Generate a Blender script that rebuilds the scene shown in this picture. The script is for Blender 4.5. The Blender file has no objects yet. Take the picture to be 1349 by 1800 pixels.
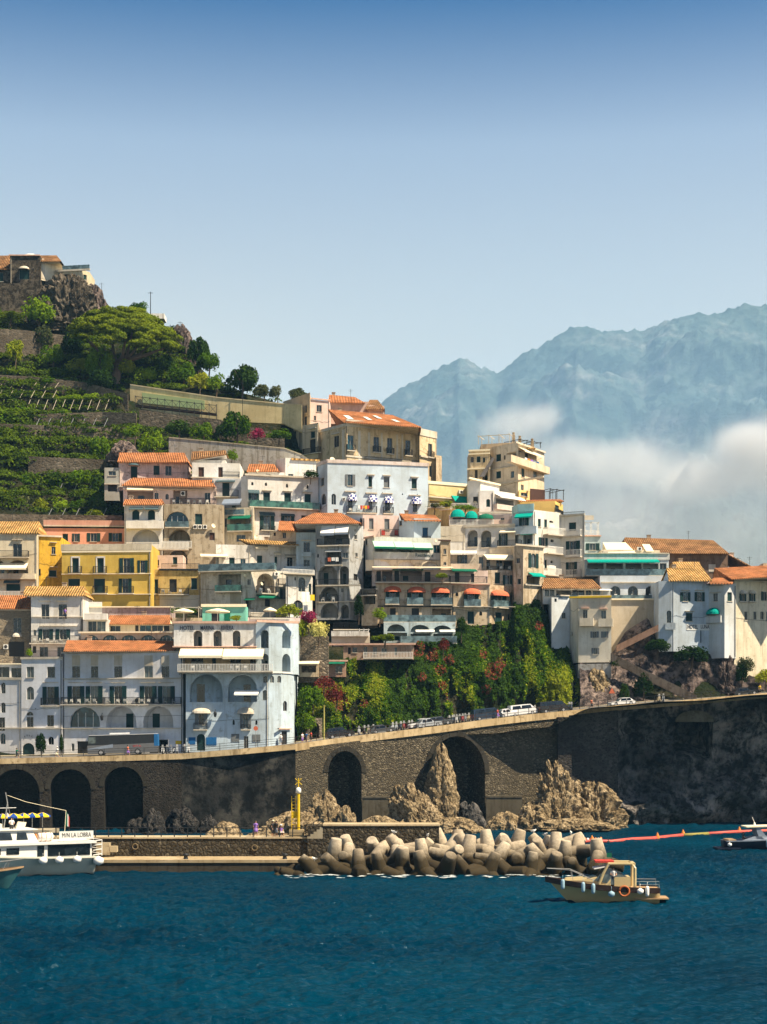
import bpy, bmesh, math, random, re
import numpy as np
from mathutils import Vector, Matrix, noise
from mathutils.geometry import tessellate_polygon
SC = bpy.context.scene
C = SC.collection
R = math.radians
# ---------------------------------------------------------------- camera, sky, sun, exposure
F, HZ, CH = 2800.0, 1300.0, 14.0          # focal length in photo pixels, horizon row, eye height (m)
cam = bpy.data.cameras.new('camera'); camo = bpy.data.objects.new('camera', cam); C.objects.link(camo)
camo.location = (0, 0, CH); camo.rotation_euler = (R(90), 0, 0)
cam.sensor_fit = 'VERTICAL'; cam.sensor_height = 36.0; cam.sensor_width = 36.0
cam.lens = F / 1800 * 36.0; cam.shift_y = (HZ - 900) / 1800
cam.clip_start = 1; cam.clip_end = 30000
SC.camera = camo
SUN = Vector((0.53, -0.27, 0.80)).normalized()
sel = math.asin(SUN.z); saz = math.atan2(SUN.x, SUN.y)
W = bpy.data.worlds.new('World'); SC.world = W; W.use_nodes = True
wn = W.node_tree; wn.nodes.clear()
wo = wn.nodes.new('ShaderNodeOutputWorld'); bg = wn.nodes.new('ShaderNodeBackground'); sky = wn.nodes.new('ShaderNodeTexSky')
sky.sky_type = 'NISHITA'; sky.sun_disc = False; sky.sun_elevation = sel; sky.sun_rotation = saz
sky.altitude = 20; sky.air_density = 1.0; sky.dust_density = 0.6; sky.ozone_density = 2.0
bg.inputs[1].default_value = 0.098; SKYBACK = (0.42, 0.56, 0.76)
tc = wn.nodes.new('ShaderNodeTexCoord'); sx = wn.nodes.new('ShaderNodeSeparateXYZ'); rp = wn.nodes.new('ShaderNodeValToRGB')
ml = wn.nodes.new('ShaderNodeMix'); ml.data_type = 'RGBA'; ml.blend_type = 'MULTIPLY'; ml.inputs[0].default_value = 1
wn.links.new(tc.outputs['Generated'], sx.inputs[0]); wn.links.new(sx.outputs[2], rp.inputs[0])
rp.color_ramp.interpolation = 'B_SPLINE' if False else 'LINEAR'
SKYR = [(0.0, (2.4, 1.72, 1.2)), (0.24, (1.85, 1.20, 0.74)), (0.35, (1.3, 1.02, 0.80)), (0.43, (0.0, 0.25, 0.46)), (0.60, (0.10, 0.18, 0.30))]
while len(rp.color_ramp.elements) < len(SKYR): rp.color_ramp.elements.new(0.5)
for e, (p_, c_) in zip(rp.color_ramp.elements, SKYR): e.position = p_; e.color = (*c_, 1)
m2 = wn.nodes.new('ShaderNodeMapRange'); m2.data_type = 'FLOAT_VECTOR'; m2.inputs[7].default_value = (-.35,) * 3; m2.inputs[8].default_value = (.35,) * 3; m2.inputs[9].default_value = SKYBACK; m2.inputs[10].default_value = (1, 1, 1)  # sky behind the camera dimmed and blued to cut fill on the facades
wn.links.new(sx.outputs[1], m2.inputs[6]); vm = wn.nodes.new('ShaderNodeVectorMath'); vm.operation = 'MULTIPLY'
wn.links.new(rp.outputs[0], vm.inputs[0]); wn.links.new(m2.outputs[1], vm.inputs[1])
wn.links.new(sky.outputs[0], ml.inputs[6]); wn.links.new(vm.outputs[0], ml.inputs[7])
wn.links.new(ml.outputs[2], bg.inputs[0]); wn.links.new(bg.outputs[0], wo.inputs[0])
sl = bpy.data.lights.new('sun', 'SUN'); sl.energy = 5.0; sl.angle = R(0.5); sl.color = (1.0, 0.86, 0.65)
so = bpy.data.objects.new('sun', sl); C.objects.link(so); so.rotation_euler = SUN.to_track_quat('Z', 'Y').to_euler()
SC.view_settings.view_transform = 'Standard'; SC.view_settings.look = 'None'
SC.view_settings.exposure = 1.12; SC.view_settings.gamma = 1.0
SC.cycles.max_bounces = 5; SC.cycles.diffuse_bounces = 2; SC.cycles.glossy_bounces = 2; SC.cycles.transmission_bounces = 3
SC.cycles.volume_bounces = 0; SC.cycles.use_denoising = True; SC.cycles.caustics_reflective = False; SC.cycles.caustics_refractive = False
SC.cycles.use_adaptive_sampling = True; SC.cycles.adaptive_threshold = 0.02

# ---------------------------------------------------------------- helpers
def P(px, py, Y):                        # a point at depth Y seen at photo pixel (px, py)
    return Vector(((px - 674.5) * Y / F, Y, CH + (HZ - py) * Y / F))
def X_(px, Y): return (px - 674.5) * Y / F
def Z_(py, Y): return CH + (HZ - py) * Y / F
def Yw(py, z=0.0): return (CH - z) * F / (py - HZ)   # depth of a point of height z seen at row py
def tag(o, label=None, cat=None, group=None, kind=None):
    if label: o['label'] = label
    if cat: o['category'] = cat
    if group: o['group'] = group
    if kind: o['kind'] = kind
    return o
def empty(name, loc=(0, 0, 0), rz=0.0, label=None, cat=None, group=None):
    o = bpy.data.objects.new(name, None); C.objects.link(o)
    o.location = loc; o.rotation_euler = (0, 0, rz); o.empty_display_size = 0.5
    return tag(o, label, cat, group)
class MB:
    def __init__(s): s.v = []; s.f = []; s.m = []; s.M = None
    def pt(s, p):
        if s.M is not None: p = s.M @ Vector(p)
        s.v.append(tuple(p)); return len(s.v) - 1
    def face(s, pts, m=0):
        s.f.append([s.pt(p) for p in pts]); s.m.append(m)
    def box(s, x0, x1, y0, y1, z0, z1, m=0):
        i = [s.pt(p) for p in ((x0,y0,z0),(x1,y0,z0),(x1,y1,z0),(x0,y1,z0),(x0,y0,z1),(x1,y0,z1),(x1,y1,z1),(x0,y1,z1))]
        for q in ((0,3,2,1),(4,5,6,7),(0,1,5,4),(1,2,6,5),(2,3,7,6),(3,0,4,7)):
            s.f.append([i[k] for k in q]); s.m.append(m)
    def hexa(s, b, t, m=0):              # bottom ring, top ring of equal length
        n = len(b); i = [s.pt(p) for p in b]; j = [s.pt(p) for p in t]
        s.f.append(i[::-1]); s.f.append(j); s.m += [m, m]
        for k in range(n):
            s.f.append([i[k], i[(k+1) % n], j[(k+1) % n], j[k]]); s.m.append(m)
    def tube(s, pts, r, n=6, m=0, r2=None):
        rings = []
        for k, p in enumerate(pts):
            p = Vector(p); a = Vector(pts[max(k-1, 0)]); b = Vector(pts[min(k+1, len(pts)-1)])
            d = (b - a).normalized(); u = d.cross(Vector((0.1, 0.3, 1))).normalized(); w = d.cross(u)
            rr = r if r2 is None else r + (r2 - r) * k / max(1, len(pts) - 1)
            rings.append([s.pt(p + (u * math.cos(t) + w * math.sin(t)) * rr) for t in [2 * math.pi * q / n for q in range(n)]])
        for a, b in zip(rings, rings[1:]):
            for q in range(n): s.f.append([a[q], a[(q+1) % n], b[(q+1) % n], b[q]]); s.m.append(m)
        s.f.append(rings[0][::-1]); s.f.append(rings[-1]); s.m += [m, m]
    def lathe(s, c, prof, n=14, m=0, axis=None):
        c = Vector(c); ax = (axis or Vector((0, 0, 1))).normalized()
        u = ax.cross(Vector((0.3, 1, 0.1))).normalized(); w = ax.cross(u); rings = []
        for r, h in prof:
            rings.append([s.pt(c + ax * h + (u * math.cos(2*math.pi*q/n) + w * math.sin(2*math.pi*q/n)) * r) for q in range(n)])
        for a, b in zip(rings, rings[1:]):
            for q in range(n): s.f.append([a[q], a[(q+1) % n], b[(q+1) % n], b[q]]); s.m.append(m)
        s.f.append(rings[0][::-1]); s.f.append(rings[-1]); s.m += [m, m]
    def build(s, name, mats, parent=None, smooth=False):
        me = bpy.data.meshes.new(name); me.from_pydata(s.v, [], s.f)
        if not isinstance(mats, (list, tuple)): mats = [mats]
        for q in mats: me.materials.append(q)
        if len(mats) > 1: me.polygons.foreach_set('material_index', s.m)
        if smooth: me.polygons.foreach_set('use_smooth', [True] * len(s.f))
        me.update()
        o = bpy.data.objects.new(name, me); C.objects.link(o)
        if parent: o.parent = parent
        return o

# ---------------------------------------------------------------- materials
class NT:
    def __init__(s, name):
        s.m = bpy.data.materials.new(name); s.m.use_nodes = True; s.t = s.m.node_tree; s.t.nodes.clear()
        s.out = s.n('OutputMaterial'); s.b = s.n('BsdfPrincipled'); s.l(s.b, 0, s.out, 0)
    def n(s, k, **kw):
        nd = s.t.nodes.new('ShaderNode' + k)
        for a, b in kw.items(): setattr(nd, a, b)
        return nd
    def l(s, a, i, b, j): s.t.links.new(a.outputs[i], b.inputs[j])
    def noise(s, co, scale, detail=4, rough=0.6, sc=None):
        if sc is not None:
            mp = s.n('Mapping'); mp.inputs['Scale'].default_value = sc; s.t.links.new(co, mp.inputs[0]); co = mp.outputs[0]
        nz = s.n('TexNoise'); nz.inputs['Scale'].default_value = scale; nz.inputs['Detail'].default_value = detail
        nz.inputs['Roughness'].default_value = rough; s.t.links.new(co, nz.inputs['Vector']); return nz.outputs[0]
    def ramp(s, v, stops):
        r = s.n('ValToRGB'); el = r.color_ramp.elements
        while len(el) < len(stops): el.new(0.5)
        for e, (p, c) in zip(el, stops):
            e.position = p; e.color = (c, c, c, 1) if isinstance(c, (int, float)) else (*c, 1)
        s.t.links.new(v, r.inputs[0]); return r.outputs[0]
    def mix(s, f, a, b, mode='MIX'):
        x = s.n('Mix', data_type='RGBA', blend_type=mode)
        for k, v in ((0, f), (6, a), (7, b)):
            if isinstance(v, (int, float)): x.inputs[k].default_value = v
            elif isinstance(v, tuple): x.inputs[k].default_value = (*v, 1)
            else: s.t.links.new(v, x.inputs[k])
        return x.outputs[2]
    def bump(s, h, strength=0.5, dist=0.1):
        b = s.n('Bump'); b.inputs['Strength'].default_value = strength; b.inputs['Distance'].default_value = dist
        s.t.links.new(h, b.inputs['Height']); s.l(b, 0, s.b, 'Normal')
    def obj(s): return s.n('TexCoord').outputs['Object']
    def pos(s): return s.n('NewGeometry').outputs['Position']
    def col(s, c):
        if isinstance(c, tuple): s.b.inputs['Base Color'].default_value = (*c, 1)
        else: s.t.links.new(c, s.b.inputs['Base Color'])
    def rough(s, v, spec=0.3): s.b.inputs['Roughness'].default_value = v; s.b.inputs['Specular IOR Level'].default_value = spec
_pl = {}
def dk(c, k, t=(1, 1, 1)): return tuple(min(1, x * k * y) for x, y in zip(c, t))
def plaster(c, dirt=0.3):
    key = (c, dirt)
    if key in _pl: return _pl[key]
    t = NT('plaster'); co = t.pos()
    big = t.noise(co, 0.16, 6, 0.65); st = t.noise(co, 1.0, 4, 0.7, (1.3, 1.3, 0.12)); sm = t.noise(co, 1.1, 5, 0.7)
    a = t.mix(t.ramp(big, [(0.38, 0.0), (0.62, 0.9)]), c, dk(c, 0.74, (1.0, 0.95, 0.86)))
    a = t.mix(t.ramp(st, [(0.50, 0.0), (0.68, min(1, dirt * 1.7))]), a, dk(c, 0.45, (1.0, 0.9, 0.75)))
    a = t.mix(t.ramp(sm, [(0.60 - dirt * 0.12, 0.0), (0.70 - dirt * 0.08, min(1.0, dirt * 2))]), a, dk(c, 0.5, (1.0, 0.92, 0.8)))
    t.col(a); t.rough(0.9, 0.06); t.bump(sm, 0.25, 0.08)
    _pl[key] = t.m; return t.m
def flat(name, c, rough=0.6, spec=0.3, var=0.25, scale=2.0):
    t = NT(name); nz = t.noise(t.obj(), scale, 4, 0.6)
    t.col(t.mix(t.ramp(nz, [(0.35, 0.0), (0.7, 1.0)]), c, dk(c, 1 - var))); t.rough(rough, spec); return t.m
def stonework(name, a, b, mortar, scale=1.2, bump=0.8, sc=(1, 1, 1.6), moss=None):
    t = NT(name); co = t.pos(); mp = t.n('Mapping'); mp.inputs['Scale'].default_value = sc; t.t.links.new(co, mp.inputs[0])
    v = t.n('TexVoronoi'); v.inputs['Scale'].default_value = scale; t.l(mp, 0, v, 0)
    v2 = t.n('TexVoronoi', feature='DISTANCE_TO_EDGE'); v2.inputs['Scale'].default_value = scale; t.l(mp, 0, v2, 0)
    sep = t.n('SeparateColor'); t.l(v, 'Color', sep, 0)
    big = t.noise(co, 0.12, 5, 0.6)
    c = t.mix(sep.outputs[0], a, b)
    c = t.mix(t.ramp(sep.outputs[1], [(0.72, 0.0), (0.95, 0.7)]), c, dk(a, 1.9))
    c = t.mix(t.ramp(v2.outputs['Distance'], [(0.0, 1.0), (0.12, 0.0)]), c, mortar)
    c = t.mix(t.ramp(big, [(0.35, 0.75), (0.65, 0.0)]), c, dk(a, 0.45) if moss is None else moss)
    t.col(c); t.rough(0.9, 0.03)
    t.bump(t.mix(0.5, v2.outputs['Distance'], t.noise(co, 3, 4)), bump, 0.35); return t.m
def rockmat(name, a, b, c, scale=0.35, bump=1.0):
    t = NT(name); co = t.pos()
    n1 = t.noise(co, scale, 8, 0.68); n2 = t.noise(co, scale * 4, 6, 0.7); st = t.noise(co, scale * 1.4, 6, 0.7, (1, 1, 0.25))
    x = t.ramp(n1, [(0.3, a), (0.5, b), (0.68, c)])
    x = t.mix(t.ramp(n2, [(0.42, 0.8), (0.55, 0.0)]), x, dk(a, 0.5)); x = t.mix(t.ramp(st, [(0.55, 0.0), (0.7, 0.6)]), x, dk(a, 0.6))
    t.col(x); t.rough(0.92, 0.03); t.bump(t.mix(0.5, n1, n2), bump, 0.8); return t.m
def leafmat(name, a, b, c, tr=0.35):
    t = NT(name); oi = t.n('ObjectInfo'); co = t.pos()
    n1 = t.noise(co, 0.35, 3, 0.6); n2 = t.noise(co, 3.0, 2, 0.6)
    ad = t.n('Math', operation='MULTIPLY_ADD'); t.t.links.new(oi.outputs['Random'], ad.inputs[0]); ad.inputs[1].default_value = 0.35; t.t.links.new(t.mix(0.5, n1, n2), ad.inputs[2])
    x = t.ramp(ad.outputs[0], [(0.4, a), (0.62, b), (0.85, c)])
    d = t.n('BsdfDiffuse'); g = t.n('BsdfTranslucent'); m = t.n('MixShader'); m.inputs[0].default_value = tr
    t.t.links.new(x, d.inputs[0]); t.t.links.new(t.mix(1.0, x, (1.0, 1.05, 0.45), 'MULTIPLY'), g.inputs[0])
    t.l(d, 0, m, 1); t.l(g, 0, m, 2); t.l(m, 0, t.out, 0); return t.m
def tiles(name, a, b, c, pitch=0.34):
    t = NT(name); co = t.obj(); w = t.n('TexWave', bands_direction='X'); w.inputs['Scale'].default_value = 0.314 / pitch * 1.0
    t.t.links.new(co, w.inputs[0]); n = t.noise(co, 2.4, 5, 0.8); n2 = t.noise(co, 0.45, 5, 0.7)
    w2 = t.n('TexWave', bands_direction='Y'); w2.inputs['Scale'].default_value = 0.7; t.t.links.new(co, w2.inputs[0])
    x = t.ramp(n, [(0.35, a), (0.52, b), (0.68, c)])
    x = t.mix(t.ramp(n2, [(0.42, 0.0), (0.62, 0.8)]), x, dk(a, 0.6, (.8, 1.05, 1.2))); x = t.mix(t.ramp(w.outputs[1], [(0.0, 0.6), (0.5, 0.0)]), x, dk(a, 0.35))
    t.col(x); t.rough(0.85, 0.2); t.bump(t.mix(0.25, w.outputs[1], w2.outputs[1]), 1.0, 0.25); return t.m
M = {}
M['orange'] = tiles('orange_tile', (0.48, 0.15, 0.045), (0.62, 0.24, 0.09), (0.72, 0.36, 0.18))
M['straw'] = tiles('straw_tile', (0.42, 0.20, 0.05), (0.62, 0.36, 0.12), (0.78, 0.52, 0.24), 0.42)
M['brown'] = tiles('brown_tile', (0.22, 0.09, 0.03), (0.40, 0.20, 0.08), (0.60, 0.38, 0.18), 0.38)
def glass(name, c, rough=0.08):
    t = NT(name); n = t.noise(t.pos(), 0.9, 2); t.col(t.mix(t.ramp(n, [(0.4, 0.0), (0.6, 1.0)]), c, dk(c, 0.35))); t.rough(rough, 0.5); return t.m
M['g0'] = glass('dark_glass', (0.012, 0.018, 0.022)); M['g1'] = glass('curtained_glass', (0.10, 0.13, 0.13)); M['g2'] = glass('teal_glass', (0.02, 0.09, 0.12))
M['green'] = flat('green_shutter', (0.006, 0.035, 0.033), 0.6, 0.25); M['blue'] = flat('blue_shutter', (0.01, 0.06, 0.13), 0.6, 0.25)
M['greyshut'] = flat('grey_shutter', (0.16, 0.17, 0.17)); M['brownw'] = flat('brown_wood', (0.07, 0.03, 0.018)); M['whitef'] = flat('white_paint', (0.72, 0.70, 0.64), var=0.12)
M['frame'] = flat('window_frame', (0.34, 0.33, 0.30), var=0.2)
M['salmon'] = flat('salmon_paint', (0.66, 0.42, 0.31), .8, .1)
M['iron'] = flat('black_iron', (0.02, 0.022, 0.024), 0.5); M['tealcloth'] = flat('teal_canvas', (0.0, 0.30, 0.24), 0.8, 0.1, 0.15)
M['mint'] = flat('mint_canvas', (0.42, 0.72, 0.50), 0.8, 0.1, 0.15); M['cream'] = flat('cream_canvas', (0.85, 0.74, 0.52), 0.8, 0.1, 0.12)
M['white'] = flat('white_canvas', (0.84, 0.82, 0.76), 0.8, 0.1, 0.1); M['greencl'] = flat('green_canvas', (0.01, 0.14, 0.08), 0.8, 0.1, 0.2)
M['slate'] = flat('slate_canvas', (0.07, 0.11, 0.12), 0.8, 0.1, 0.2); M['coral'] = flat('coral_canvas', (0.62, 0.16, 0.08), 0.8, 0.1, 0.25, 6)
M['bluecl'] = flat('blue_canvas', (0.02, 0.12, 0.30), 0.8, 0.1, 0.2); M['purple'] = flat('purple_cloth', (0.28, 0.16, 0.50), 0.8, 0.1, 0.2)
M['greycl'] = flat('grey_canvas', (0.22, 0.26, 0.32), 0.8, 0.1, 0.2); M['yellow'] = flat('yellow_paint', (0.75, 0.50, 0.01), 0.5)
M['red'] = flat('red_cloth', (0.55, 0.05, 0.03)); M['orangec'] = flat('orange_cloth', (0.75, 0.22, 0.03)); M['dark'] = flat('dark_interior', (0.03, 0.028, 0.025))
M['metal'] = flat('grey_metal', (0.30, 0.30, 0.29), 0.4, 0.5); M['concrete'] = plaster((0.42, 0.37, 0.27), 0.35); M['navy'] = flat('navy_paint', (0.01, 0.015, 0.04), 0.35, 0.5)
M['slab'] = plaster((0.62, 0.56, 0.46), 0.25); M['pglass'] = glass('balcony_glass', (0.13, 0.20, 0.22)); M['gglass'] = glass('green_balcony_glass', (0.06, 0.17, 0.13))
t = NT('checked_canvas'); ck = t.n('TexChecker'); ck.inputs['Scale'].default_value = 2.2; ck.inputs[1].default_value = (0.02, 0.03, 0.20, 1); ck.inputs[2].default_value = (0.8, 0.8, 0.8, 1)
t.t.links.new(t.obj(), ck.inputs[0]); t.l(ck, 0, t.b, 0); t.rough(0.8); M['check'] = t.m
WHITE = (0.74, 0.72, 0.68); COOL = (0.74, 0.75, 0.78); CREAM = (0.76, 0.66, 0.48); TAN = (0.60, 0.48, 0.33); YEL = (0.66, 0.46, 0.10); YEL2 = (0.74, 0.46, 0.06)
PINK = (0.74, 0.36, 0.25); PALEPINK = (0.74, 0.58, 0.52); STONE = (0.36, 0.30, 0.22); MINTW = (0.22, 0.58, 0.46); LBLUE = (0.50, 0.60, 0.67); GREYW = (0.48, 0.46, 0.43)  # the light blue also paints shade into the seaside hotel's white walls
# ---------------------------------------------------------------- building kit
class Seg:
    def __init__(s, a, b):
        s.a = Vector((X_(*a), a[1])); s.b = Vector((X_(*b), b[1])); s.p0, s.p1 = a[0], b[0]
        d = s.b - s.a; s.L = d.length; s.c, s.s = d.x / s.L, d.y / s.L
    def u(s, px):
        k = (px - 674.5) / F; return (k * s.a.y - s.a.x) / (s.c - k * s.s)
    def Y(s, u): return s.a.y + u * s.s
def arch_poly(u0, u1, z0, z1, n=8, rise=None):
    r = (u1 - u0) / 2; h = min(r if rise is None else rise, (z1 - z0) * 0.92); cu = (u0 + u1) / 2
    pts = [(u0, z0), (u1, z0)]
    for k in range(n + 1):
        t = math.pi * k / n; pts.append((cu + r * math.cos(t), z1 - h + h * math.sin(t)))
    return pts
def wall_front(mb, L, zt, holes, m=0, zb=0.0, outer=None):
    outer = outer or [(0, zb), (L, zb), (L, zt), (0, zt)]
    loops = [[Vector((u, z, 0)) for u, z in outer]] + [[Vector((u, z, 0)) for u, z in h] for h, d in holes]
    flatp = [p for l in loops for p in l]
    for tri in tessellate_polygon(loops):
        mb.face([(flatp[i].x, 0, flatp[i].y) for i in tri], m)
    for h, d in holes:
        n = len(h)
        for k in range(n):
            a, b = h[k], h[(k + 1) % n]
            mb.face([(a[0], 0, a[1]), (b[0], 0, b[1]), (b[0], d, b[1]), (a[0], d, a[1])], m)
def bars(mb, u0, u1, z0, z1, y, step=0.2, r=0.02, top=0.035, m=0):
    n = max(1, int((u1 - u0) / step))
    for k in range(n + 1):
        u = u0 + (u1 - u0) * k / n; mb.box(u - r, u + r, y - r, y + r, z0, z1, m)
    mb.box(u0, u1, y - top, y + top, z1 - top, z1 + top, m); mb.box(u0, u1, y - r, y + r, z0 + .05, z0 + .1, m)
RND = random.Random(7)
BL = {}
TPL0 = {}
def short(l, n=6):
    w = l.replace(',', '').split()[:n]
    while w[-1] in ('with', 'of', 'the', 'a', 'and', 'under', 'on', 'to', 'two', 'over', 'three', 'its', 'small', 'at'): w.pop()
    return ' '.join(w)
def chair(mb, u, y, z):
    mb.box(u - .25, u + .25, y - .25, y + .25, z + .38, z + .45); mb.box(u - .25, u + .25, y + .2, y + .25, z + .45, z + .85)
    for a in (-.22, .22):
        for b in (-.22, .22): mb.box(u + a - .03, u + a + .03, y + b - .03, y + b + .03, z, z + .38)
def bld(name, label, pts, yt, yb, d, col, feats='', cat='house', roofs=(), dirt=0.3, cornice=None, main=0, wallmat=None):
    segs = [Seg(pts[i], pts[i + 1]) for i in range(len(pts) - 1)]
    ms = segs[main]; wm = wallmat or plaster(col, dirt)
    zb = Z_(yb, ms.a.y); zt = Z_(yt, ms.a.y); H = zt - zb
    yaw = math.atan2(ms.s, ms.c)
    root = empty(name, (ms.a.x, ms.a.y, zb), yaw, label, cat)
    Rw = Matrix.Translation((ms.a.x, ms.a.y, zb)) @ Matrix.Rotation(yaw, 4, 'Z'); Ri = Rw.inverted()
    def smat(s): return Ri @ Matrix.Translation((s.a.x, s.a.y, zb)) @ Matrix.Rotation(math.atan2(s.s, s.c), 4, 'Z')
    holes = {i: [] for i in range(len(segs))}; todo = []
    for ln in feats.strip().splitlines():
        q = ln.split()
        if not q: continue
        k = q[0]; x0, x1, y0, y1 = [float(v) for v in q[1:5]]; op = q[5:]
        cx = (x0 + x1) / 2; si = min(range(len(segs)), key=lambda i: 0 if segs[i].p0 <= cx <= segs[i].p1 else min(abs(cx - segs[i].p0), abs(cx - segs[i].p1)))
        s = segs[si]; u0, u1 = s.u(x0), s.u(x1); Yc = s.Y((u0 + u1) / 2); z1, z0 = Z_(y0, Yc) - zb, Z_(y1, Yc) - zb
        todo.append((k, si, u0, u1, z0, z1, op, Yc))
    # openings
    wins = []
    for k, si, u0, u1, z0, z1, op, Yc in todo:
        s = segs[si]
        if k in ('w', 's', 'c', 'a', 'ca', 'A', 'L', 'o', 'd', 'cb', 'sb', 'cw', 'cg'):
            a0, a1 = u0, u1
            if k in ('s', 'sb'): w = (u1 - u0) * 0.27; a0, a1 = u0 + w, u1 - w
            a0 = max(a0, 0.05); a1 = min(a1, s.L - 0.05); zz1 = min(z1, H - 0.05); zz0 = max(z0, 0.03)
            if a1 - a0 < .1 or zz1 - zz0 < .1: continue
            dep = {'A': 2.5, 'L': 2.4, 'o': 0.35}.get(k, 0.28)
            if any(not (a1 < min(p[0] for p in h) - .02 or a0 > max(p[0] for p in h) + .02 or zz1 < min(p[1] for p in h) - .02 or zz0 > max(p[1] for p in h) + .02) for h, _ in holes[si]):
                print('OVERLAP', name, k, round(u0, 1), round(z0, 1)); continue
            poly = arch_poly(a0, a1, zz0, zz1) if k in ('a', 'ca', 'A') or 'arch' in op else (arch_poly(a0, a1, zz0, zz1, 8, (zz1 - zz0) / 2) if k == 'o' else [(a0, zz0), (a1, zz0), (a1, zz1), (a0, zz1)])
            holes[si].append((poly, dep)); wins.append((k, si, a0, a1, zz0, zz1, u0, u1, op, dep, poly))
    mb = MB()
    for i, s in enumerate(segs):
        mb.M = smat(s); wall_front(mb, s.L, H, holes[i])
        for poly, dep in holes[i]: mb.face([(u, dep, z) for u, z in poly], 0)   # back of every recess
    # sides, back and top in world space
    mb.M = Ri
    fp = [Vector((s.a.x, s.a.y)) for s in segs] + [segs[-1].b]
    bp = [fp[-1] + Vector((0, d)), fp[0] + Vector((0, d))]
    ring = fp + bp; n = len(ring)
    for i in range(len(fp) - 1, n):
        a, b = ring[i], ring[(i + 1) % n]; mb.face([(a.x, a.y, zb), (b.x, b.y, zb), (b.x, b.y, zt), (a.x, a.y, zt)])
    mb.face([(p.x, p.y, zt) for p in ring])
    mb.build('wall', wm, root)
    # rain pipe at one end of the facade, a cable and small vents
    if H > 5 and ms.L > 4 and cat in ('house', 'hotel', 'palace', 'villa'):
        rr_ = random.Random(len(label) * 7 + int(ms.L * 10)); b = MB(); b.M = smat(ms); uu = .25 if rr_.random() < .5 else ms.L - .25
        b.tube([(uu, -.08, 0), (uu, -.08, H - .3)], .05, 5); b.build('drainpipe', M[rr_.choice(('metal', 'iron', 'slab'))], root)
        b = MB(); b.M = smat(ms); zc = H * rr_.uniform(.35, .8); b.tube([(ms.L * q / 8, -.05, zc - .25 * math.sin(math.pi * q / 8) + .3 * rr_.random()) for q in range(9)], .022, 4); b.build('cable', M['iron'], root)
    # window parts
    for k, si, a0, a1, z0, z1, u0, u1, op, dep, poly in wins:
        m = smat(segs[si]); w = a1 - a0; h = z1 - z0
        if k == 'o' or k in ('A', 'L'):
            if k == 'o':
                b = MB(); b.M = m; b.face([(u, dep - .04, z) for u, z in poly]); b.build('vent', M['dark'], root)
            elif 'g' in op:
                b = MB(); b.M = m; b.face([(u, .5, z) for u, z in poly]); wo_ = b.build('window', M['g2'], root)
                b = MB(); b.M = m
                for q in range(1, 4): b.box(a0 + w * q / 4 - .05, a0 + w * q / 4 + .05, .42, .48, z0, z0 + h * (0.72 if k == 'A' else 1))
                b.build('frame', M['whitef'], wo_)
            elif 'x' in op:
                pass
            else:                                   # a door at the back of the loggia
                f = 0.24 if w > 2 else 0.3; off = RND.choice((0.28, 0.5, 0.62)); c0 = a0 + w * off - w * f / 2
                b = MB(); b.M = m; b.box(c0, c0 + w * f, dep - .06, dep - .02, z0 + .02, z0 + h * 0.66); b.build('door', M[RND.choice(('g0', 'g0', 'green'))], root)
            continue
        fr = M['frame'] if k != 'd' else M['dark']
        pm = {'c': M['green'], 'ca': M['green'], 'cb': M['blue'], 'cw': M['brownw'], 'cg': M['greyshut'], 'd': M['dark']}.get(k) or M[RND.choice(('g0', 'g0', 'g0', 'g0', 'g1', 'g2'))]
        b = MB(); b.M = m; t_ = min(.06, w * .07)
        b.box(a0, a0 + t_, .14, .2, z0, z1); b.box(a1 - t_, a1, .14, .2, z0, z1)
        if k not in ('a', 'ca'): b.box(a0 + t_, a1 - t_, .14, .2, z1 - t_, z1)
        b.box(a0 + t_, a1 - t_, .14, .2, z0, z0 + t_)
        if k in ('w', 's', 'a', 'sb'): b.box((a0 + a1) / 2 - .03, (a0 + a1) / 2 + .03, .13, .19, z0 + t_, z1 - (w * .2 if k == 'a' else t_))
        wo_ = b.build('window', fr, root)
        b = MB(); b.M = m; b.face([(u, .22, z) for u, z in poly]); b.build('pane' if k in ('w', 's', 'a', 'sb', 'd') else 'shutter', pm, wo_)
        if k in ('w', 's', 'c', 'cg') and h < 2.2 and w > .5:
            b = MB(); b.M = m; b.box(a0 - .12, a1 + .12, -.12, .02, z0 - .1, z0 - .005); b.build('sill', M['slab'], wo_)
        if k in ('s', 'sb'):
            for c0, c1 in ((u0, a0), (a1, u1)):
                b = MB(); b.M = m; b.box(c0 + .02, c1 - .02, -.07, -.015, z0, z1)
                b.build('shutter', M['blue' if k == 'sb' else ('greyshut' if 'grey' in op else 'green')], wo_)
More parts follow.
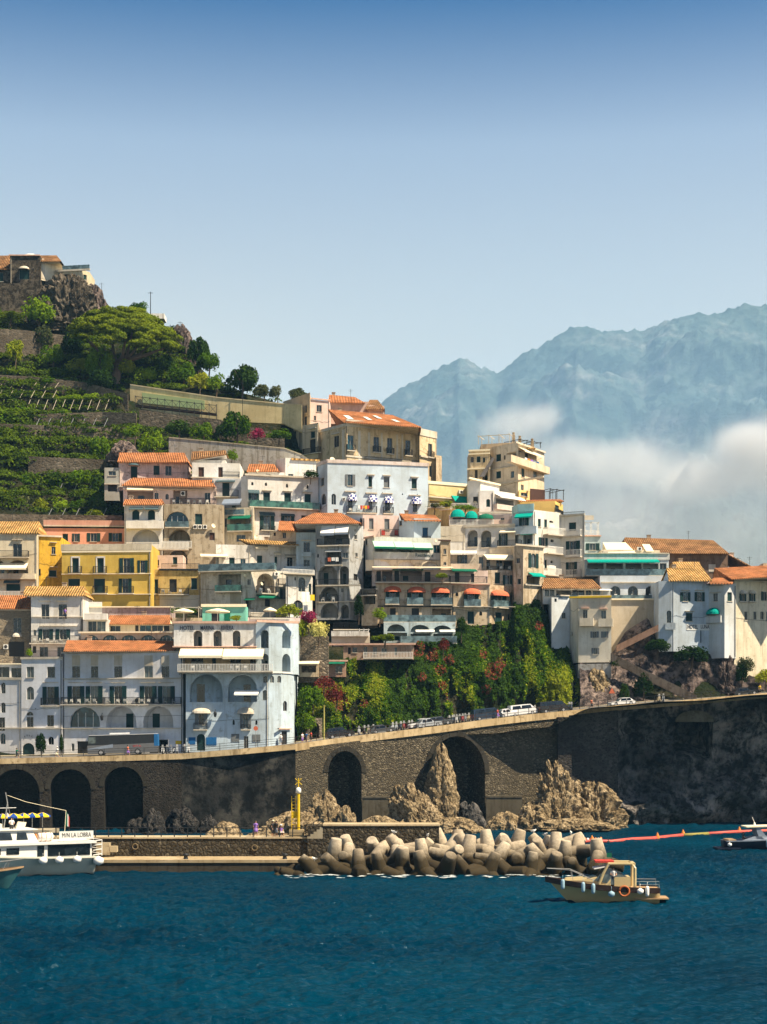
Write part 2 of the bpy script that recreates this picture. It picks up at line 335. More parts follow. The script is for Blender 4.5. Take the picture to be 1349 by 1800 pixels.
    for k, si, u0, u1, z0, z1, op, Yc in todo:
        m = smat(segs[si]); b = MB(); b.M = m
        if k == 'b':
            kd = op[0] if op else 'i'; out = float(op[1]) if len(op) > 1 else 0.95
            bo = None
            b.box(u0, u1, -out, -.002, z0 - .18, z0); bo = b.build('balcony', M['slab'], root)
            b = MB(); b.M = m; zt_ = min(z1, z0 + 1.2)
            if kd in 'iw':
                bars(b, u0 + .05, u1 - .05, z0, zt_, -out + .06, 0.16 if kd == 'i' else 0.24, .018 if kd == 'i' else .04, .035)
                for uu in (u0 + .05, u1 - .05):
                    for q in range(1, 5): b.box(uu - .018, uu + .018, -out * q / 5 - .018, -out * q / 5 + .018, z0, zt_)
                    b.box(uu - .03, uu + .03, -out + .1, -.01, zt_ - .03, zt_ + .03)
                b.build('railing', M['iron' if kd == 'i' else 'whitef'], bo)
            elif kd in 'gp':
                b.box(u0 + .03, u1 - .03, -out + .04, -out + .08, z0 + .02, zt_); b.box(u0 + .03, u0 + .07, -out + .08, -.01, z0 + .02, zt_); b.box(u1 - .07, u1 - .03, -out + .08, -.01, z0 + .02, zt_)
                b.build('railing', M['gglass' if kd == 'g' else 'pglass'], bo)
            else:
                b.box(u0, u1, -out - .01, -out + .14, z0 - .2, zt_); b.box(u0 - .01, u0 + .13, -out + .14, -.003, z0 - .2, zt_); b.box(u1 - .13, u1 + .01, -out + .14, -.003, z0 - .2, zt_)
                b.build('parapet', wm if kd == 'm' else M['whitef'], bo)
            if 'ch' in op:
                q = u0 + .7
                while q < u1 - .5:
                    if 'chair' not in TPL0: cb_ = MB(); chair(cb_, 0, 0, 0); TPL0['chair'] = cb_.build('garden_chair', M['whitef']); ch = TPL0['chair']
                    else: ch = TPL0['chair'].copy(); C.objects.link(ch)
                    ch.matrix_world = Rw @ m @ Matrix.Translation((q, -out * .55, z0)) @ Matrix.Rotation(RND.choice((0, 1.6, 3.1)), 4, 'Z')
                    tag(ch, 'white chair on the balcony of the ' + short(label), 'chair', 'white chairs on the balconies'); q += RND.uniform(.9, 2.0)
        elif k in ('n', 'v'):
            cm = M[op[0]]; out = float(op[1]) if len(op) > 1 else (z1 - z0) * 0.9 + .5
            vz = z0 + (z1 - z0) * .22; e = .04
            b.face([(u0, -.02, z1), (u1, -.02, z1), (u1, -out, vz), (u0, -out, vz)]); b.face([(u0, -.02, z1 - e), (u1, -.02, z1 - e), (u1, -out, vz - e), (u0, -out, vz - e)])
            b.face([(u0, -out, vz), (u1, -out, vz), (u1, -out, vz - e), (u0, -out, vz - e)])
            aw = b.build('awning', cm, root)
            b = MB(); b.M = m; b.box(u0, u1, -out - .03, -out, z0, vz); b.build('valance', M[op[2]] if len(op) > 2 else cm, aw)
            b = MB(); b.M = m
            for uu in (u0 + .05, u1 - .05): b.tube([(uu, -out, vz - .05), (uu, -.02, z1 - (z1 - z0) * .9 - .4)], .03, 4)
            b.build('support', M['metal'], aw)
        elif k == 'D':                                       # domed hood
            cm = M[op[0]]; N, K = 8, 4; r = (u1 - u0) / 2; cu = (u0 + u1) / 2; hh = z1 - z0; out = min(1.3, r)
            G = [[(cu + r * math.cos(math.pi * i / N), -out * math.sin(math.pi * i / N) ** .6 * math.sin(math.pi / 2 * (K - j) / K) - .03, z0 + hh * math.sin(math.pi * i / N) ** .7 * math.cos(math.pi / 2 * (K - j) / K)) for j in range(K + 1)] for i in range(N + 1)]
            for i in range(N):
                for j in range(K): b.face([G[i][j], G[i + 1][j], G[i + 1][j + 1], G[i][j + 1]])
            b.build('awning', cm, root)
        elif k == 'h': b.box(u0, u1, -.35, .0, z0, max(z1, z0 + .1)); b.build('ledge', M[op[0]] if op else M['slab'], root)
        elif k == 'C': b.box(u0, u1, -.14, -.001, z0, z1); b.build('cornice', M[op[0]] if op else plaster(dk(col, 1.05), .2), root)
        elif k == 'P': b.box(u0, u1, -.06, -.002, z0, z1); b.build(op[1] if len(op) > 1 else 'panel', M[op[0]], root)
        elif k == 'T': b.box(u0, u1, -float(op[1]) if len(op) > 1 else -.9, -.002, z0, z1); b.build('parapet', plaster(eval(op[0]), dirt) if op and op[0] != '-' else wm, root)
        elif k == 'p': b.tube([(u0, -.09, z0), (u0, -.09, z1)], .06, 6); b.build('drainpipe', M['iron'], root)
        elif k == 'x':
            b.box(u0, u1, -.4, -.02, z0, z1); b.lathe(((u0 + u1) / 2, -.41, (z0 + z1) / 2), [(.02, .02), ((z1 - z0) * .38, .02), ((z1 - z0) * .38, 0)], 12, 1, Vector((0, -1, 0)))
            o = b.build('air_conditioner', [M['whitef'], M['dark']]); o.matrix_world = Rw
            tag(o, 'pale air conditioning box on the ' + short(label), 'air conditioner', 'air conditioners')
        elif k == 'k':
            r = (u1 - u0) / 2; cu = (u0 + u1) / 2; cz = (z0 + z1) / 2; ax = Vector((.45, -.8, .35))
            b.lathe((cu, -.6, cz), [(r * .3, -.12 * r / .4), (r * .7, -.06), (r, .06), (r * .96, .06), (r * .5, -.04), (.01, -.08)], 14, 0, ax); b.tube([(cu, -.6, cz), (cu, 0, cz - r)], .035, 5); b.tube([(cu, -.6, cz - r * .9), (cu + .3, -1.1, cz + .1)], .02, 4)
            o = b.build('satellite_dish', M['cream']); o.matrix_world = Rw
            tag(o, 'cream satellite dish on the ' + short(label), 'satellite dish', 'satellite dishes')
        elif k == 'q':                                      # laundry: op = cloth names
            cols = op; n_ = len(cols)
            b.tube([(u0, -1.05, z1), (u1, -1.05, z1)], .015, 4); ln_ = b.build('clothes_line', M['iron'], None)
            ln_.matrix_world = Rw; tag(ln_, 'line of ' + ('pink and white' if 'coral' in op else 'yellow' if 'yellow' in op and 'red' not in op else 'coloured' if len(op) > 3 else 'white') + ' washing on the ' + short(label), 'washing line')
            for i, c_ in enumerate(cols):
                b = MB(); b.M = m; a = u0 + (u1 - u0) * (i + .08) / n_; e = u0 + (u1 - u0) * (i + .9) / n_
                zl = z0 + (z1 - z0) * RND.uniform(0, .35)
                for q_ in range(4):
                    p_, r_ = a + (e - a) * q_ / 4, a + (e - a) * (q_ + 1) / 4; w0, w1 = .06 * (q_ % 2), .06 * ((q_ + 1) % 2)
                    b.face([(p_, -1.06 - w0, zl), (r_, -1.06 - w1, zl), (r_, -1.06, z1), (p_, -1.06, z1)])
                b.build('cloth', M[c_], ln_)
        elif k == 'g':                                       # pergola / glazed posts
            cm = M[op[0] if op else 'whitef']; out = 2.0
            n_ = max(2, int((u1 - u0) / 1.6))
            for q_ in range(n_ + 1):
                uu = u0 + (u1 - u0) * q_ / n_
                for yy in (-out if 'flat' not in op else .3, .5 if 'flat' not in op else 2.2): b.box(uu - .05, uu + .05, yy - .05, yy + .05, z0, z1)
                b.box(uu - .04, uu + .04, -out - .3 if 'flat' not in op else 0, 2.5, z1, z1 + .1)
            b.box(u0 - .2, u1 + .2, (-out if 'flat' not in op else .3) - .05, (-out if 'flat' not in op else .3) + .05, z1 - .12, z1)
            b.build('pergola', cm, root)
    if cornice:
        for y0, y1, cm in [cornice]:
            for s in segs:
                b = MB(); b.M = smat(s); zz1, zz0 = Z_(y0, ms.a.y) - zb, Z_(y1, ms.a.y) - zb
                b.box(-.12 if s is segs[0] else 0, s.L + (.12 if s is segs[-1] else 0), -.16, -.001, zz0, zz1); b.build('cornice', M[cm] if isinstance(cm, str) else plaster(cm, .25), root)
    for r in roofs: roof(root, Ri, wm, *r)
    BL[root.name] = (root, Rw, segs)
    return root
def roof(root, Ri, wm, ex0, ex1, ey, eY, rx0, rx1, ry, rY, mat='orange', ey2=None, ry2=None, back=True, th=.16, sky=()):
    E0, E1 = P(ex0, ey, eY), P(ex1, ey if ey2 is None else ey2, eY); E1.z = E0.z if ey2 is None else E1.z
    R0, R1 = P(rx0, ry, rY), P(rx1, ry if ry2 is None else ry2, rY); R1.z = R0.z if ry2 is None else R1.z
    B0, B1 = E0.copy(), E1.copy(); B0.y = B1.y = 2 * rY - eY; B0.x += (R0.x - E0.x) * 0; up = Vector((0, 0, th))
    b = MB(); b.M = Ri
    b.face([E0 + up, E1 + up, R1 + up, R0 + up]); b.face([E0, E1, E1 + up, E0 + up])
    if back: b.face([B0 + up, B1 + up, R1 + up, R0 + up]); b.face([B0 + up, R0 + up, R0, B0]); b.face([B1 + up, R1 + up, R1, B1])
    b.face([E0 + up, R0 + up, R0, E0]); b.face([E1 + up, R1 + up, R1, E1])
    hip = abs(R0.x - E0.x) > .8 or abs(R1.x - E1.x) > .8
    if hip: b.face([E0 + up, R0 + up, B0 + up]); b.face([E1 + up, R1 + up, B1 + up])
    ro = b.build('roof', M[mat], root)
    if back and (R1 - R0).length > 4 and mat != 'cream':
        rq = random.Random(int(ex0 * 3 + ey)); k_ = rq.uniform(.15, .85); c = R0.lerp(R1, k_); b = MB(); b.M = Ri
        b.box(c.x - .35, c.x + .35, c.y + .3, c.y + .9, c.z - .6, c.z + .75); b.box(c.x - .43, c.x + .43, c.y + .22, c.y + .98, c.z + .752, c.z + .85); b.build('chimney', plaster((0.50, 0.40, 0.30), .5), ro)
        c = R0.lerp(R1, 1 - k_); b = MB(); b.M = Ri; b.tube([c + Vector((0, .6, -.3)), c + Vector((0, .6, 1.9))], .035, 4); b.tube([c + Vector((-.5, .6, 1.7)), c + Vector((.5, .6, 1.7))], .025, 4); b.tube([c + Vector((-.3, .6, 1.4)), c + Vector((.3, .6, 1.4))], .02, 4); b.build('aerial', M['iron'], ro)
    dn = Vector((0, 0, .02)); ins = Vector((.25, 0, 0)) if not hip else Vector((.5, 0, 0)); iy = Vector((0, .3, .06))
    b = MB(); b.M = Ri
    a0, a1, c0, c1 = E0 + ins + iy - dn, E1 - ins + iy - dn, R0 + ins - dn, R1 - ins - dn
    d0, d1 = B0 + ins - Vector((0, .3, 0)) - dn, B1 - ins - Vector((0, .3, 0)) - dn
    b.face([a0, a1, c1, c0]); b.face([d0, d1, c1, c0]); b.face([a0, c0, d0]); b.face([a1, c1, d1]); b.face([a0, a1, d1, d0]); b.build('gable', wm, root)
    for q in sky:
        b = MB(); b.M = Ri
        for t0, t1, s0, s1 in [q]:
            L = lambda t, s_: (E0.lerp(E1, t)).lerp(R0.lerp(R1, t), s_) + up + Vector((0, -.03, .06))
            b.face([L(t0, s0), L(t1, s0), L(t1, s1), L(t0, s1)])
        b.build('skylight', M['whitef'], ro)
def text(s, root_name, x0, x1, y0, y1, mat, part='lettering', out=-.08, parent=None, stretch=True):
    root, Rw, segs = BL[root_name]
    cx = (x0 + x1) / 2; sg = next((q for q in segs if q.p0 <= cx <= q.p1), segs[0])
    cu = bpy.data.curves.new('txt', 'FONT'); cu.body = s; cu.size = 1; cu.extrude = .02; cu.offset = .008
    to = bpy.data.objects.new('txt', cu); C.objects.link(to)
    dg = bpy.context.evaluated_depsgraph_get(); me = bpy.data.meshes.new_from_object(to.evaluated_get(dg)); bpy.data.objects.remove(to)
    co = np.array([v.co[:] for v in me.vertices]); mn, mx = co.min(0), co.max(0)
    u0, u1 = sg.u(x0), sg.u(x1); Yc = sg.Y((u0 + u1) / 2); z1, z0 = Z_(y0, Yc), Z_(y1, Yc)
    Ms = Rw.inverted() @ Matrix.Translation((sg.a.x, sg.a.y, 0)) @ Matrix.Rotation(math.atan2(sg.s, sg.c), 4, 'Z')
    for v in me.vertices:
        a = (v.co.x - mn[0]) / (mx[0] - mn[0]); c = (v.co.y - mn[1]) / (mx[1] - mn[1])
        v.co = Ms @ Vector((u0 + a * (u1 - u0), out - v.co.z, z0 + c * (z1 - z0)))
    me.materials.clear(); me.materials.append(mat); o = bpy.data.objects.new(part, me); C.objects.link(o); o.parent = parent or root
    return o
# ---------------------------------------------------------------- buildings: front row on the road
bld('townhouse', 'plain white townhouse with two small arched windows, at the left edge beside the arched doorway', [(-90, 259.5), (38, 256.8)], 1193, 1340, 9, COOL, '''
a 2 10 1200 1219
a 2 10 1235 1253
w -2 9 1261 1285
a 1 10 1289 1308
a -40 -30 1200 1219
w -44 -28 1240 1262
h -80 38 1279 1281
L -60 16 1172 1191
C -90 38 1193 1196''', cornice=(1192, 1196, 'slab'), dirt=.14)
bld('conservatory', 'low glazed white conservatory on the roof of the plain white townhouse', [(-60, 260), (42, 260)], 1166, 1195, 5, WHITE, '''
w -30 -12 1170 1190
w -10 17 1172 1191
w 20 41 1174 1191
h -60 42 1166 1168 cream''')
bld('townhouse', 'tall white townhouse with dark arched street doorway and lettering over it', [(38, 256.6), (110, 255.4)], 1157, 1334, 9, COOL, '''
w 47 60 1172 1191 
w 83 97 1172 1191
a 47 60 1207 1230
s 75 104 1207 1238
b 74 105 1227 1240 i .7
a 47 59 1251 1258
w 47 59 1260 1278
w 83 95 1257 1277
c 39.5 61 1306 1331 arch
a 85 95 1295 1309
h 38 110 1279 1281
h 76 103 1199 1200
P 62 64 1245 1246 dark spot
p 108 109 1160 1325''', cornice=(1155, 1159, 'slab'), dirt=.14)
bld('terraced_house', 'long white house with five dark shuttered balcony doors over three ground arches', [(110, 255.8), (322, 252.6)], 1146, 1334, 10, COOL, '''
w 127 141 1171 1191
w 160 173 1171 1191
w 201 215 1171 1191
w 254 269 1171 1191
w 284 298 1171 1191
h 110 322 1192 1193.5
s 119 149 1206 1237
s 151 181 1206 1237
s 193 223 1206 1237
s 246 276 1206 1237
s 278 308 1206 1237
h 121 147 1199 1200
h 153 180 1199 1200
h 195 221 1199 1200
h 248 274 1199 1200
h 280 306 1199 1200
b 110.5 184 1226 1238 i 1.1 ch
b 185.5 243 1226 1238 i 1.1 ch
b 245 321 1226 1238 i 1.1 ch
A 123 176 1243 1278 g
A 187 240 1241 1279
A 252 305 1241 1279
h 110 321 1279.5 1281
d 136 160 1303 1332
w 126 131 1307 1320
w 170 196 1300 1332
d 214 228 1302 1333
w 262 296 1300 1333
P 309 320 1302 1308 yellow poster
P 127 141 1152 1170 slab
P 160 173 1152 1170 slab
P 201 215 1152 1170 slab
P 254 269 1152 1170 slab
P 284 298 1152 1170 slab
x 237 246 1227 1236
p 110.6 111.4 1150 1325
p 320 321 1150 1325''', roofs=[(112, 308, 1146, 252.8, 118, 304, 1127, 259, 'orange', 1145, 1128)], cornice=(1146, 1149, 'slab'), dirt=.14)
# hotel on the road: upper block, recessed terrace, lower block and bow
bld('hotel', 'white seaside hotel with large arches, cream awnings and blue roof lettering', [(327, 251.5), (473, 251.5), (495, 252.6), (517, 255.5)], 1182, 1322, 13, LBLUE, '''
A 334 392 1185 1234
A 401 452 1186 1234
a 463 470.5 1188 1200
a 475 482 1188 1200
a 488 498 1188 1200
a 462 470 1213 1231
a 498 505 1232 1250
s 343 365 1253 1274 grey
s 422 442 1250 1280 grey
D 338 371 1244 1254 slab
D 417 447 1243 1255 slab
b 341 365 1271 1282 i .6
b 424 441 1274 1282 i .5
o 409 413 1265 1274
o 449 453 1266 1274
ca 346 361 1290 1320
P 332 344 1296 1308 bluecl poster
P 363 381 1296 1310 bluecl poster
P 407 421 1290 1304 greyshut poster
P 444 458 1291 1304 greyshut poster
w 429 437 1294 1317
d 489 505 1285 1312
h 488 510 1280 1282 salmon
n 414 456 1213 1223 white 2.2''', cat='hotel', dirt=.3, cornice=(1180, 1183, 'whitef'))
bld('hotel_storey', 'top white storey of the seaside hotel carrying the blue lettering', [(306, 252.2), (450, 252.2)], 1094, 1137, 10, WHITE, '''
A 340 356 1108 1136
A 375 390 1108 1136
A 409 423 1108 1136
h 304 452 1136 1138 salmon
h 304 452 1092 1096 salmon
n 318 393 1139 1158 cream 2.6
n 394 465 1139 1160 cream 2.6''', cat='hotel')
bld('hotel_wall', 'cream wall behind the awnings and terrace tables of the seaside hotel', [(309, 255.5), (455, 255.5)], 1136, 1182, 6, (0.80, 0.66, 0.42), '''
w 336 358 1150 1179
w 405 424 1150 1179
c 373 380 1156 1179
w 440 452 1152 1179
''', cat='hotel')
bld('hotel_bow', 'pale blue corner bay of the seaside hotel with four tall loggia arches', [(450, 252), (473, 251.7), (496, 252.8), (524, 256)], 1093, 1184, 9, LBLUE, '''
A 458 481 1107 1139
A 489 511 1107 1139
A 459 481 1149 1182
A 489 511 1149 1182
h 450 524 1091 1095 salmon''', cat='hotel')
bld('terrace_slab', 'terrace floor with white railing and tables of the seaside hotel', [(314, 250.6), (480, 250.6)], 1180, 1184, 5, WHITE, '''
b 314 480 1168 1180 w 1.2 ch
p 316 317 1184 1186''', cat='terrace')
text('HOTEL', 'hotel_storey', 317, 342, 1100, 1107.5, M['navy']); text('MARINA', 'hotel_storey', 353, 377, 1100, 1107.5, M['navy']); text('RIVIERA', 'hotel_storey', 389, 411, 1100, 1107.5, M['navy'])
# second row
STONEW = stonework('tufa_wall', (0.30, 0.24, 0.16), (0.22, 0.18, 0.13), (0.42, 0.36, 0.27), 2.2, 0.6)
RUST = plaster((0.44, 0.37, 0.27), 0.6)
bld('stone_house', 'brown stone house with ochre curtained window under a broken tile roof', [(-60, 267), (55, 268)], 1072, 1200, 9, STONE, '''
w 24 38 1086 1112
D 22 40 1112 1120 slab
d 16 43 1128 1154
x 7 15 1133 1141
h -60 55 1071 1073
h 0 50 1168 1170 salmon
p 54 55 1075 1160''', roofs=[(-50, 57, 1071, 267, -50, 57, 1048, 273, 'orange')], wallmat=STONEW)
bld('townhouse', 'narrow white house with two tall upper windows under a straw tiled roof', [(55, 266), (146, 266)], 1048, 1165, 9, WHITE, '''
w 73 87 1062 1088
w 103 118 1062 1088
h 69 89 1056 1057
h 100 121 1056 1057
s 68 94 1106 1124
s 98 124 1106 1124
h 56 146 1084 1085
h 70 136 1100 1101
a 59 64 1107 1117
b 55 143 1118 1131 i 1.4 ch
d 58 64 1136 1148
w 70 85 1137 1156
w 101 113 1137 1156
h 66 100 1130 1131''', roofs=[(41, 149, 1048, 265.4, 45, 148, 1032, 270, 'straw')])
bld('terrace_house', 'mauve terrace parapet with plants and railing before the narrow white house', [(44, 263), (113, 263)], 1156, 1175, 3, PALEPINK, '''
b 44 113 1144 1157 i .3''', cat='terrace')
bld('arcade', 'long white glazed arcade storey above the orange roof of the white house', [(142, 263), (308, 262)], 1112, 1140, 6, CREAM, '''
A 146 175 1116 1132 g
A 178 208 1116 1132 g
A 211 242 1116 1132 g
A 245 276 1116 1132 g
A 279 306 1116 1132 g
h 139 309 1110 1113 cream
b 142 307 1124 1131 i .5''', cat='house')
bld('penthouse', 'glass fronted white penthouse with rooftop balustrade beside the small orange roof', [(142, 266), (192, 266)], 1089, 1113, 6, WHITE, '''
w 155 170 1092 1110
w 171 186 1092 1110
T 150 190 1079 1090''', cat='house')
bld('penthouse', 'low cream penthouse with row of small windows under the small orange roof', [(190, 267), (308, 266)], 1097, 1113, 5, CREAM, '''
w 194 212 1100 1110
d 238 244 1099 1112
w 246 266 1099 1110
w 267 287 1099 1110
d 288 298 1100 1111''', roofs=[(190, 300, 1098, 266, 193, 300, 1083, 270, 'orange')])
bld('garden_wall', 'mauve rendered wall behind the small orange roof below the yellow palazzo', [(146, 272), (306, 272)], 1067, 1100, 2, (0.50, 0.40, 0.38), '''
P 146 180 1058 1088 whitef
h 146 306 1066 1068 cream''', cat='wall', dirt=.6)
bld('pavilion', 'mint green roof pavilion with white cornice behind the hotel parasols', [(356, 264), (432, 264)], 1064, 1100, 5, MINTW, '''
d 372 386 1073 1092
P 395 405 1074 1092 greencl door
h 354 434 1062 1067 cream''', cat='pavilion')
bld('pergola_house', 'timber pergola dark with creeper beside the mint green pavilion', [(303, 264), (356, 264)], 1086, 1100, 3, TAN, '''
g 303 352 1069 1090 slab''', cat='pergola')
bld('roof_parapet', 'pale rose roof parapet with railing above the blue corner bay', [(436, 258), (528, 259.5)], 1085, 1096, 4, PALEPINK, '''
b 440 510 1079 1086 i .2''', cat='parapet')
# third row, left
bld('townhouse', 'cream corner house with cream awning under a straw tiled roof at the left edge', [(-60, 279), (66, 279)], 938, 1075, 10, CREAM, '''
w 23 39 956 979
h 22 40 948 949.5
b -20 52 969 980 i 1.1
A -14 8 984 1010
A 12 50 984 1010
n 2 50 990 1003 cream 1.6
b -60 64 1009 1017 m 1.0
c 11 36 1026 1040
n 8 36 1020 1026 slate .7
b -20 40 1040 1050 w .9''', roofs=[(-60, 67, 938, 278.6, -56, 69, 918, 284, 'straw')])
bld('stair_tower', 'narrow golden yellow tower with two small dark windows beside the yellow palazzo', [(66, 280), (109, 281.5)], 943, 1060, 8, YEL2, '''
w 91 98 961 974
c 86 100 1002 1014
c 68 72 1000 1012
h 66 109 941 944
h 88 100 953 954
h 88 102 996 997''', dirt=.55)
bld('palazzo', 'yellow palazzo with white cornice and dark green shutters on iron balconies', [(109, 277), (266, 276)], 958, 1085, 11, YEL, '''
c 127 139 981 1007
c 171 183 981 1007
s 210 236 981 1007
s 242 260 985 1007
c 120 141 1017 1031
c 165 185 1017 1043
s 209 232 1017 1043
b 121 145 996 1008 i .6
b 165 189 996 1008 i .6
b 211 237 996 1008 i .6
b 164 190 1031 1043 i .6
b 210 236 1031 1043 i .6
P 125 127 978 1007 whitef
P 139 141 978 1007 whitef
P 125 141 978 980.5 whitef
P 169 171 978 1007 whitef
P 183 185 978 1007 whitef
P 169 185 978 980.5 whitef
h 109 266 1008.5 1009.6 cream
h 109 266 1044.5 1045.6 cream
C 109 266 968 971 cream
p 263 264 970 1080''', cornice=(957, 968, (0.62, 0.55, 0.42)), dirt=.12)
bld('townhouse', 'faded ochre house with green shutters and a plant filled roof terrace', [(266, 280), (353, 280)], 1001, 1085, 9, (0.58, 0.42, 0.16), '''
c 266.5 278.5 1018 1043
d 298 311 1018 1041
c 336 347 1016 1036
b 266 280 1034 1044 i .6
b 281 333 1035 1045 i 1.0 ch
h 280 353 1000 1003 iron
b 284 352 991 1001 i .2
P 281 352 1046 1070 slab stained_base''', dirt=.65)
bld('townhouse', 'pale plastered house with deep arched loggia and long balcony beside the ochre house', [(353, 279), (441, 277), (523, 281)], 1003, 1085, 9, (0.66, 0.60, 0.50), '''
L 384 424 1009 1030
b 381 426 1029 1040 g 1.1 ch
w 435 444 1018 1028
A 452 483 1008 1042
b 450 484 1028 1043 i .6 ch
s 492 506 1034 1053
b 488 508 1018 1030 i .6
n 450 488 1046 1053 greencl 1.4
n 432 450 1051 1056 greencl 1
d 432 449 1056 1070
d 466 475 1053 1066
b 353 487 990 1004 p 1.4
P 405 424 1040 1068 concrete
x 481 489 1006 1012
k 455 461 1022 1031
k 430 436 1009 1016''', dirt=.6)
bld('townhouse', 'white house with straw tiled eave, striped light and teal door above the long balcony', [(380, 283), (441, 284), (524, 287)], 957, 1010, 9, WHITE, '''
c 452 462 976 1001
n 448 470 960 965 cream .8
c 403 413 980 1001
w 423 432 982 992
c 483 488 978 992
n 481 492 971 976 cream .8
n 352 400 974 981 cream 2
w 370 385 979 1000
w 505 515 980 996
n 500 523 975 980 slab 1
h 441 524 955 958 straw''', roofs=[(441, 526, 956, 283.4, 420, 524, 949, 288, 'straw', 959, 954)], dirt=.4)
bld('townhouse', 'slim white house with arched window, small balcony and yellow cloth hung out', [(503, 273), (548, 275)], 1010, 1085, 9, WHITE, '''
a 525 537 1015 1040
a 515.5 533 1055 1082 
c 543 548 1026 1046
o 518 521 1014 1020
h 500 547 1008 1012 slab
q 526 541 1041 1062 white white
q 541 550 1046 1058 yellow
b 493 549 1002 1009 w 1.2''', dirt=.45)
bld('house', 'small cream house under a lean-to tile roof left of the grey tower', [(475, 292), (524, 290)], 935, 962, 7, CREAM, '''
d 481 485 936 942
w 497 503 936 946
k 450 456 941 947''', roofs=[(489, 552, 933, 289.6, 491, 520, 917, 294, 'orange', 934, 918)])
bld('townhouse', 'pale blue house front with white framed windows below the lean-to roof', [(521, 284), (557, 284)], 936, 1012, 8, LBLUE, '''
w 534 545 953 973
w 534 545 984 1000
b 531 548 971 977 m .6
b 500 552 996 1008 m .8
h 530 548 949 951''', dirt=.4)
bld('town_tower', 'grey plastered tall house with two white canvas awnings under a hipped orange roof', [(555, 279), (614, 278), (639, 282)], 921, 1090, 10, (0.42, 0.43, 0.43), '''
L 570 615 938 957
n 566 590 923 943 white 1.3 greycl
n 591 614 924 941 white 1.3 greycl
b 559 616 948 959 i 1.0
L 574 600 968 991
b 572 602 980 993 i .5
w 603 612 971 981
w 623 628 940 948
w 625 629 972 979
o 558 561 973 980
A 559 593 993 1027
A 597 620 995 1027
b 557 636 1019 1029 i 1.0
d 622 629 1009 1020
A 564 594 1031 1056
a 611 617 1034 1055
w 600 604 1034 1041
b 562 594 1046 1058 i .5 ch
A 564 595 1060 1086 x
A 600 622 1063 1087 x
h 556 636 1057 1058.5
p 595 596 950 1085
q 578 598 981 990 coral white white
n 573 601 967 971 white .8''', roofs=[(513, 636, 921, 277.5, 552, 600, 903, 284, 'orange')], dirt=.5, cat='house')
# fourth row left
bld('house', 'long pink house with shuttered windows above the yellow palazzo', [(78, 290), (222, 291)], 928, 985, 9, PINK, '''
c 110 120 938 953
s 127 141 938 952
s 153 177 937 952
s 191 215 937 952
C 78 222 915 924 coral
h 78 222 924 926''', cornice=(914, 925, (0.60, 0.34, 0.27)), dirt=.2)
bld('villa', 'white villa front with two arched green shutters above a balcony and wide arch', [(219, 287), (285, 287)], 887, 985, 9, WHITE, '''
ca 232.5 245.5 896 914
ca 260 273 896 914
n 228 252 892 897 slate .8
n 255 279 892 897 slate .8
b 223 288 915 928 m .9
A 232 281 930 956 x
d 243 268 936 955
b 224 332 953 966 w .9
k 223 228 925 940''', roofs=[(217, 287, 888, 286.6, 219, 285, 879, 289.5, 'orange')], dirt=.15)
bld('old_house', 'weathered stone house with a blue glazed arch and air conditioners', [(285, 288), (337, 288), (392, 289)], 886, 1005, 9, STONE, '''
A 292 332 899 926 g
b 291 333 917 927 p .6
c 343 356 903 922
A 297 335 930 952 x
cw 305 319 937 952
cw 368 378 936 950
A 297 330 966 992 x
x 340 346 923 930
x 348 355 923 930
x 357 364 923 930
k 371 379 920 930
b 285 338 952 963 w .6
d 304 314 978 992''', wallmat=RUST)
bld('hut', 'small pale pink rooftop room with green window behind the ochre terrace', [(265, 284), (322, 284)], 976, 1003, 5, PALEPINK, '''
c 304 312 979 992
w 272 280 984 994''', cat='house')
bld('villa', 'cream penthouse with recessed terraces and low orange roof over the weathered stone house', [(217, 296), (330, 297), (380, 297)], 853, 890, 9, PALEPINK, '''
L 224 270 862 880
w 272 279 866 880
a 291 297 868 878
L 305 352 862 885
w 360 370 866 884
n 224 270 856 863 cream 1
h 217 380 860 861
b 300 380 877 887 i .4 ch
x 318 326 864 872''', roofs=[(214, 378, 854, 295.5, 234, 373, 841, 301, 'orange', 856, 843)], dirt=.2)
bld('villa', 'peeling pink house with plain orange roof and skylight below the vine terraces', [(209, 303), (330, 304)], 813, 862, 9, PALEPINK, '''
c 230 242 819 845
c 270 281 818 835
w 291 302 819 836
D 226 246 814 819 slate
h 209 330 856 857''', roofs=[(207, 330, 813, 302.5, 210, 324, 797, 309, 'orange')], dirt=.5)
bld('hut', 'small grey green shed with pale blue window at the left end of the pink house', [(184, 303), (210, 303)], 822, 880, 6, (0.42, 0.42, 0.38), '''
w 191 204 828 836
d 190 206 852 864
h 184 210 850 852''', cat='shed')
bld('villa', 'white house with dark sloping gable roof and two brown doors', [(338, 300), (422, 301)], 813, 852, 9, WHITE, '''
cw 349 359 821 840
cw 384 392 821 839
b 390 422 828 841 i .3
h 336 422 839 841''', dirt=.2)
bld('gable_wall', 'white triangular gable rising behind the two brown doors', [(338, 303), (397, 303)], 809, 815, 5, WHITE, '', cat='house', roofs=[(336, 399, 810, 302, 338, 397, 795, 304, 'brown', 800, 793)])
bld('townhouse', 'white house with green door on narrow balcony beside the long green shuttered house', [(374, 298), (424, 298)], 841, 895, 9, COOL, '''
c 391 404 848 874
n 380 414 844 848 slate .6
b 378 420 862 874 i 1.2
L 395 430 882 893''', dirt=.3)
bld('balcony_house', 'tan house with stacked green awning balcony below the slate canvas', [(392, 293), (446, 292)], 893, 960, 8, CREAM, '''
L 404 440 909 930
n 403 442 906 914 greencl 1.2
b 402 444 922 934 g 1.2 ch
w 395 399 911 926
w 416 432 940 952
b 396 430 896 905 p .4
n 394 426 877 890 greycl 1.6''', dirt=.5)
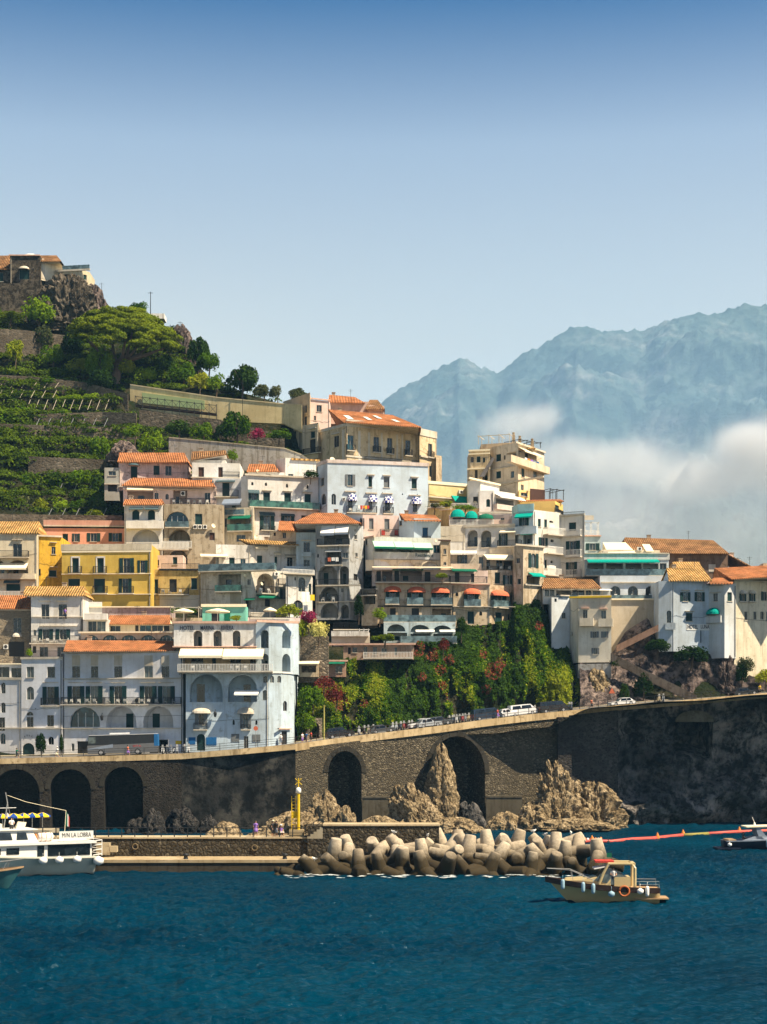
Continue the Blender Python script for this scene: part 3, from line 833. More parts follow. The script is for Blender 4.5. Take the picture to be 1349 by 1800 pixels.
bld('long_house', 'long white house with four green shutters on a glass balcony and oval vents', [(424, 296), (436, 294), (560, 298)], 838, 960, 10, WHITE, '''
s 437 456 865 890
c 463 475 865 891
c 500 512 866 892
c 536 547 868 893
n 436 456 861 868 slate .5
h 461 478 862 863
h 497 514 863 864
h 532 549 865 866
b 437 560 880 894 g 1.2 ch
o 442 446 847 853
o 466 470 848 854
o 503 507 850 857
o 539 543 852 859
h 430 560 836 839
c 439 446 906 918
s 457 483 903 932
s 494 518 905 926
n 456 483 900 907 slate .5
n 494 518 903 908 slate .5
b 459 484 925 932 i .4
d 530 545 906 918
o 441 446 896 901''', dirt=.25)
bld('house', 'little orange roofed room on top of the long white house with a satellite dish', [(436, 305), (500, 306)], 829, 842, 5, WHITE, '''
w 467 476 833 838
k 450 456 826 832
w 505 515 834 840''', roofs=[(434, 492, 830, 304.6, 438, 482, 817, 309, 'orange')])
bld('house', 'plain white block with straw tiled coping behind the little orange roof', [(486, 309), (502, 307), (562, 309)], 808, 842, 8, WHITE, '''
w 507 516 833 840
h 512 562 807 810 straw''')
bld('big_house', 'tall pale blue house with checked blue awnings below the palace', [(558, 299), (576, 295), (655, 296.5), (753, 299)], 818, 960, 12, (0.56, 0.66, 0.74), '''
w 564 570 840 854
a 565 573 868 887
a 583 591 868 887
s 607 625 834 854 grey
c 648 657 837 856
cg 675 685 838 857
c 724 733 841 859
h 646 659 834 835.5
h 673 687 835 836.5
h 722 736 838 839.5
w 612 620 878 896
w 648 656 878 896
w 677 686 880 898
w 726 734 882 900
D 610 628 867 881 check
D 646 664 869 883 check
D 674 692 871 885 check
D 722 741 873 887 check
h 606 626 863 865
h 643 663 866 868
h 671 690 867 868.5
h 719 740 870 871.5
b 609 662 888 902 i 1.0 ch
b 673 691 892 903 i .8
q 628 648 890 897 white red orangec yellow red
w 633 641 911 930
cg 649 657 911 930
cg 676 685 912 931
o 672 674 865 868
o 707 709 867 870
o 733 735 868 871
x 602 607 875 880''', cornice=(814, 820, (0.70, 0.60, 0.55)), dirt=.15)
bld('roof_room', 'cream stair room with satellite dish on the left end of the pale blue house', [(556, 300), (598, 300)], 812, 835, 6, TAN, '''
k 580 590 806 812''', cat='house', dirt=.5)
bld('lower_house', 'faded pink lower wall with two red boxes under the pale blue house', [(638, 290), (702, 291)], 905, 950, 6, PALEPINK, '''
w 633 641 911 930
cg 649 657 911 930
cg 676 685 912 931
b 668 704 930 943 i .8
P 671 677 932 941 red planter_box
P 694 700 932 941 red planter_box''', cat='house', dirt=.2)
bld('annex', 'pale blue annex with dark blue door under a single orange lean-to roof', [(702, 290), (728, 287), (775, 288)], 915, 965, 7, LBLUE, '''
cb 743 753 927 951
b 742 757 943 952 i .5
k 762 768 947 955
w 702 707 913 924''', roofs=[(712, 776, 916, 286.4, 702, 765, 904, 292, 'orange', 917, 907)], dirt=.1)
# the palace
PLC = (0.66, 0.52, 0.33)
bld('palace', 'large ochre palace with peeling pilasters and orange hipped roof at the top of the town', [(556, 330), (608, 322), (740, 330)], 747, 850, 16, PLC, '''
w 574 581 732 744
w 587 596 766 786
h 585 598 761 763
w 611 622 765 792
w 657 667 768 795
w 681 690 770 797
w 713 722 774 801
b 609 624 782 792 i .5
b 655 669 785 795 i .5
b 679 692 788 798 i .5
b 711 724 790 801 i .5
P 602 606 755 812 slab pilaster
P 630 634 758 814 slab pilaster
P 647 651 760 815 slab pilaster
P 670 673 761 817 slab pilaster
P 697 700 764 819 slab pilaster
P 706 709 764 819 slab pilaster
C 608 740 806 809 slab
h 608 740 744 747
p 609 610 745 815
b 640 739 808 818 i 1.2''', cat='palace', dirt=.55,
    roofs=[(603, 741, 743, 321.5, 577, 690, 721, 332, 'orange', 752, 731, True, .2, [(.12, .2, .25, .55), (.4, .46, .3, .55), (.6, .66, .5, .75), (.78, .84, .3, .5)])], cornice=(744, 749, 'slab'), main=1)
bld('palace_wing', 'ochre palace wing with pale parapet at the right end of the palace', [(738, 328), (768, 332)], 755, 850, 12, PLC, '''
w 753 760 780 803
b 751 762 793 804 i .5
w 755 760 819 838
C 738 768 756 768 slab
h 738 768 803 806''', cat='palace', dirt=.5)
bld('buttress', 'narrow stone buttress at the far right end of the palace wing', [(767, 330), (777, 331)], 800, 852, 8, TAN, '', cat='palace', dirt=.8)
bld('monastery_block', 'plain pink block with one square window left of the palace roof', [(543, 336), (580, 338)], 702, 800, 10, PALEPINK, '''
w 557 566 712 724
w 552 556 731 739
h 543 580 701 703 salmon''', cat='house', dirt=.15)
bld('monastery_wing', 'shaded beige wing with tall narrow windows joining the yellow garden wall', [(498, 342), (545, 333)], 706, 800, 8, (0.58, 0.47, 0.33), '''
w 512 517 738 752
w 520 526 732 750
w 536 540 712 726
w 535 540 732 748
d 517 521 758 780
p 528 529 725 790''', cat='house', dirt=.3)
bld('palace_annex', 'beige annex with tall double door at the left foot of the palace', [(532, 331), (560, 328)], 748, 810, 6, (0.62, 0.50, 0.34), '''
c 546 554 758 770
d 545 555 772 797
b 535 565 788 797 i .5
h 544 557 752 754''', cat='house', dirt=.3)
bld('belvedere', 'pink upper storey with small orange roof behind the palace roof', [(579, 345), (648, 345)], 706, 745, 8, (0.66, 0.48, 0.40), '', cat='house', roofs=[(577, 642, 708, 344, 579, 624, 695, 350, 'orange', 709, 699)])
bld('belvedere', 'small pink gabled dormer block at the right end of the palace roof', [(648, 344), (676, 345)], 712, 750, 8, (0.66, 0.48, 0.40), '', cat='house', roofs=[(642, 677, 720, 343, 650, 664, 704, 347, 'brown', 720, 704)])
# ---------------------------------------------------------------- middle of the town
bld('hotel_annex', 'pale house with mint awnings over a terrace above three stone arches', [(642, 283), (658, 281), (775, 283)], 946, 1005, 9, WHITE, '''
c 641 646 948 958
L 660 756 962 972
n 655 691 951 967 mint 2.2 greencl
n 692 724 952 968 mint 2.2 greencl
n 725 757 954 969 mint 2.2 greencl
w 762 774 958 972
T 657 776 972 984 (0.60,0.62,0.62)
h 641 660 943 946 salmon''', cat='hotel', dirt=.3)
bld('arcade', 'tan stone arcade of three low arches under the mint awning terrace', [(643, 281), (778, 282)], 984, 1003, 7, CREAM, '''
A 659 689 986.5 1002 x
A 699 731 986.5 1002 x
A 740 773 987.5 1002 x''', cat='house', dirt=.6)
text('Residence', 'hotel_annex', 729, 760, 974, 980, M['slate'], out=-.93)
bld('stone_tower', 'narrow brown stone tower with two tiny windows right of the mint awnings', [(775, 279), (792, 279.5)], 950, 1026, 7, (0.50, 0.40, 0.28), '''
w 780 785 965 974
w 780 785 988 994
h 770 792 949 951 brownw
k 762 767 948 955''', cat='house', dirt=.8)
bld('terrace_house', 'pink walled terrace with thin cream roof, plants and iron railing above the coral awnings', [(654, 277), (788, 277.5), (858, 279)], 1001, 1030, 7, PALEPINK, '''
d 662 670 1004 1022
d 694 702 1004 1022
d 747 757 1005 1023
d 800 808 1006 1024
d 828 834 1008 1024
L 672 690 1004 1021
L 704 742 1004 1021
n 654 795 996 1001 cream 2.6
n 690 744 1000 1004 greencl 1.4
n 792 836 1000 1006 greencl 1.5
b 660 790 1012 1024 i 1.3
b 790 855 1014 1025 i 1.0''', cat='terrace', dirt=.2)
bld('hotel', 'tan hotel with three coral domed awnings and glass balconies above the creeper', [(661, 277), (796, 277.5)], 1025, 1096, 11, (0.64, 0.52, 0.38), '''
s 678 703 1037 1061
s 716 744 1037 1061
s 759 790 1038 1062
D 675 706 1030 1041 coral
D 717 749 1031 1042 coral
D 758 791 1032 1043 coral
b 677 702 1050 1062 p .9
b 715 744 1051 1063 p .9
b 757 795 1051 1063 p .9
h 661 796 1065 1067 iron
h 661 796 1024 1026 salmon
d 686 696 1069 1087
d 724 737 1069 1088
L 760 795 1070 1089
b 674 801 1082 1094 p 1.3''', cat='hotel', dirt=.55)
bld('hotel_arcade', 'pale blue arcade with white blinds at the foot of the tan hotel', [(675, 275), (801, 275)], 1094, 1130, 6, (0.45, 0.55, 0.58), '''
A 681 713 1097 1110 x
A 722 756 1098 1111 x
A 761 795 1099 1112 x
L 681 716 1112 1126
L 722 757 1114 1128
L 762 796 1114 1128
n 731 764 1107 1112 white 1.4
n 773 800 1107 1112 white 1.4
b 704 803 1119 1131 p 1.6 ch''', cat='hotel', dirt=.5)
bld('hotel_wing', 'stained tan hotel wing with two coral awnings and oval niches, right of the glass balconies', [(796, 277.5), (862, 278), (906, 282)], 1027, 1105, 11, TAN, '''
s 815 842 1043 1065
s 863 890 1043 1066
D 815 845 1034 1045 coral
D 862 892 1037 1048 coral
b 815 845 1053 1066 p .9
b 862 892 1055 1068 p .9
o 801 806 1041 1048
o 843 848 1074 1082
o 897 902 1040 1062
o 893 898 1078 1090
c 822 834 1074 1097
c 871 883 1076 1098
h 796 906 1066 1067
h 796 862 1026 1028 salmon
p 796.5 797.2 1030 1100''', cat='hotel', dirt=.85)
bld('conservatory', 'glazed dining room with long cream canvas awning on the terraces', [(792, 283), (855, 283), (906, 284)], 975, 1010, 8, (0.62, 0.55, 0.45), '''
s 804 812 975 992
w 812 822 975 992
w 822 834 975 992
n 792 838 968 975 white 1.4
w 842 850 979 998
w 850 862 982 1000
w 862 873 984 1000
w 873 884 985 1000
n 850 908 975 987 cream 2.4
b 792 846 990 1004 m 1.2
L 886 904 986 1000
b 855 906 996 1004 i .6 ch''', cat='house', dirt=.4)
bld('townhouse', 'stained tan house with green shuttered window, between the cream canvas awning and the teal blind', [(856, 281), (906, 282)], 1002, 1040, 6, (0.56, 0.47, 0.36), '''
c 870 880 1006 1026
s 884 901 1011 1028
b 888 898 1027 1031 m .4''', dirt=.8)
bld('townhouse', 'narrow tan house with arched green window and teal blind beside the white balconies', [(904, 280), (920, 278.5), (956, 281)], 960, 1080, 10, (0.64, 0.54, 0.40), '''
w 908 914 981 990
c 910 916 1017 1027
s 929 947 973 998 arch
L 926 948 1012 1027
n 929 952 1007 1015 tealcloth 1.2
h 922 955 1027 1030 slab
h 905 956 958 961 slab
P 908 914 990 992 slab''', dirt=.7)
bld('white_house', 'white curved house with two tall arched loggias and long parapet', [(773, 289), (818, 289), (906, 287)], 925, 985, 9, WHITE, '''
A 822 840 931 961
A 845.5 864 932 962
s 877 893 938 960
b 822 840 951 961 i .1
b 845 864 952 962 i .1
b 876 918 951 961 i 1.4
x 862 867 967 973
x 868 873 967 973
n 880 908 932 938 cream 1.4
T 862 906 963 979 (0.70,0.60,0.45)
h 815 906 922 926 slab
w 778 784 935 941
P 773 818 925 952 slab cream_wall''', dirt=.2)
bld('terrace_house', 'pink terrace wall with balustrade under the teal domed awnings', [(790, 293), (880, 293), (908, 292)], 905, 930, 8, PALEPINK, '''
D 792 818 895 910 tealcloth
D 818 840 898 912 tealcloth
D 841 868 903 913 greencl
L 796 838 909 918
b 790 868 915 924 w .9
w 880 887 910 914
h 841 907 900 903 slab''', cat='terrace', dirt=.25)
bld('garden_wall', 'tall yellow plastered retaining wall left of the teal domed awnings', [(752, 296), (778, 296), (792, 295)], 892, 950, 6, (0.70, 0.54, 0.22), '''
b 752 790 882 892 i .3
h 772 794 895 897 cream''', cat='wall', dirt=.7)
bld('long_wing', 'long low yellow wing with a green canopy right of the pale blue house', [(752, 305), (823, 309)], 849, 905, 9, (0.70, 0.56, 0.28), '''
L 755 790 880 892
n 794 824 872 886 tealcloth 1.4
x 806 813 862 868
d 801 820 884 893
h 752 824 875 877''', dirt=.15, cornice=(845, 850, 'cream'))
bld('curved_house', 'white house with curved wall and brown doorway above the teal domed awnings', [(823, 304), (845, 303), (878, 308)], 846, 905, 8, WHITE, '''
d 832 841 873 888
k 834 841 880 890
h 823 878 845 848 cream''', dirt=.1)
bld('white_house', 'small white chapel-like house with one green arched window and white canopy', [(843, 299), (868, 299), (906, 303)], 862, 908, 8, WHITE, '''
ca 855 862 877 891
p 866 867 866 898
L 872 903 878 888
n 870 914 871 879 white 1.5
T 868 908 889 898 (0.66,0.58,0.52)''', dirt=.1)
bld('garden_terrace', 'planted terrace with low railing under the green canopy', [(754, 300), (842, 300)], 893, 905, 3, (0.66, 0.5, 0.25), '''
b 756 840 885 893 w .2''', cat='terrace')
# bell-tower like house on the skyline
bld('tower_house', 'tall weathered house with roof pergola standing highest on the right, washing on its sunlit side', [(860, 318), (911, 312), (957, 322)], 787, 905, 12, (0.72, 0.60, 0.44), '''
c 872 881 798 811
L 891 908 795 808
c 872 881 828 841
d 868 872 833 837
a 859 864 800 812
h 860 957 845 847
b 890 958 808 822 m 1.1
w 898 904 828 840
d 886 889 800 808
h 860 911 822 823 slab
C 860 957 845 848 slab
h 905 957 785 788 slab
w 912 918 792 806
d 922 929 797 808
n 911 944 791 801 cream 1.5
c 917 923 823 839
q 914 940 809 824 white orangec purple greycl bluecl
w 938 945 828 840
w 916 921 852 862
h 911 957 875 877''', dirt=.3, cat='house')
bld('tower_wing', 'lower stepped wing with curved stair on the left of the tall tower house', [(826, 317), (862, 316)], 791, 850, 9, (0.68, 0.55, 0.36), '''
a 827 833 803 813
c 838 845 802 813
c 849 853 804 813
d 835 840 826 845
o 827 830 838 842
h 824 862 797 799 cream
h 822 862 823 825 cream
A 848 858 826 845
C 824 862 790 793 cream''', dirt=.45)
bld('penthouse', 'rooftop room with timber pergola and chimneys crowning the tall tower house', [(846, 319), (900, 317), (940, 321)], 781, 790, 8, (0.62, 0.50, 0.36), '''
g 846 900 768 783 slab
g 902 938 778 787 iron''', dirt=.4, roofs=[(905, 942, 789, 315, 900, 930, 785, 319, 'straw')])
bld('house', 'ochre roof room with brown blind at the foot of the tall tower house', [(913, 308), (957, 311)], 861, 895, 8, (0.76, 0.55, 0.24), '''
P 932 958 860 881 brownw blind
w 916 928 866 872
g 957 980 863 880 iron''', dirt=.1, roofs=[(912, 992, 882, 306, 913, 985, 879, 312, 'orange')])
bld('house', 'ochre band house with orange coping and teal door on the right skyline', [(915, 304), (976, 303), (990, 308)], 882, 925, 8, (0.74, 0.50, 0.16), '''
c 976 983 888 903
b 974 988 896 903 i .4''', dirt=.1)
strip_ = MB(); a_, c_ = P(843, 838, 315.5), P(866, 803, 315.5)
strip_.hexa([a_, P(852, 838, 315.5), P(870, 806, 315.5), c_], [a_ + Vector((0, 1, 0)), P(852, 838, 316.5), P(870, 806, 316.5), c_ + Vector((0, 1, 0))]); tag(strip_.build('outer_stair', plaster((0.16, 0.15, 0.15), .4)), 'dark curved outer stair on the left side of the tall tower house', 'stairs')
for x_, y_, lb_ in ((903, 765, 'tall chimney pot crowning the tower house, left one'), (914, 771, 'short chimney pot crowning the tower house, middle one'), (936, 776, 'chimney pot at the right end of the tower house roof')):
    q_ = MB(); p_ = P(x_, y_, 318); q_.box(p_.x - .3, p_.x + .3, 317.6, 318.3, p_.z, P(x_, 792, 318).z); q_.lathe(p_, [(.36, -.1), (.2, .15), (.3, .5), (.05, .6)], 8); tag(q_.build('chimney_pot', plaster((0.40, 0.32, 0.22), .6)), lb_, 'chimney')
# white stepped hotel on the right skyline
HW = (0.76, 0.73, 0.66)
bld('stepped_hotel', 'pale blue fronted block with teal blind, left part of the stepped hotel', [(902, 290), (912, 287), (938, 286)], 903, 985, 9, LBLUE, '''
c 911 916 906 924
s 914 930 908 924
n 908 938 902 912 tealcloth 1.3
b 908 946 924 938 m 1.1
L 919 936 938 956
n 918 941 936 941 tealcloth 1.0
c 947 949 945 950''', cat='hotel', dirt=.2, cornice=(891, 904, (0.45, 0.66, 0.66)))
bld('stepped_hotel', 'cream middle block of the stepped white hotel with stacked curved white balconies', [(938, 286), (986, 290)], 896, 1025, 10, HW, '''
c 946 951 912 926
c 957 962 913 927
s 947 963 945 960
c 957.5 962 984 1000
o 966 973 915 919
o 968 974 948 953
o 968 973 985 990
b 955 987 928 941 w 1.3
b 955 986 959 974 w 1.3
b 955 979 997 1012 w 1.3
P 965 975 922 930 whitef screen_wall
P 965 975 956 962 whitef screen_wall
P 965 975 993 1000 whitef screen_wall
h 955 987 942 945 slab''', cat='hotel', dirt=.15)
bld('stepped_hotel', 'tall cream right block of the stepped white hotel with three dark window bays', [(986, 290), (1028, 288)], 906, 1050, 10, HW, '''
c 1000 1013 918 933
s 995 1020 951 975
s 995 1015 988 1010
b 996 1024 932 942 w 1.1
b 996 1024 965 979 w 1.1
b 996 1024 1001 1014 w 1.1
h 984 1029 904 907
b 986 1028 900 906 i .1''', cat='hotel', dirt=.15)
bld('stepped_hotel', 'pale blue end block of the stepped white hotel with one shuttered window and glass terrace', [(1028, 292), (1056, 292)], 942, 1010, 8, (0.52, 0.64, 0.66), '''
s 1030 1054 955 967
h 1027 1057 941 943 salmon
b 1028 1054 933 942 w .2
g 1029 1053 918 940 whitef flat
P 1028 1044 906 914 slab roof_block''', cat='hotel', dirt=.1)
# cliff top hotel on the right
bld('restaurant', 'glazed restaurant under a long low brown tiled roof left of the cliff hotel', [(955, 279), (1060, 281)], 1034, 1062, 8, WHITE, '''
w 958 966 1030 1048
w 967 975 1031 1048
L 978 1005 1038 1048
w 1006 1028 1037 1048
w 1030 1040 1037 1048
w 1042 1058 1038 1048
n 978 1006 1034 1038 white 1.4
n 1012 1072 1035 1039 white 1.4
b 978 1070 1047 1053 p .6''', cat='restaurant', roofs=[(953, 1058, 1035, 277.5, 957, 1040, 1018, 283, 'brown')], dirt=.2)
bld('cliff_house', 'white wall with small high window between the creeper hillside and the balcony block', [(970, 276), (1002, 277.5)], 1050, 1140, 6, (0.62, 0.66, 0.68), '''
w 988 995 1077 1087
d 975 979 1052 1058
h 984 1000 1046 1048''', dirt=.15)
bld('cliff_house', 'cream block with two white balconies and grey base perched on the rock', [(1001, 278), (1017, 273.2), (1075, 272)], 1051, 1167, 8, (0.72, 0.66, 0.54), '''
w 1025 1033 1072 1096
w 1057 1066 1073 1097
h 1022 1036 1068 1070 salmon
h 1054 1068 1069 1071 salmon
b 1020 1044 1087 1099 m .9
b 1053 1078 1088 1100 m .9
s 1038 1053 1110 1121 grey
s 1057 1070 1110 1121 grey
s 1040 1054 1139 1150 grey
w 1004 1007 1111 1117
h 1001 1075 1048 1051 yellow''', dirt=.2, cornice=None)
bld('retaining_base', 'grey masonry base under the balcony block on the rock', [(1017, 272.6), (1075, 271.4)], 1167, 1192, 7, GREYW, '', cat='wall', dirt=.7)
bld('cliff_hotel', 'white terrace storey with long turquoise awning and glass railing on the cliff', [(1028, 284), (1176, 284)], 984, 1012, 9, (0.60, 0.66, 0.68), '''
L 1033 1062 990 1009
L 1066 1096 990 1009
L 1100 1128 990 1009
L 1131 1158 990 1009
w 1160 1172 990 1009
n 1031 1156 983 992 tealcloth 2.6
b 1030 1176 1001 1012 p .8 ch
h 1028 1176 972 974''', cat='hotel', dirt=.1, cornice=(973, 984, (0.62, 0.64, 0.62)))
bld('cliff_hotel', 'white storey with three arched doors under the turquoise awning terrace', [(1055, 281), (1180, 281)], 1012, 1054, 9, (0.60, 0.66, 0.72), '''
a 1073 1091 1030 1051
a 1104 1122 1030 1051
a 1135 1152 1030 1051
w 1160 1172 1038 1052
h 1057 1180 1023 1025
h 1060 1160 1051 1054 cream
h 1158 1174 1033 1035
b 1057 1158 1047 1053 p 1.2 ch''', cat='hotel', dirt=.1)
bld('roof_pergola', 'white slatted rooftop sun shades on the cliff hotel', [(1058, 287), (1160, 288)], 966, 976, 6, CREAM, '''
P 1060 1110 968 972 slab
x 1120 1128 962 968''', cat='pergola', roofs=[(1069, 1118, 973, 286.8, 1060, 1100, 955, 291, 'cream', None, None, False), (1136, 1150, 970, 286.8, 1129, 1142, 958, 290, 'cream', None, None, False)])
bld('recess_wall', 'recessed beige wall with corbel arches above the diagonal stair', [(1073, 278), (1162, 278)], 1052, 1150, 3, (0.60, 0.52, 0.40), '''
h 1075 1160 1052 1055 cream
d 1151 1156 1080 1100''', cat='wall', dirt=.2)
SIGN = bld('cliff_hotel', 'white block with arched niche and hotel sign standing on the dark cliff', [(1158, 273), (1181, 272.5), (1252, 274)], 1021, 1145, 9, (0.56, 0.64, 0.72), '''
s 1196 1214 1041 1057
s 1221 1239 1041 1057
h 1198 1212 1037 1038.5
h 1222 1236 1037 1038.5
a 1172 1185 1073 1095
b 1170 1188 1095 1105 m .4
c 1206 1218 1077 1092
h 1204 1220 1074 1075
P 1207 1249 1097 1108 whitef sign_board
p 1232 1234 1108 1130''', cat='hotel', dirt=.2, main=1, roofs=[(1176, 1252, 1022, 272, 1172, 1236, 1000, 277, 'straw')])
bld('cliff_hotel', 'white projecting bay with small teal hood beside the hotel sign', [(1245, 274), (1274, 271.5), (1294, 273)], 1027, 1158, 8, (0.60, 0.62, 0.62), '''
w 1254 1262 1043 1057
c 1279 1287 1041 1057
D 1245 1266 1068 1080 tealcloth
d 1248 1258 1082 1092
b 1244 1270 1083 1093 m .5
p 1292 1293 1030 1155
h 1250 1268 1041 1042''', cat='hotel', dirt=.15, roofs=[(1248, 1288, 1027, 270.8, 1255, 1292, 1017, 275, 'orange')])
bld('cliff_hotel', 'cream end building with twin arched windows and orange roof at the right edge', [(1291, 273), (1420, 281)], 1019, 1215, 10, (0.72, 0.64, 0.48), '''
s 1300 1312 1044 1057 arch
s 1317 1328 1044 1057 arch
s 1338 1352 1040 1056
s 1362 1376 1040 1056
D 1300 1312 1037 1044 slab
D 1316 1328 1037 1044 slab
h 1299 1313 1057 1059
h 1316 1329 1057 1059
w 1309 1314 1075 1090
w 1325 1330 1075 1089
w 1337 1343 1075 1089
w 1347 1356 1075 1092''', cat='hotel', dirt=.3, roofs=[(1286, 1430, 1019, 271.8, 1256, 1420, 1000, 280, 'orange', 1010, 992)], cornice=(1018, 1021, 'slab'))
text('HOTEL', SIGN.name, 1209, 1227, 1098.2, 1105, M['navy'], out=-.09); text('LUNA', SIGN.name, 1232, 1247, 1098.2, 1105, M['navy'], out=-.09)
bld('barn', 'long brown tiled barn roof over dark stone behind the cliff hotel', [(1080, 300), (1280, 300)], 972, 1020, 14, (0.22, 0.15, 0.11), '''
w 1248 1256 994 1004
P 1246 1258 992 1006 slab window_surround''', cat='barn', dirt=.7, roofs=[(1092, 1282, 973, 299, 1099, 1254, 946, 308, 'brown', 974, 951)])
bld('barn_gable', 'rose brown lean-to gable falling away at the right end of the long brown roof', [(1280, 301), (1326, 306)], 1001, 1020, 8, (0.50, 0.30, 0.24), '', cat='barn', dirt=.5, roofs=[(1279, 1328, 975, 300, 1279, 1328, 974, 305, 'brown', 1001, 1000)])
bld('chimney_house', 'straw tiled roof terraces with small windows between the cliff hotel and the barn', [(1166, 290), (1232, 290)], 1003, 1020, 6, (0.52, 0.44, 0.34), '''
d 1188 1192 996 1001
w 1176 1182 1004 1012''', cat='house', roofs=[(1180, 1236, 1003, 288, 1183, 1230, 989, 294, 'straw')])
bld('chimney', 'stone chimney block on the orange roof at the right edge', [(1342, 283), (1360, 283)], 990, 1010, 3, TAN, '', cat='chimney')
# ---------------------------------------------------------------- sea, road, walls, hill, mountain, haze
def struct(o): o['kind'] = 'structure'; return o
WAVE = 0.0130
t = NT('sea_water'); co = t.pos()
n1 = t.noise(co, 0.55, 5, 0.62, (0.6, 1.0, 1)); n2 = t.noise(co, 0.10, 4, 0.6, (0.5, 1, 1)); n3 = t.noise(co, 2.2, 4, 0.6, (0.7, 1, 1)); n4 = t.noise(co, 0.02, 4, 0.55)
h = t.mix(0.45, t.mix(0.35, n1, n3), n2)
c = t.mix(t.ramp(n4, [(0.35, 0.0), (0.7, 1.0)]), (0.0, 0.014, 0.030), (0.0, 0.036, 0.066))
bp = t.n('Bump'); bp.inputs['Strength'].default_value = 1.0; bp.inputs['Distance'].default_value = .5; t.t.links.new(t.mix(.5, n3, n1), bp.inputs['Height'])
d_ = t.n('BsdfDiffuse'); g_ = t.n('BsdfGlossy'); g_.inputs['Roughness'].default_value = .14; fz = t.n('Fresnel'); fz.inputs['IOR'].default_value = 1.33; mu = t.n('Math', operation='MULTIPLY'); g_.inputs[0].default_value = (.55, .85, 1, 1); mu.inputs[1].default_value = .34; mx = t.n('MixShader')
for q in (d_, g_, fz): t.l(bp, 0, q, 'Normal')
t.t.links.new(c, d_.inputs[0]); t.l(fz, 0, mu, 0); t.l(mu, 0, mx, 0); t.l(d_, 0, mx, 1); t.l(g_, 0, mx, 2); t.l(mx, 0, t.out, 0)
SEA = t.m
b = MB(); b.face([(-3000, -200, -.22), (6000, -200, -.22), (6000, 9000, -.22), (-3000, 9000, -.22)]); struct(b.build('sea', SEA))
rg = np.random.default_rng(2); nc, Yv = 1250, []
y_ = 52.0
while y_ < 285: Yv.append(y_); y_ += .22 + (y_ - 52) * .0016
Yv = np.array(Yv); pxv = np.linspace(-560, 1900, nc); YY, PXX = np.meshgrid(Yv, pxv, indexing='ij'); XX = (PXX - 674.5) * YY / F; ZZ = np.zeros_like(XX)
for i in range(90):
    lam = .55 * 2 ** rg.uniform(0, 3.3); th = rg.normal(-1.25, .75); k = 2 * math.pi / lam; ph = rg.uniform(0, 6.28)
    a_ = WAVE * lam ** .6; q = k * (XX * math.cos(th) + YY * math.sin(th)) + ph; ZZ += a_ * (np.sin(q) + .22 * np.sin(2 * q + 1.2))
patch = .75 + .35 * np.sin(XX * .05 + 1.1 * np.sin(YY * .03)) * np.sin(YY * .045 + .8 * np.sin(XX * .02)); ZZ *= patch
n = len(Yv); vv = np.stack([XX, YY, ZZ], -1).reshape(-1, 3); ix = np.arange(n * nc).reshape(n, nc); fc = np.stack([ix[:-1, :-1], ix[:-1, 1:], ix[1:, 1:], ix[1:, :-1]], -1).reshape(-1, 4)
me = bpy.data.meshes.new('sea'); me.vertices.add(len(vv)); me.vertices.foreach_set('co', vv.ravel()); me.loops.add(fc.size); me.loops.foreach_set('vertex_index', fc.ravel()); me.polygons.add(len(fc))
me.polygons.foreach_set('loop_start', np.arange(0, fc.size, 4)); me.polygons.foreach_set('loop_total', np.full(len(fc), 4)); me.polygons.foreach_set('use_smooth', np.ones(len(fc), bool)); me.materials.append(SEA); me.update()
o = bpy.data.objects.new('sea', me); C.objects.link(o); struct(o)
# road edge path: photo column, depth, row of the coping top
PATH = [(-120, 243.5, 1339), (0, 245, 1335), (110, 245.3, 1332), (220, 245.6, 1329), (320, 246, 1326), (420, 245.8, 1318), (520, 247, 1309), (575, 249, 1301), (640, 250.5, 1293), (700, 252, 1286), (780, 254, 1276), (855, 256, 1266), (930, 258, 1257), (1003, 260, 1250), (1085, 262, 1241), (1200, 265, 1232), (1349, 269, 1219), (1500, 273, 1207)]
PP = [P(a, c, b_) for a, b_, c in PATH]
def path_at(px):
    for (a, _, _), (b_, _, _), p, q in zip(PATH, PATH[1:], PP, PP[1:]):
        if px <= b_: k = (px - a) / (b_ - a); return p.lerp(q, k)
    return PP[-1]
t = NT('asphalt'); nz = t.noise(t.pos(), 1.5, 5); t.col(t.mix(nz, (0.10, 0.095, 0.09), (0.16, 0.15, 0.135))); t.rough(0.9); ASPH = t.m
b = MB()
def RWf(p):
    px = 674.5 + p.x * F / p.y; return 8.6 if px < 950 else (5.0 if px > 1040 else 8.6 - 3.6 * (px - 950) / 90)
def off(p, dy, dz=0.0): return Vector((p.x + dy * .0, p.y + dy, p.z + dz))
for p, q in zip(PP, PP[1:]): b.face([off(p, .5, -.1), off(q, .5, -.1), off(q, RWf(q), .35), off(p, RWf(p), .35)])
struct(b.build('road', ASPH))
b = MB()
for p, q in zip(PP, PP[1:]): b.face([off(p, RWf(p), .50), off(q, RWf(q), .50), off(q, RWf(q) + 3, .6), off(p, RWf(p) + 3, .6)]); b.face([off(p, RWf(p), .34), off(q, RWf(q), .34), off(q, RWf(q), .50), off(p, RWf(p), .50)])
struct(b.build('pavement', M['concrete']))
b = MB()
for i, (p, q) in enumerate(zip(PP, PP[1:])):
    hgt = .75 if PATH[i][0] < 500 or PATH[i][0] > 1000 else 1.0
    b.hexa([off(p, -.22, -hgt), off(q, -.22, -hgt), off(q, .5, -hgt), off(p, .5, -hgt)], [off(p, -.22, .12), off(q, -.22, .12), off(q, .5, .12), off(p, .5, .12)])
o = b.build('kerb_coping', plaster((0.62, 0.47, 0.27), 0.6)); tag(o, 'ochre stone coping running along the road edge on top of the sea wall', 'coping')
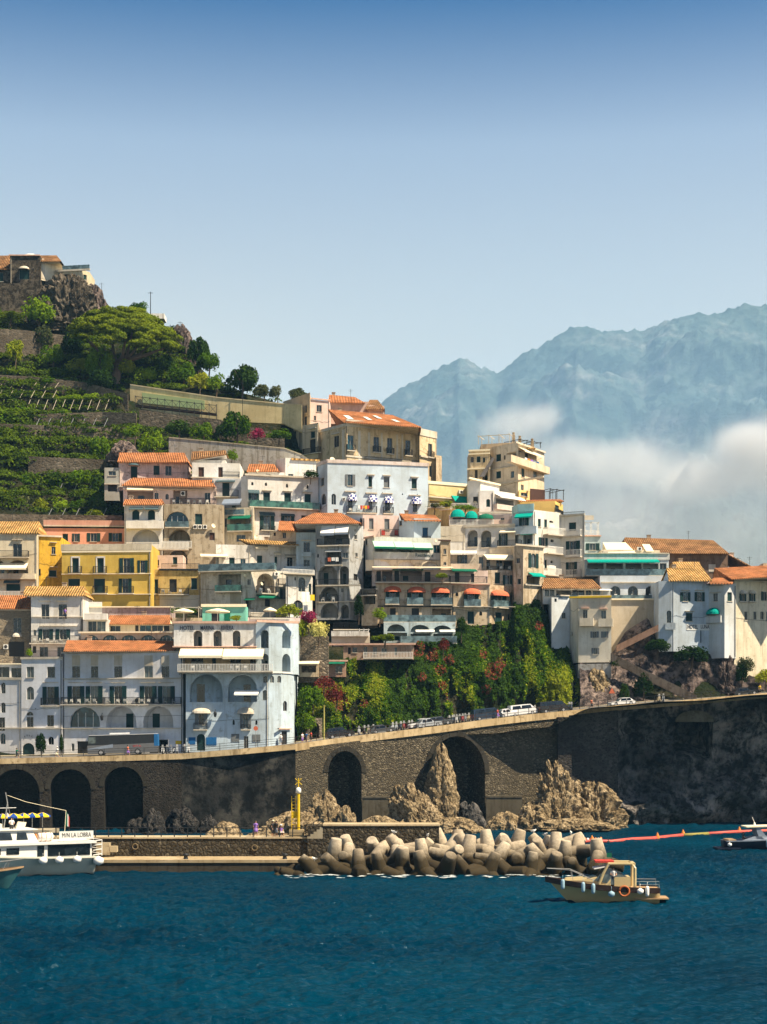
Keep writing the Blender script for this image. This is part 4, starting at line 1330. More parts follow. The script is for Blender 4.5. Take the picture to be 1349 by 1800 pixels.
def rail_path(name, label, pts, hgt, step, m, group=None, rr=.035, mid=1, dy=0.0):
    r = empty(name, pts[0], 0, label, 'railing', group); b = MB(); b.M = Matrix.Translation(-pts[0])
    for k in range(mid + 1):
        z = hgt * (k + 1) / (mid + 1); b.tube([p + Vector((0, dy, z)) for p in pts], rr, 4)
    b.build('rail', m, r); pts_ = []
    for p, q in zip(pts, pts[1:]):
        n = max(1, int((q - p).length / step)); pts_ += [p.lerp(q, i / n) - pts[0] for i in range(n)]
    rest = MB(); me_ = None
    for i, s in enumerate(pts_):
        if i < 98:
            if me_ is None: u = MB(); u.box(-rr * 1.3, rr * 1.3, dy - rr * 1.3, dy + rr * 1.3, 0, hgt + .05); o = u.build('post', m, r); me_ = o.data
            else: o = bpy.data.objects.new('post', me_); C.objects.link(o); o.parent = r
            o.location = s
        else: rest.box(s.x - rr * 1.3, s.x + rr * 1.3, s.y + dy - rr * 1.3, s.y + dy + rr * 1.3, s.z, s.z + hgt + .05)
    if rest.v: rest.build('post', m, r)['kind'] = 'stuff'
    return r
rust = flat('rusty_iron', (0.05, 0.03, 0.022), .8)
rail_path('road_railing', 'dark iron railing along the road in front of the white houses and bus', [off(p, .15, .12) for p in PP[:7]], 1.05, 2.6, M['iron'], mid=2, rr=.03)
rail_path('road_railing', 'rusty railing with close posts along the rising road beside the creeper hillside', [off(p, .15, .12) for p in PP[6:14]], 1.05, 1.5, rust, mid=1, rr=.035)
rail_path('road_railing', 'dark railing along the road under the cliff hotel at the right', [off(p, .15, .12) for p in PP[13:]], 1.05, 1.6, M['iron'], mid=1, rr=.035)
# sea walls
SW = stonework('dark_sea_stone', (0.040, 0.034, 0.027), (0.018, 0.016, 0.014), (0.06, 0.052, 0.042), 2.4, 0.7)
SW2 = stonework('rough_sea_stone', (0.20, 0.165, 0.11), (0.045, 0.038, 0.030), (0.010, 0.010, 0.009), 2.5, 1.0, (1, 1, 1.9))
SW3 = stonework('black_sea_stone', (0.075, 0.067, 0.060), (0.022, 0.020, 0.019), (0.10, 0.09, 0.078), 2.0, 1.0)
PLN = rockmat('stained_render', (0.012, 0.013, 0.013), (0.032, 0.031, 0.028), (0.11, 0.10, 0.08), 0.12, 0.3)
def seawall(name, label, ia, ib, m, arches=(), ring=None, deep=5, front=0.0, zb=-1.5):
    p, q = PP[ia], PP[ib]; p = Vector((p.x, p.y - front, 0)); q = Vector((q.x, q.y - front, 0))
    r = empty(name, (p.x, p.y, zb), math.atan2(q.y - p.y, q.x - p.x), label, 'sea wall')
    s = Seg.__new__(Seg); s.a = Vector((p.x, p.y)); s.b = Vector((q.x, q.y)); d = s.b - s.a; s.L = d.length; s.c, s.s = d.x / s.L, d.y / s.L
    outer = [(0, 0), (s.L, 0)] + [(((PP[i].xy - s.a).dot(Vector((s.c, s.s)))), PP[i].z - .7 - zb) for i in range(ib, ia - 1, -1)]
    outer[-1] = (0, outer[-1][1]); outer[2] = (s.L, outer[2][1])
    holes = []
    for x0, x1, y0, y1 in arches:
        u0, u1 = s.u(x0), s.u(x1); Y = s.Y((u0 + u1) / 2); holes.append((arch_poly(u0, u1, max(Z_(y1, Y) - zb, .2), Z_(y0, Y) - zb, 12, (u1 - u0) * .62 if ring == 'p' else None), deep))
    b = MB(); wall_front(b, s.L, 0, holes, outer=outer)
    for h, dd in holes: b.face([(u, dd, z) for u, z in h])
    zt = outer[2][1]; zt0 = outer[-1][1]
    b.face([(0, 0, 0), (0, 6, 0), (0, 6, zt0), (0, 0, zt0)]); b.face([(s.L, 0, 0), (s.L, 6, 0), (s.L, 6, zt), (s.L, 0, zt)])
    b.face([(0, 0, zt0), (s.L, 0, zt), (s.L, 6, zt), (0, 6, zt0)])
    b.build('wall', m, r)
    for h, dd in holes:                                   # arch rings, one voussoir after another
        b = MB(); top = h[2:]; cu = (h[0][0] + h[1][0]) / 2; cz = min(z for _, z in top)
        for (u0, z0), (u1, z1) in zip(top, top[1:]):
            def o_(u, z, k): v = Vector((u - cu, z - cz)); v = v * (1 + k / max(v.length, .1)); return (v.x + cu, v.y + cz)
            a, c_ = o_(u0, z0, .75), o_(u1, z1, .75); g = .06
            b.hexa([(u0, -.1, z0), (u1 * (1 - g) + u0 * g, -.1, z1 * (1 - g) + z0 * g), (u1 * (1 - g) + u0 * g, .0, z1 * (1 - g) + z0 * g), (u0, .0, z0)],
                   [(a[0], -.1, a[1]), (c_[0] * (1 - g) + a[0] * g, -.1, c_[1] * (1 - g) + a[1] * g), (c_[0] * (1 - g) + a[0] * g, .0, c_[1] * (1 - g) + a[1] * g), (a[0], .0, a[1])])
        b.build('arch_ring', RING, r)
    return r, s
RING = plaster((0.05, 0.045, 0.036), 0.5)
seawall('sea_wall', 'dark stone arcade of three deep black arches under the road at the left', 0, 4, SW, [(-12, 70, 1352, 1462), (88, 160, 1352, 1462), (183, 252, 1348, 1462)])
seawall('sea_wall', 'smooth dark rendered sea wall below the seaside hotel', 4, 6, PLN)
seawall('sea_wall', 'rough stone viaduct wall with one tall pointed arch left of the bright rock', 6, 9, SW2, [(577, 636, 1320, 1470)], 'p', 7)
seawall('sea_wall', 'rough dark viaduct wall with a wide pointed arch half filled by a tall rock', 9, 13, SW2, [(753, 853, 1294, 1470)], 'p', 8)
seawall('sea_wall', 'black stone buttress wall projecting beside the dark cliff', 13, 14, SW3, front=1.2)
b = MB(); p0 = P(980, 1254, 258.6); b.box(p0.x, P(1004, 0, 258.6).x, 257.6, 259.2, -1, p0.z - .6); o = b.build('recess_shade_box', SW3); tag(o, 'narrow dark box standing in for a shaded recess left of the black stone buttress', 'pier')  # solid dark box put where the wall only has a shaded recess
def plinth(label, x0, x1, y0, y1, Y, d=1.4, m=None):
    b = MB(); a, c_ = P(x0, y0, Y), P(x1, y0, Y); b.box(a.x, c_.x, Y, Y + d, -1, a.z); b.box(a.x - .05, c_.x + .05, Y - .1, Y + d, a.z + .003, a.z + .28)
    tag(b.build('sea_plinth', m or plaster((0.13, 0.115, 0.085), .6)), label, 'low wall')
plinth('low ledge wall at the foot of the viaduct between its two arches', 637, 752, 1403, 1450, 248.5)
plinth('low ledge wall at the foot of the viaduct right of the wide arch', 855, 918, 1402, 1450, 254)
def fbm(x, y, z=0.0, o=6, H=.55): return noise.fractal(Vector((x, y, z)), 1.0, 2.1, o, noise_basis='PERLIN_ORIGINAL')
# right hand cliff under the road
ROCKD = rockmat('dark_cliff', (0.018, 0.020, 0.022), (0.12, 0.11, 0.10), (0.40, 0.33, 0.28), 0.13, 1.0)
b = MB(); nx, nz = 130, 90; grid = []
for i in range(nx + 1):
    px = 1082 + (1520 - 1082) * i / nx; top = path_at(px); row = []
    for j in range(nz + 1):
        t_ = j / nz; z = -1.5 + (top.z - .6 + 1.5) * t_; py = HZ - (z - CH) * F / top.y
        e = min(1, (1 - t_) * 8); dsp = 4.6 * noise.ridged_multi_fractal(Vector((top.x * .08, z * .10, 3.1)), 1.0, 2.1, 6, 1.0, 2.0) - 5.0 + 1.6 * fbm(top.x * .3, z * .22, 9)
        y = top.y - .05 - dsp * .75 * e - (0.8 * (1 - t_)) * e
        if 1188 < px < 1253 and 1266 < py < 1335: y += 8 * min(1, (px - 1188) / 3, (1253 - px) / 3, (py - 1266) / 3 if py < 1300 else 99, max(0.0, (1335 - py) / 25))
        if t_ < .16: y += 2.6 * (1 - t_ / .16) * (0.5 + .5 * fbm(top.x * .1, 2.2) + .3)
        row.append(b.pt((top.x, y, z)))
    grid.append(row)
for i in range(nx):
    for j in range(nz): b.f.append([grid[i][j], grid[i + 1][j], grid[i + 1][j + 1], grid[i][j + 1]]); b.m.append(0)
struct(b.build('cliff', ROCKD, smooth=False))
# the blind arch over the cave
s_ = P(1186, 1300, 263.2); b = MB(); c0, c1 = P(1187, 1269, 263.3), P(1254, 1269, 263.3); cu = (c0.x + c1.x) / 2; rr_ = (c1.x - c0.x) / 2
pl = [(cu + rr_ * math.cos(math.pi * k / 14), c0.z + 1.9 * math.sin(math.pi * k / 14)) for k in range(15)]
b.hexa([(x, 262.6, z) for x, z in pl], [(x, 263.6, z) for x, z in pl]); tag(b.build('blind_arch', plaster((0.17, 0.145, 0.10), .8)), 'pale masonry blind arch above the square cave mouth in the dark cliff', 'arch')
# hill behind the town
HC = [(-400, [(256, 1334), (262, 1290), (278, 1080), (292, 950), (304, 905), (318, 810), (335, 720), (350, 650), (372, 570), (388, 497), (420, 480)]),
 (0, [(256, 1334), (262, 1290), (278, 1080), (292, 950), (304, 905), (318, 810), (335, 725), (350, 655), (372, 575), (388, 505), (410, 505)]),
 (110, [(256, 1330), (262, 1290), (276, 1100), (290, 1000), (304, 915), (318, 830), (335, 730), (350, 670), (372, 600), (386, 545), (400, 560)]),
 (200, [(256, 1328), (262, 1290), (276, 1090), (290, 990), (304, 905), (314, 850), (325, 790), (338, 715), (350, 668), (372, 600), (386, 556), (400, 570)]),
 (300, [(256, 1320), (262, 1290), (278, 1090), (292, 990), (304, 880), (314, 830), (326, 790), (336, 765), (343, 740), (347, 690), (354, 655), (368, 612), (385, 592), (400, 620)]),
 (335, [(256, 1320), (262, 1290), (278, 1090), (292, 990), (304, 880), (314, 830), (326, 790), (336, 765), (342, 745), (346, 690), (356, 670), (368, 640), (385, 645), (400, 660)]),
 (400, [(256, 1318), (262, 1290), (278, 1090), (292, 990), (304, 890), (314, 835), (326, 795), (336, 770), (341, 740), (345, 705), (356, 690), (370, 690)]),
 (500, [(256, 1310), (262, 1280), (272, 1140), (282, 1060), (292, 980), (304, 910), (314, 870), (326, 820), (336, 790), (340, 725), (350, 708), (370, 715)]),
 (590, [(258, 1310), (264, 1300), (271, 1250), (276, 1150), (284, 1090), (292, 1010), (304, 940), (314, 890), (330, 840), (345, 780), (352, 800)]),
 (640, [(258, 1310), (270, 1300), (275, 1190), (284, 1100), (292, 1010), (304, 940), (314, 890), (330, 850), (350, 860)]),
 (750, [(258, 1300), (271, 1290), (276, 1180), (284, 1100), (292, 1010), (304, 940), (314, 890), (330, 860), (350, 870)]),
 (850, [(262, 1290), (272, 1280), (277, 1150), (284, 1060), (292, 1000), (304, 940), (320, 905), (340, 950)]),
 (950, [(264, 1280), (274, 1270), (280, 1120), (286, 1060), (292, 1020), (304, 965), (320, 965)]),
 (1050, [(268, 1246), (271, 1215), (276, 1185), (284, 1120), (300, 1060), (320, 1080)]),
 (1200, [(270, 1236), (272, 1200), (277, 1150), (284, 1120), (300, 1060), (320, 1080)]),
 (1349, [(274, 1226), (276, 1210), (282, 1200), (290, 1140), (305, 1080), (320, 1080)]),
 (1700, [(285, 1206), (288, 1190), (292, 1170), (300, 1140), (320, 1080)])]
def hz_(px, Y):
    def one(c):
        if Y <= c[0][0]: return Z_(c[0][1], c[0][0]) - (c[0][0] - Y) * 0.0
        for (a, pa), (b_, pb) in zip(c, c[1:]):
            if Y <= b_: k = (Y - a) / (b_ - a); return Z_(pa, a) * (1 - k) + Z_(pb, b_) * k
        a, pa = c[-1]; return Z_(pa, a) - (Y - a) * .7
    if px <= HC[0][0]: return one(HC[0][1])
    for (x0, c0), (x1, c1) in zip(HC, HC[1:]):
        if px <= x1: k = (px - x0) / (x1 - x0); k = k * k * (3 - 2 * k); return one(c0) * (1 - k) + one(c1) * k
    return one(HC[-1][1])
def hzf(px, Y):
    z = hz_(px, Y); x = X_(px, Y); am = min(1, max(0, (Y - 300) / 15)) * .9 + .1
    if px < 420 and Y > 306 and Y < 366: z = z * .25 + .75 * (math.floor(z / 4.2) * 4.2 + 4.2 * min(1, (z % 4.2) / 1.4) - 1.4)   # cultivated terraces
    return z + am * (1.3 * fbm(x * .07, Y * .07) + .5 * fbm(x * .4, Y * .4, 5))
HILL = rockmat('hill_earth', (0.035, 0.03, 0.018), (0.075, 0.06, 0.034), (0.13, 0.105, 0.065), 0.25, 1.0)
t = NT('hill_ground'); co = t.pos(); n1 = t.noise(co, 0.3, 6, 0.65); n2 = t.noise(co, 1.4, 5, .7)
x = t.ramp(n1, [(0.35, (0.008, 0.016, 0.004)), (0.5, (0.022, 0.024, 0.010)), (0.68, (0.07, 0.056, 0.036))]); x = t.mix(t.ramp(n2, [(.4, .8), (.58, 0.)]), x, (0.012, 0.018, 0.006)); t.col(x); t.rough(.95, .1); t.bump(t.mix(.5, n1, n2), 1.0, 1.0); HG = t.m
b = MB(); pxs = list(range(-420, 1701, 10)); Ys = [255 + 1.5 * k for k in range(int((470 - 255) / 1.5) + 1)]; g = []
for px in pxs:
    row = []
    for Y in Ys:
        row.append(b.pt((X_(px, Y), Y, hzf(px, Y))))
    g.append(row)
for i in range(len(pxs) - 1):
    for j in range(len(Ys) - 1): b.f.append([g[i][j], g[i + 1][j], g[i + 1][j + 1], g[i][j + 1]]); b.m.append(0)
struct(b.build('hillside', HG, smooth=False))
# far mountain
RID = [(300, 860), (480, 800), (560, 760), (660, 702), (720, 668), (770, 645), (798, 632), (808, 620), (822, 624), (835, 633), (875, 649), (902, 624), (935, 607), (985, 583), (1020, 572), (1045, 570), (1100, 577), (1135, 586), (1170, 563), (1230, 543), (1290, 534), (1349, 530), (1500, 520), (1700, 560), (2000, 600)]
def ridge(px):
    for (a, pa), (b_, pb) in zip(RID, RID[1:]):
        if px <= b_: k = max(0, (px - a) / (b_ - a)); return pa * (1 - k) + pb * k
    return RID[-1][1]
t = NT('mountain_woods'); co = t.pos(); n1 = t.noise(co, 0.006, 8, .65); n2 = t.noise(co, 0.03, 6, .7)
x = t.ramp(n1, [(.33, (0.05, 0.085, 0.08)), (.52, (0.09, 0.125, 0.115)), (.72, (0.28, 0.28, 0.27))]); x = t.mix(t.ramp(n2, [(.42, .7), (.58, 0.)]), x, (0.03, 0.055, 0.05)); t.col(x); t.rough(.95, .05); t.bump(n2, .7, 14.0); MT = t.m
b = MB(); YR, Y0 = 4200.0, 2350.0; nx, ny = 340, 170; g = []
for i in range(nx + 1):
    px = 300 + 1500 * i / nx; row = []
    for j in range(ny + 1):
        t_ = j / ny; Y = Y0 + (YR - Y0) * t_ * 1.12; zr = Z_(ridge(px), YR); x = X_(px, Y); k = min(1, (Y - Y0) / (YR - Y0))
        z = zr * (k ** 0.80) * (1 - .0)
        if Y > YR: z = zr - (Y - YR) * .9
        am = min(1, k * 3) * (1 - k ** 6 * .93)
        z += am * 260 * (noise.ridged_multi_fractal(Vector((x * .0022 + Y * .0006, Y * .0011, 2.0)), 1.0, 2.1, 7, 1.0, 2.0) * .5 - .62)
        z += 14 * fbm(x * .012, Y * .012) + (9 * fbm(x * .06, Y * .06)) ; row.append(b.pt((x, Y, max(z, -20))))
    g.append(row)
for i in range(nx):
    for j in range(ny): b.f.append([g[i][j], g[i + 1][j], g[i + 1][j + 1], g[i][j + 1]]); b.m.append(0)
struct(b.build('mountain', MT, smooth=True))
# haze
HAZE_D = 0.00007
def volmat(name, dens, col, an=0.0):
    m = bpy.data.materials.new(name); m.use_nodes = True; nt = m.node_tree; nt.nodes.clear()
    o = nt.nodes.new('ShaderNodeOutputMaterial'); v = nt.nodes.new('ShaderNodeVolumePrincipled'); v.inputs['Color'].default_value = (*col, 1)
    v.inputs['Density'].default_value = dens; v.inputs['Anisotropy'].default_value = an; nt.links.new(v.outputs[0], o.inputs[1]); return m, nt, v
b = MB(); b.box(-3200, 6200, -210, 4700, -25, 1130); o = b.build('haze', volmat('haze_air', HAZE_D, (0.32, 0.66, 1.0))[0]); o['kind'] = 'stuff'
# ---------------------------------------------------------------- rock face, rocks, walls, terraces
def strip(name, label, pts, th, m, cat='wall', cap=None, kind=None):       # pts: (px, y_top, y_bottom, Y)
    b = MB()
    for (a, t0, b0, Ya), (c, t1, b1, Yc) in zip(pts, pts[1:]):
        n = max(1, int(abs(c - a) / 30))
        for i in range(n):
            k0, k1 = i / n, (i + 1) / n; L = lambda u, v, k: u * (1 - k) + v * k
            A, B_ = P(L(a, c, k0), L(b0, b1, k0), L(Ya, Yc, k0)), P(L(a, c, k1), L(b0, b1, k1), L(Ya, Yc, k1))
            TA, TB = P(L(a, c, k0), L(t0, t1, k0), L(Ya, Yc, k0)), P(L(a, c, k1), L(t0, t1, k1), L(Ya, Yc, k1)); d = Vector((0, th, 0))
            b.face([A, B_, TB, TA]); b.face([A + d, B_ + d, TB + d, TA + d]); b.face([TA, TB, TB + d, TA + d])
            if (i == 0 and (a, t0) == pts[0][:2]): b.face([A, A + d, TA + d, TA])
            if (i == n - 1 and (c, t1) == pts[-1][:2]): b.face([B_, B_ + d, TB + d, TB])
    o = b.build(name, m)
    if kind: o['kind'] = kind
    else: tag(o, label, cat)
    if cap:
        o2 = MB()
        for (a, t0, b0, Ya), (c, t1, b1, Yc) in zip(pts, pts[1:]):
            TA, TB = P(a, t0, Ya), P(c, t1, Yc); f, g = Vector((0, -.12, .003)), Vector((0, th + .1, .003)); u = Vector((0, 0, .22))
            o2.hexa([TA + f, TB + f, TB + g, TA + g], [TA + f + u, TB + f + u, TB + g + u, TA + g + u])
        o2.build('coping', cap, o)
    return o
def hit(px, py, Y0=262.0, Y1=430.0):
    Y = Y0
    while Y < Y1:
        if hzf(px, Y) >= Z_(py, Y): return Y
        Y += .5
    return Y1
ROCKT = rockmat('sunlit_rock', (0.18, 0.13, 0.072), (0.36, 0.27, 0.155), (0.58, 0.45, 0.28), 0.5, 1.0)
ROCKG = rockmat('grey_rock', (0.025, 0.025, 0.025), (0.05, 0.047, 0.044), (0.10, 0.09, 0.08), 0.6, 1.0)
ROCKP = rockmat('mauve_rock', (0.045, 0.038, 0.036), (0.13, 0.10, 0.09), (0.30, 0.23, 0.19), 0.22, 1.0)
def rockface(x0, x1, tops, m, seed=0, nx=110, nz=46, ylo=None):
    b = MB(); g = []
    for i in range(nx + 1):
        px = x0 + (x1 - x0) * i / nx; base = path_at(px); yb = base.y + RWf(base) + .4; row = []
        for (a, ya, Ya), (c, yc, Yc) in zip(tops, tops[1:]):
            if px <= c or (c, yc, Yc) == tops[-1]: k = (px - a) / (c - a); ty = ya + (yc - ya) * k; tY = Ya + (Yc - Ya) * k; break
        T = P(px, ty, tY); B0 = Vector((X_(px, yb), yb, base.z))
        for j in range(nz + 1):
            t_ = j / nz; p = B0.lerp(T, t_); dsp = 1.8 * noise.ridged_multi_fractal(Vector((p.x * .12 + seed, p.z * .08, 1.7)), 1.0, 2.1, 6, 1.0, 2.0) - 2.0 + .5 * fbm(p.x * .6, p.z * .4, 3)
            e = min(1, (1 - t_) * 5, t_ * 6 + .3); p.y -= dsp * .8 * e; p.z += .3 * fbm(p.x * .5, p.y, seed) * e; row.append(b.pt(p))
        g.append(row)
    for i in range(nx):
        for j in range(nz): b.f.append([g[i][j], g[i + 1][j], g[i + 1][j + 1], g[i][j + 1]]); b.m.append(0)
    return struct(b.build('rock_face', m))
rockface(1020, 1500, [(1020, 1165, 273), (1075, 1150, 276), (1100, 1110, 277), (1140, 1085, 276.5), (1160, 1140, 274), (1250, 1138, 274.5), (1292, 1150, 274), (1300, 1175, 275), (1349, 1185, 277), (1500, 1170, 284)], ROCKP)
def crease(v):
    f = noise.voronoi(v)[0]; return max(0.0, 1 - 3.5 * (f[1] - f[0]))
def rock(label, x0, x1, y0, y1, Y, m=None, d=None, seed=1, jag=.55, sub=5, lean=0.0, group=None, sq=.22):
    if (x1 - x0) > 75 or (y1 - y0) > 70: sub = 6
    bm = bmesh.new(); bmesh.ops.create_icosphere(bm, subdivisions=sub, radius=1.0)
    c = P((x0 + x1) / 2, y1, Y); w = (x1 - x0) * Y / F / 2; h = (y1 - y0) * Y / F; d = d or max(1.2, min(w, 3.5))
    for v in bm.verts:
        n = v.co.normalized(); q = Vector((n.x * w * .45 + seed * 7.3, n.y * d * .45, n.z * h * .35 + seed * 3.1))
        r = 1 + jag * .62 * (noise.ridged_multi_fractal(q * .7, 1.0, 2.2, 6, 1.0, 2.0) * .45 - .62) + .16 * noise.fractal(q * 1.9, .8, 2.1, 4) - .13 * crease(Vector((n.x * w * .42 + seed, n.y * d * .5, n.z * h * .30))) - .06 * crease(Vector((n.x * w * 1.1 + seed, n.y * d, n.z * h * .9))) + .06 + .05 * noise.ridged_multi_fractal(Vector((n.x * w + seed, n.y * d, n.z * h)) * .9, .9, 2.2, 4, 1.0, 2.0) - .05
        sx_ = max(-1, min(1, n.x)); zz = n.z * r
        bx = 1.0 + sq * (abs(n.x * n.z) ** .7); r *= bx; zz = n.z * min(r, 1.12) if n.z > 0 else n.z * r * .3
        v.co = Vector((n.x * r * w * (1.08 - .25 * max(0, zz)) + lean * max(0, zz) * w, n.y * r * d, zz * h))
    me = bpy.data.meshes.new('rock'); bm.to_mesh(me); bm.free(); me.materials.append(m or ROCKT)
    o = bpy.data.objects.new('rock', me); C.objects.link(o); o.location = c; return tag(o, label, 'rock', group)
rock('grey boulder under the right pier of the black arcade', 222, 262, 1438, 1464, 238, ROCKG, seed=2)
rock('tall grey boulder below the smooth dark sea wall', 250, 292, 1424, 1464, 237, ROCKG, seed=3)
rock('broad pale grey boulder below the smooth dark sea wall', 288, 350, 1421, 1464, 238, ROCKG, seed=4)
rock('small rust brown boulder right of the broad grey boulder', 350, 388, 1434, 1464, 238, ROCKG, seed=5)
rock('low heap of tan stones behind the pier railing', 365, 425, 1446, 1476, 226, seed=6)
rock('rounded tan stone behind the pier railing, nearest the people', 430, 485, 1462, 1480, 205, seed=16, jag=.3)
rock('rounded tan stone behind the pier railing, left of the others', 385, 428, 1463, 1480, 207, seed=17, jag=.3)
rock('long smooth tan slab sloping up behind the yellow mast', 455, 560, 1428, 1468, 228, seed=7, jag=.4, lean=.3)
rock('big rugged tan rock left of the narrow pointed arch', 533, 602, 1393, 1466, 240, seed=8)
rock('rugged tan rock at the foot of the narrow pointed arch', 588, 630, 1420, 1462, 238, seed=9)
rock('flat tan rock shelf between the two arches', 630, 705, 1436, 1462, 236, seed=10, jag=.4)
rock('pointed sunlit rock leaning against the plinth left of the wide arch', 688, 790, 1382, 1460, 243, seed=11, lean=-.45, sq=.05)
rock('tall craggy rock pillar standing inside the wide arch', 752, 800, 1322, 1462, 252, seed=12, d=2.5, jag=.35, sq=.75)
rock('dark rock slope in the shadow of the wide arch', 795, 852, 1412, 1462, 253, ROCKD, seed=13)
rock('low tan rock in front of the wide arch', 755, 845, 1438, 1464, 240, seed=14, jag=.4)
rock('tan rock at the foot of the ledge right of the wide arch', 858, 918, 1429, 1462, 248, seed=15)
rock('craggy tan rock beside the low ledge wall', 905, 962, 1415, 1460, 248, seed=18)
rock('spiky tan rock leaning on the viaduct below the shaded recess', 948, 1046, 1344, 1460, 254.5, seed=19, lean=-.42, jag=.5, sq=.1)
rock('large craggy sunlit rock mass at the foot of the black buttress', 980, 1102, 1382, 1462, 253, seed=20, jag=.6, d=4)
rock('broad tan rock in front of the craggy rock mass', 930, 1040, 1395, 1460, 248, seed=21, jag=.6)
rock('low yellowish rock shelf at the waterline below the craggy rock mass', 940, 1075, 1440, 1456, 243, seed=22, jag=.3)
rock('pale crag under the balcony block', 1024, 1078, 1180, 1250, 271.5, ROCKT, seed=23)
rock('dark crag with dry grass below the end building', 1248, 1300, 1150, 1232, 273.5, ROCKP, seed=24)
strip('stair_parapet', 'brown stair parapet rising diagonally across the recessed beige wall', [(1085, 1134, 1146, 273.6), (1159, 1097, 1109, 273)], .5, plaster((0.30, 0.19, 0.14), .4), 'stairs')
strip('stair_wall', 'dark stair wall descending diagonally over the rock to the road', [(1075, 1148, 1162, 270), (1130, 1176, 1192, 269.5), (1225, 1222, 1238, 269)], .8, plaster((0.12, 0.10, 0.085), .6), 'stairs')
# walls of the lemon terraces and the garden above the town
OCH = plaster((0.76, 0.62, 0.34), .25); DSTN = stonework('terrace_stone', (0.16, 0.13, 0.095), (0.08, 0.068, 0.05), (0.20, 0.165, 0.12), 1.3, .8)
w_ = strip('garden_wall', 'long ochre retaining wall stained green above the footbridge', [(229, 677, 716, 343), (385, 700, 740, 338), (500, 711, 745, 335), (531, 713, 760, 333)], 1.2, OCH, 'wall', plaster((0.75, 0.62, 0.38), .2))
t = NT('green_stain'); nz = t.noise(t.pos(), .25, 4); t.col(t.mix(nz, (0.30, 0.46, 0.20), (0.50, 0.50, 0.24))); t.rough(.9)
o = strip('stained_patch', None, [(250, 690, 708, 341.8), (360, 704, 720, 338.2)], .3, t.m, None); o.parent = w_
strip('terrace_wall', 'dark stone terrace wall under the footbridge', [(245, 720, 748, 334), (390, 738, 762, 332)], .8, DSTN)
strip('terrace_wall', 'grey rendered wall falling to the right behind the sloping gable', [(297, 770, 822, 315), (500, 789, 830, 312), (530, 800, 830, 312), (548, 812, 830, 311)], .8, plaster((0.40, 0.38, 0.34), .6), cap=M['concrete'])
for i, (lb, pts) in enumerate([('long brown terrace wall curving below the umbrella pine', [(-60, 656, 678, 352), (60, 662, 684, 350), (150, 672, 700, 347), (225, 692, 722, 343)]),
    ('stone terrace wall behind the lowest trellis', [(60, 728, 750, 338), (180, 724, 745, 337), (240, 726, 760, 336)]),
    ('dark retaining wall across the middle of the gardens', [(-60, 742, 765, 336), (90, 748, 770, 334), (240, 752, 778, 333)]),
    ('brown stone terrace wall with earth top left of the round turret', [(50, 802, 832, 326), (190, 808, 840, 324)]),
    ('mortared wall under the upper shrubs by the castle rock', [(-60, 574, 626, 368), (40, 580, 628, 366), (120, 590, 630, 363)]),
    ('low terrace wall behind the pink house', [(-20, 903, 925, 306), (95, 905, 925, 306), (215, 906, 925, 305)]),
    ('short stone terrace wall beside the bougainvillea', [(385, 738, 770, 330), (500, 765, 790, 328)])]):
    strip('terrace_wall', lb, [(a, t0, b0, min(Y_, hit(a, b0, 300) - .6)) for a, t0, b0, Y_ in pts], .8, DSTN)
rock('round stone turret with a low parapet above the peeling pink house', 190, 245, 778, 812, 315, ROCKP, jag=.2)
# vine trellises
def trellis(label, x0, x1, y0, y1, step, Y, m):
    Y = min(Y, min(hit(x0 + (x1 - x0) * k / 6, y1 + 2, 300) for k in range(7)) - .3)
    r = empty('vine_trellis', P(x0, y1, Y), 0, label, 'trellis'); b = MB(); b.M = Matrix.Translation(-P(x0, y1, Y)); n = int((x1 - x0) / step)
    for i in range(n + 1):
        x = x0 + (x1 - x0) * i / n; b = MB(); b.M = Matrix.Translation(-P(x0, y1, Y)); b.tube([P(x - 7, y1, Y), P(x, y0, Y + .6)], .07, 4); b.build('post', m, r)
    b = MB(); b.M = Matrix.Translation(-P(x0, y1, Y))
    for k in (0, .45, .9): b.tube([P(x0 - 4, y0 + (y1 - y0) * k, Y + .5 - k * .5), P(x1, y0 + (y1 - y0) * k, Y + .5 - k * .5)], .025, 4)
    for i in range(n): b.tube([P(x0 + (x1 - x0) * i / n, y0, Y + .6), P(x0 + (x1 - x0) * (i + 1) / n, y0 - 2, Y + 3.5)], .03, 4)
    b.build('wire', M['iron'], r)
POST = flat('pale_chestnut_pole', (0.55, 0.47, 0.34))
trellis('top row of pale poles on the lemon terraces at the left edge', 6, 104, 672, 682, 19, 347, POST)
trellis('second row of pale poles on the lemon terraces', 4, 100, 686, 699, 17, 344, POST)
trellis('lowest long row of slanting pale poles ending near the pine trunk', 8, 192, 702, 720, 15, 340, POST)
trellis('thin grey frame across the shaded garden left of the small shed', 110, 215, 850, 866, 22, 312, M['metal'])
trellis('thin frame above the roof of the pink house', 92, 188, 893, 908, 20, 306, M['metal'])
trellis('tall thin vine frame below the brown terrace wall', 70, 190, 735, 750, 20, 335, M['metal'])
fb = empty('footbridge', P(238, 722, 337), 0, 'dark iron footbridge with crossed railing in front of the ochre garden wall', 'footbridge')
b = MB(); b.M = Matrix.Translation(-P(238, 722, 337)); pts = [P(238 + 13 * i, 711 + 1.45 * i, 337 - .25 * i) for i in range(12)]; up = Vector((0, 0, 1.7))
for p, q in zip(pts, pts[1:]): b.tube([p, q], .06, 4); b.tube([p + up, q + up], .06, 4); b.tube([p, q + up], .04, 4); b.tube([q, p + up], .04, 4)
for p in pts: b.tube([p - Vector((0, 0, 4.5)), p + up * 1.15], .07, 4)
b.build('lattice_railing', M['iron'], fb); b = MB(); b.M = Matrix.Translation(-P(238, 722, 337))
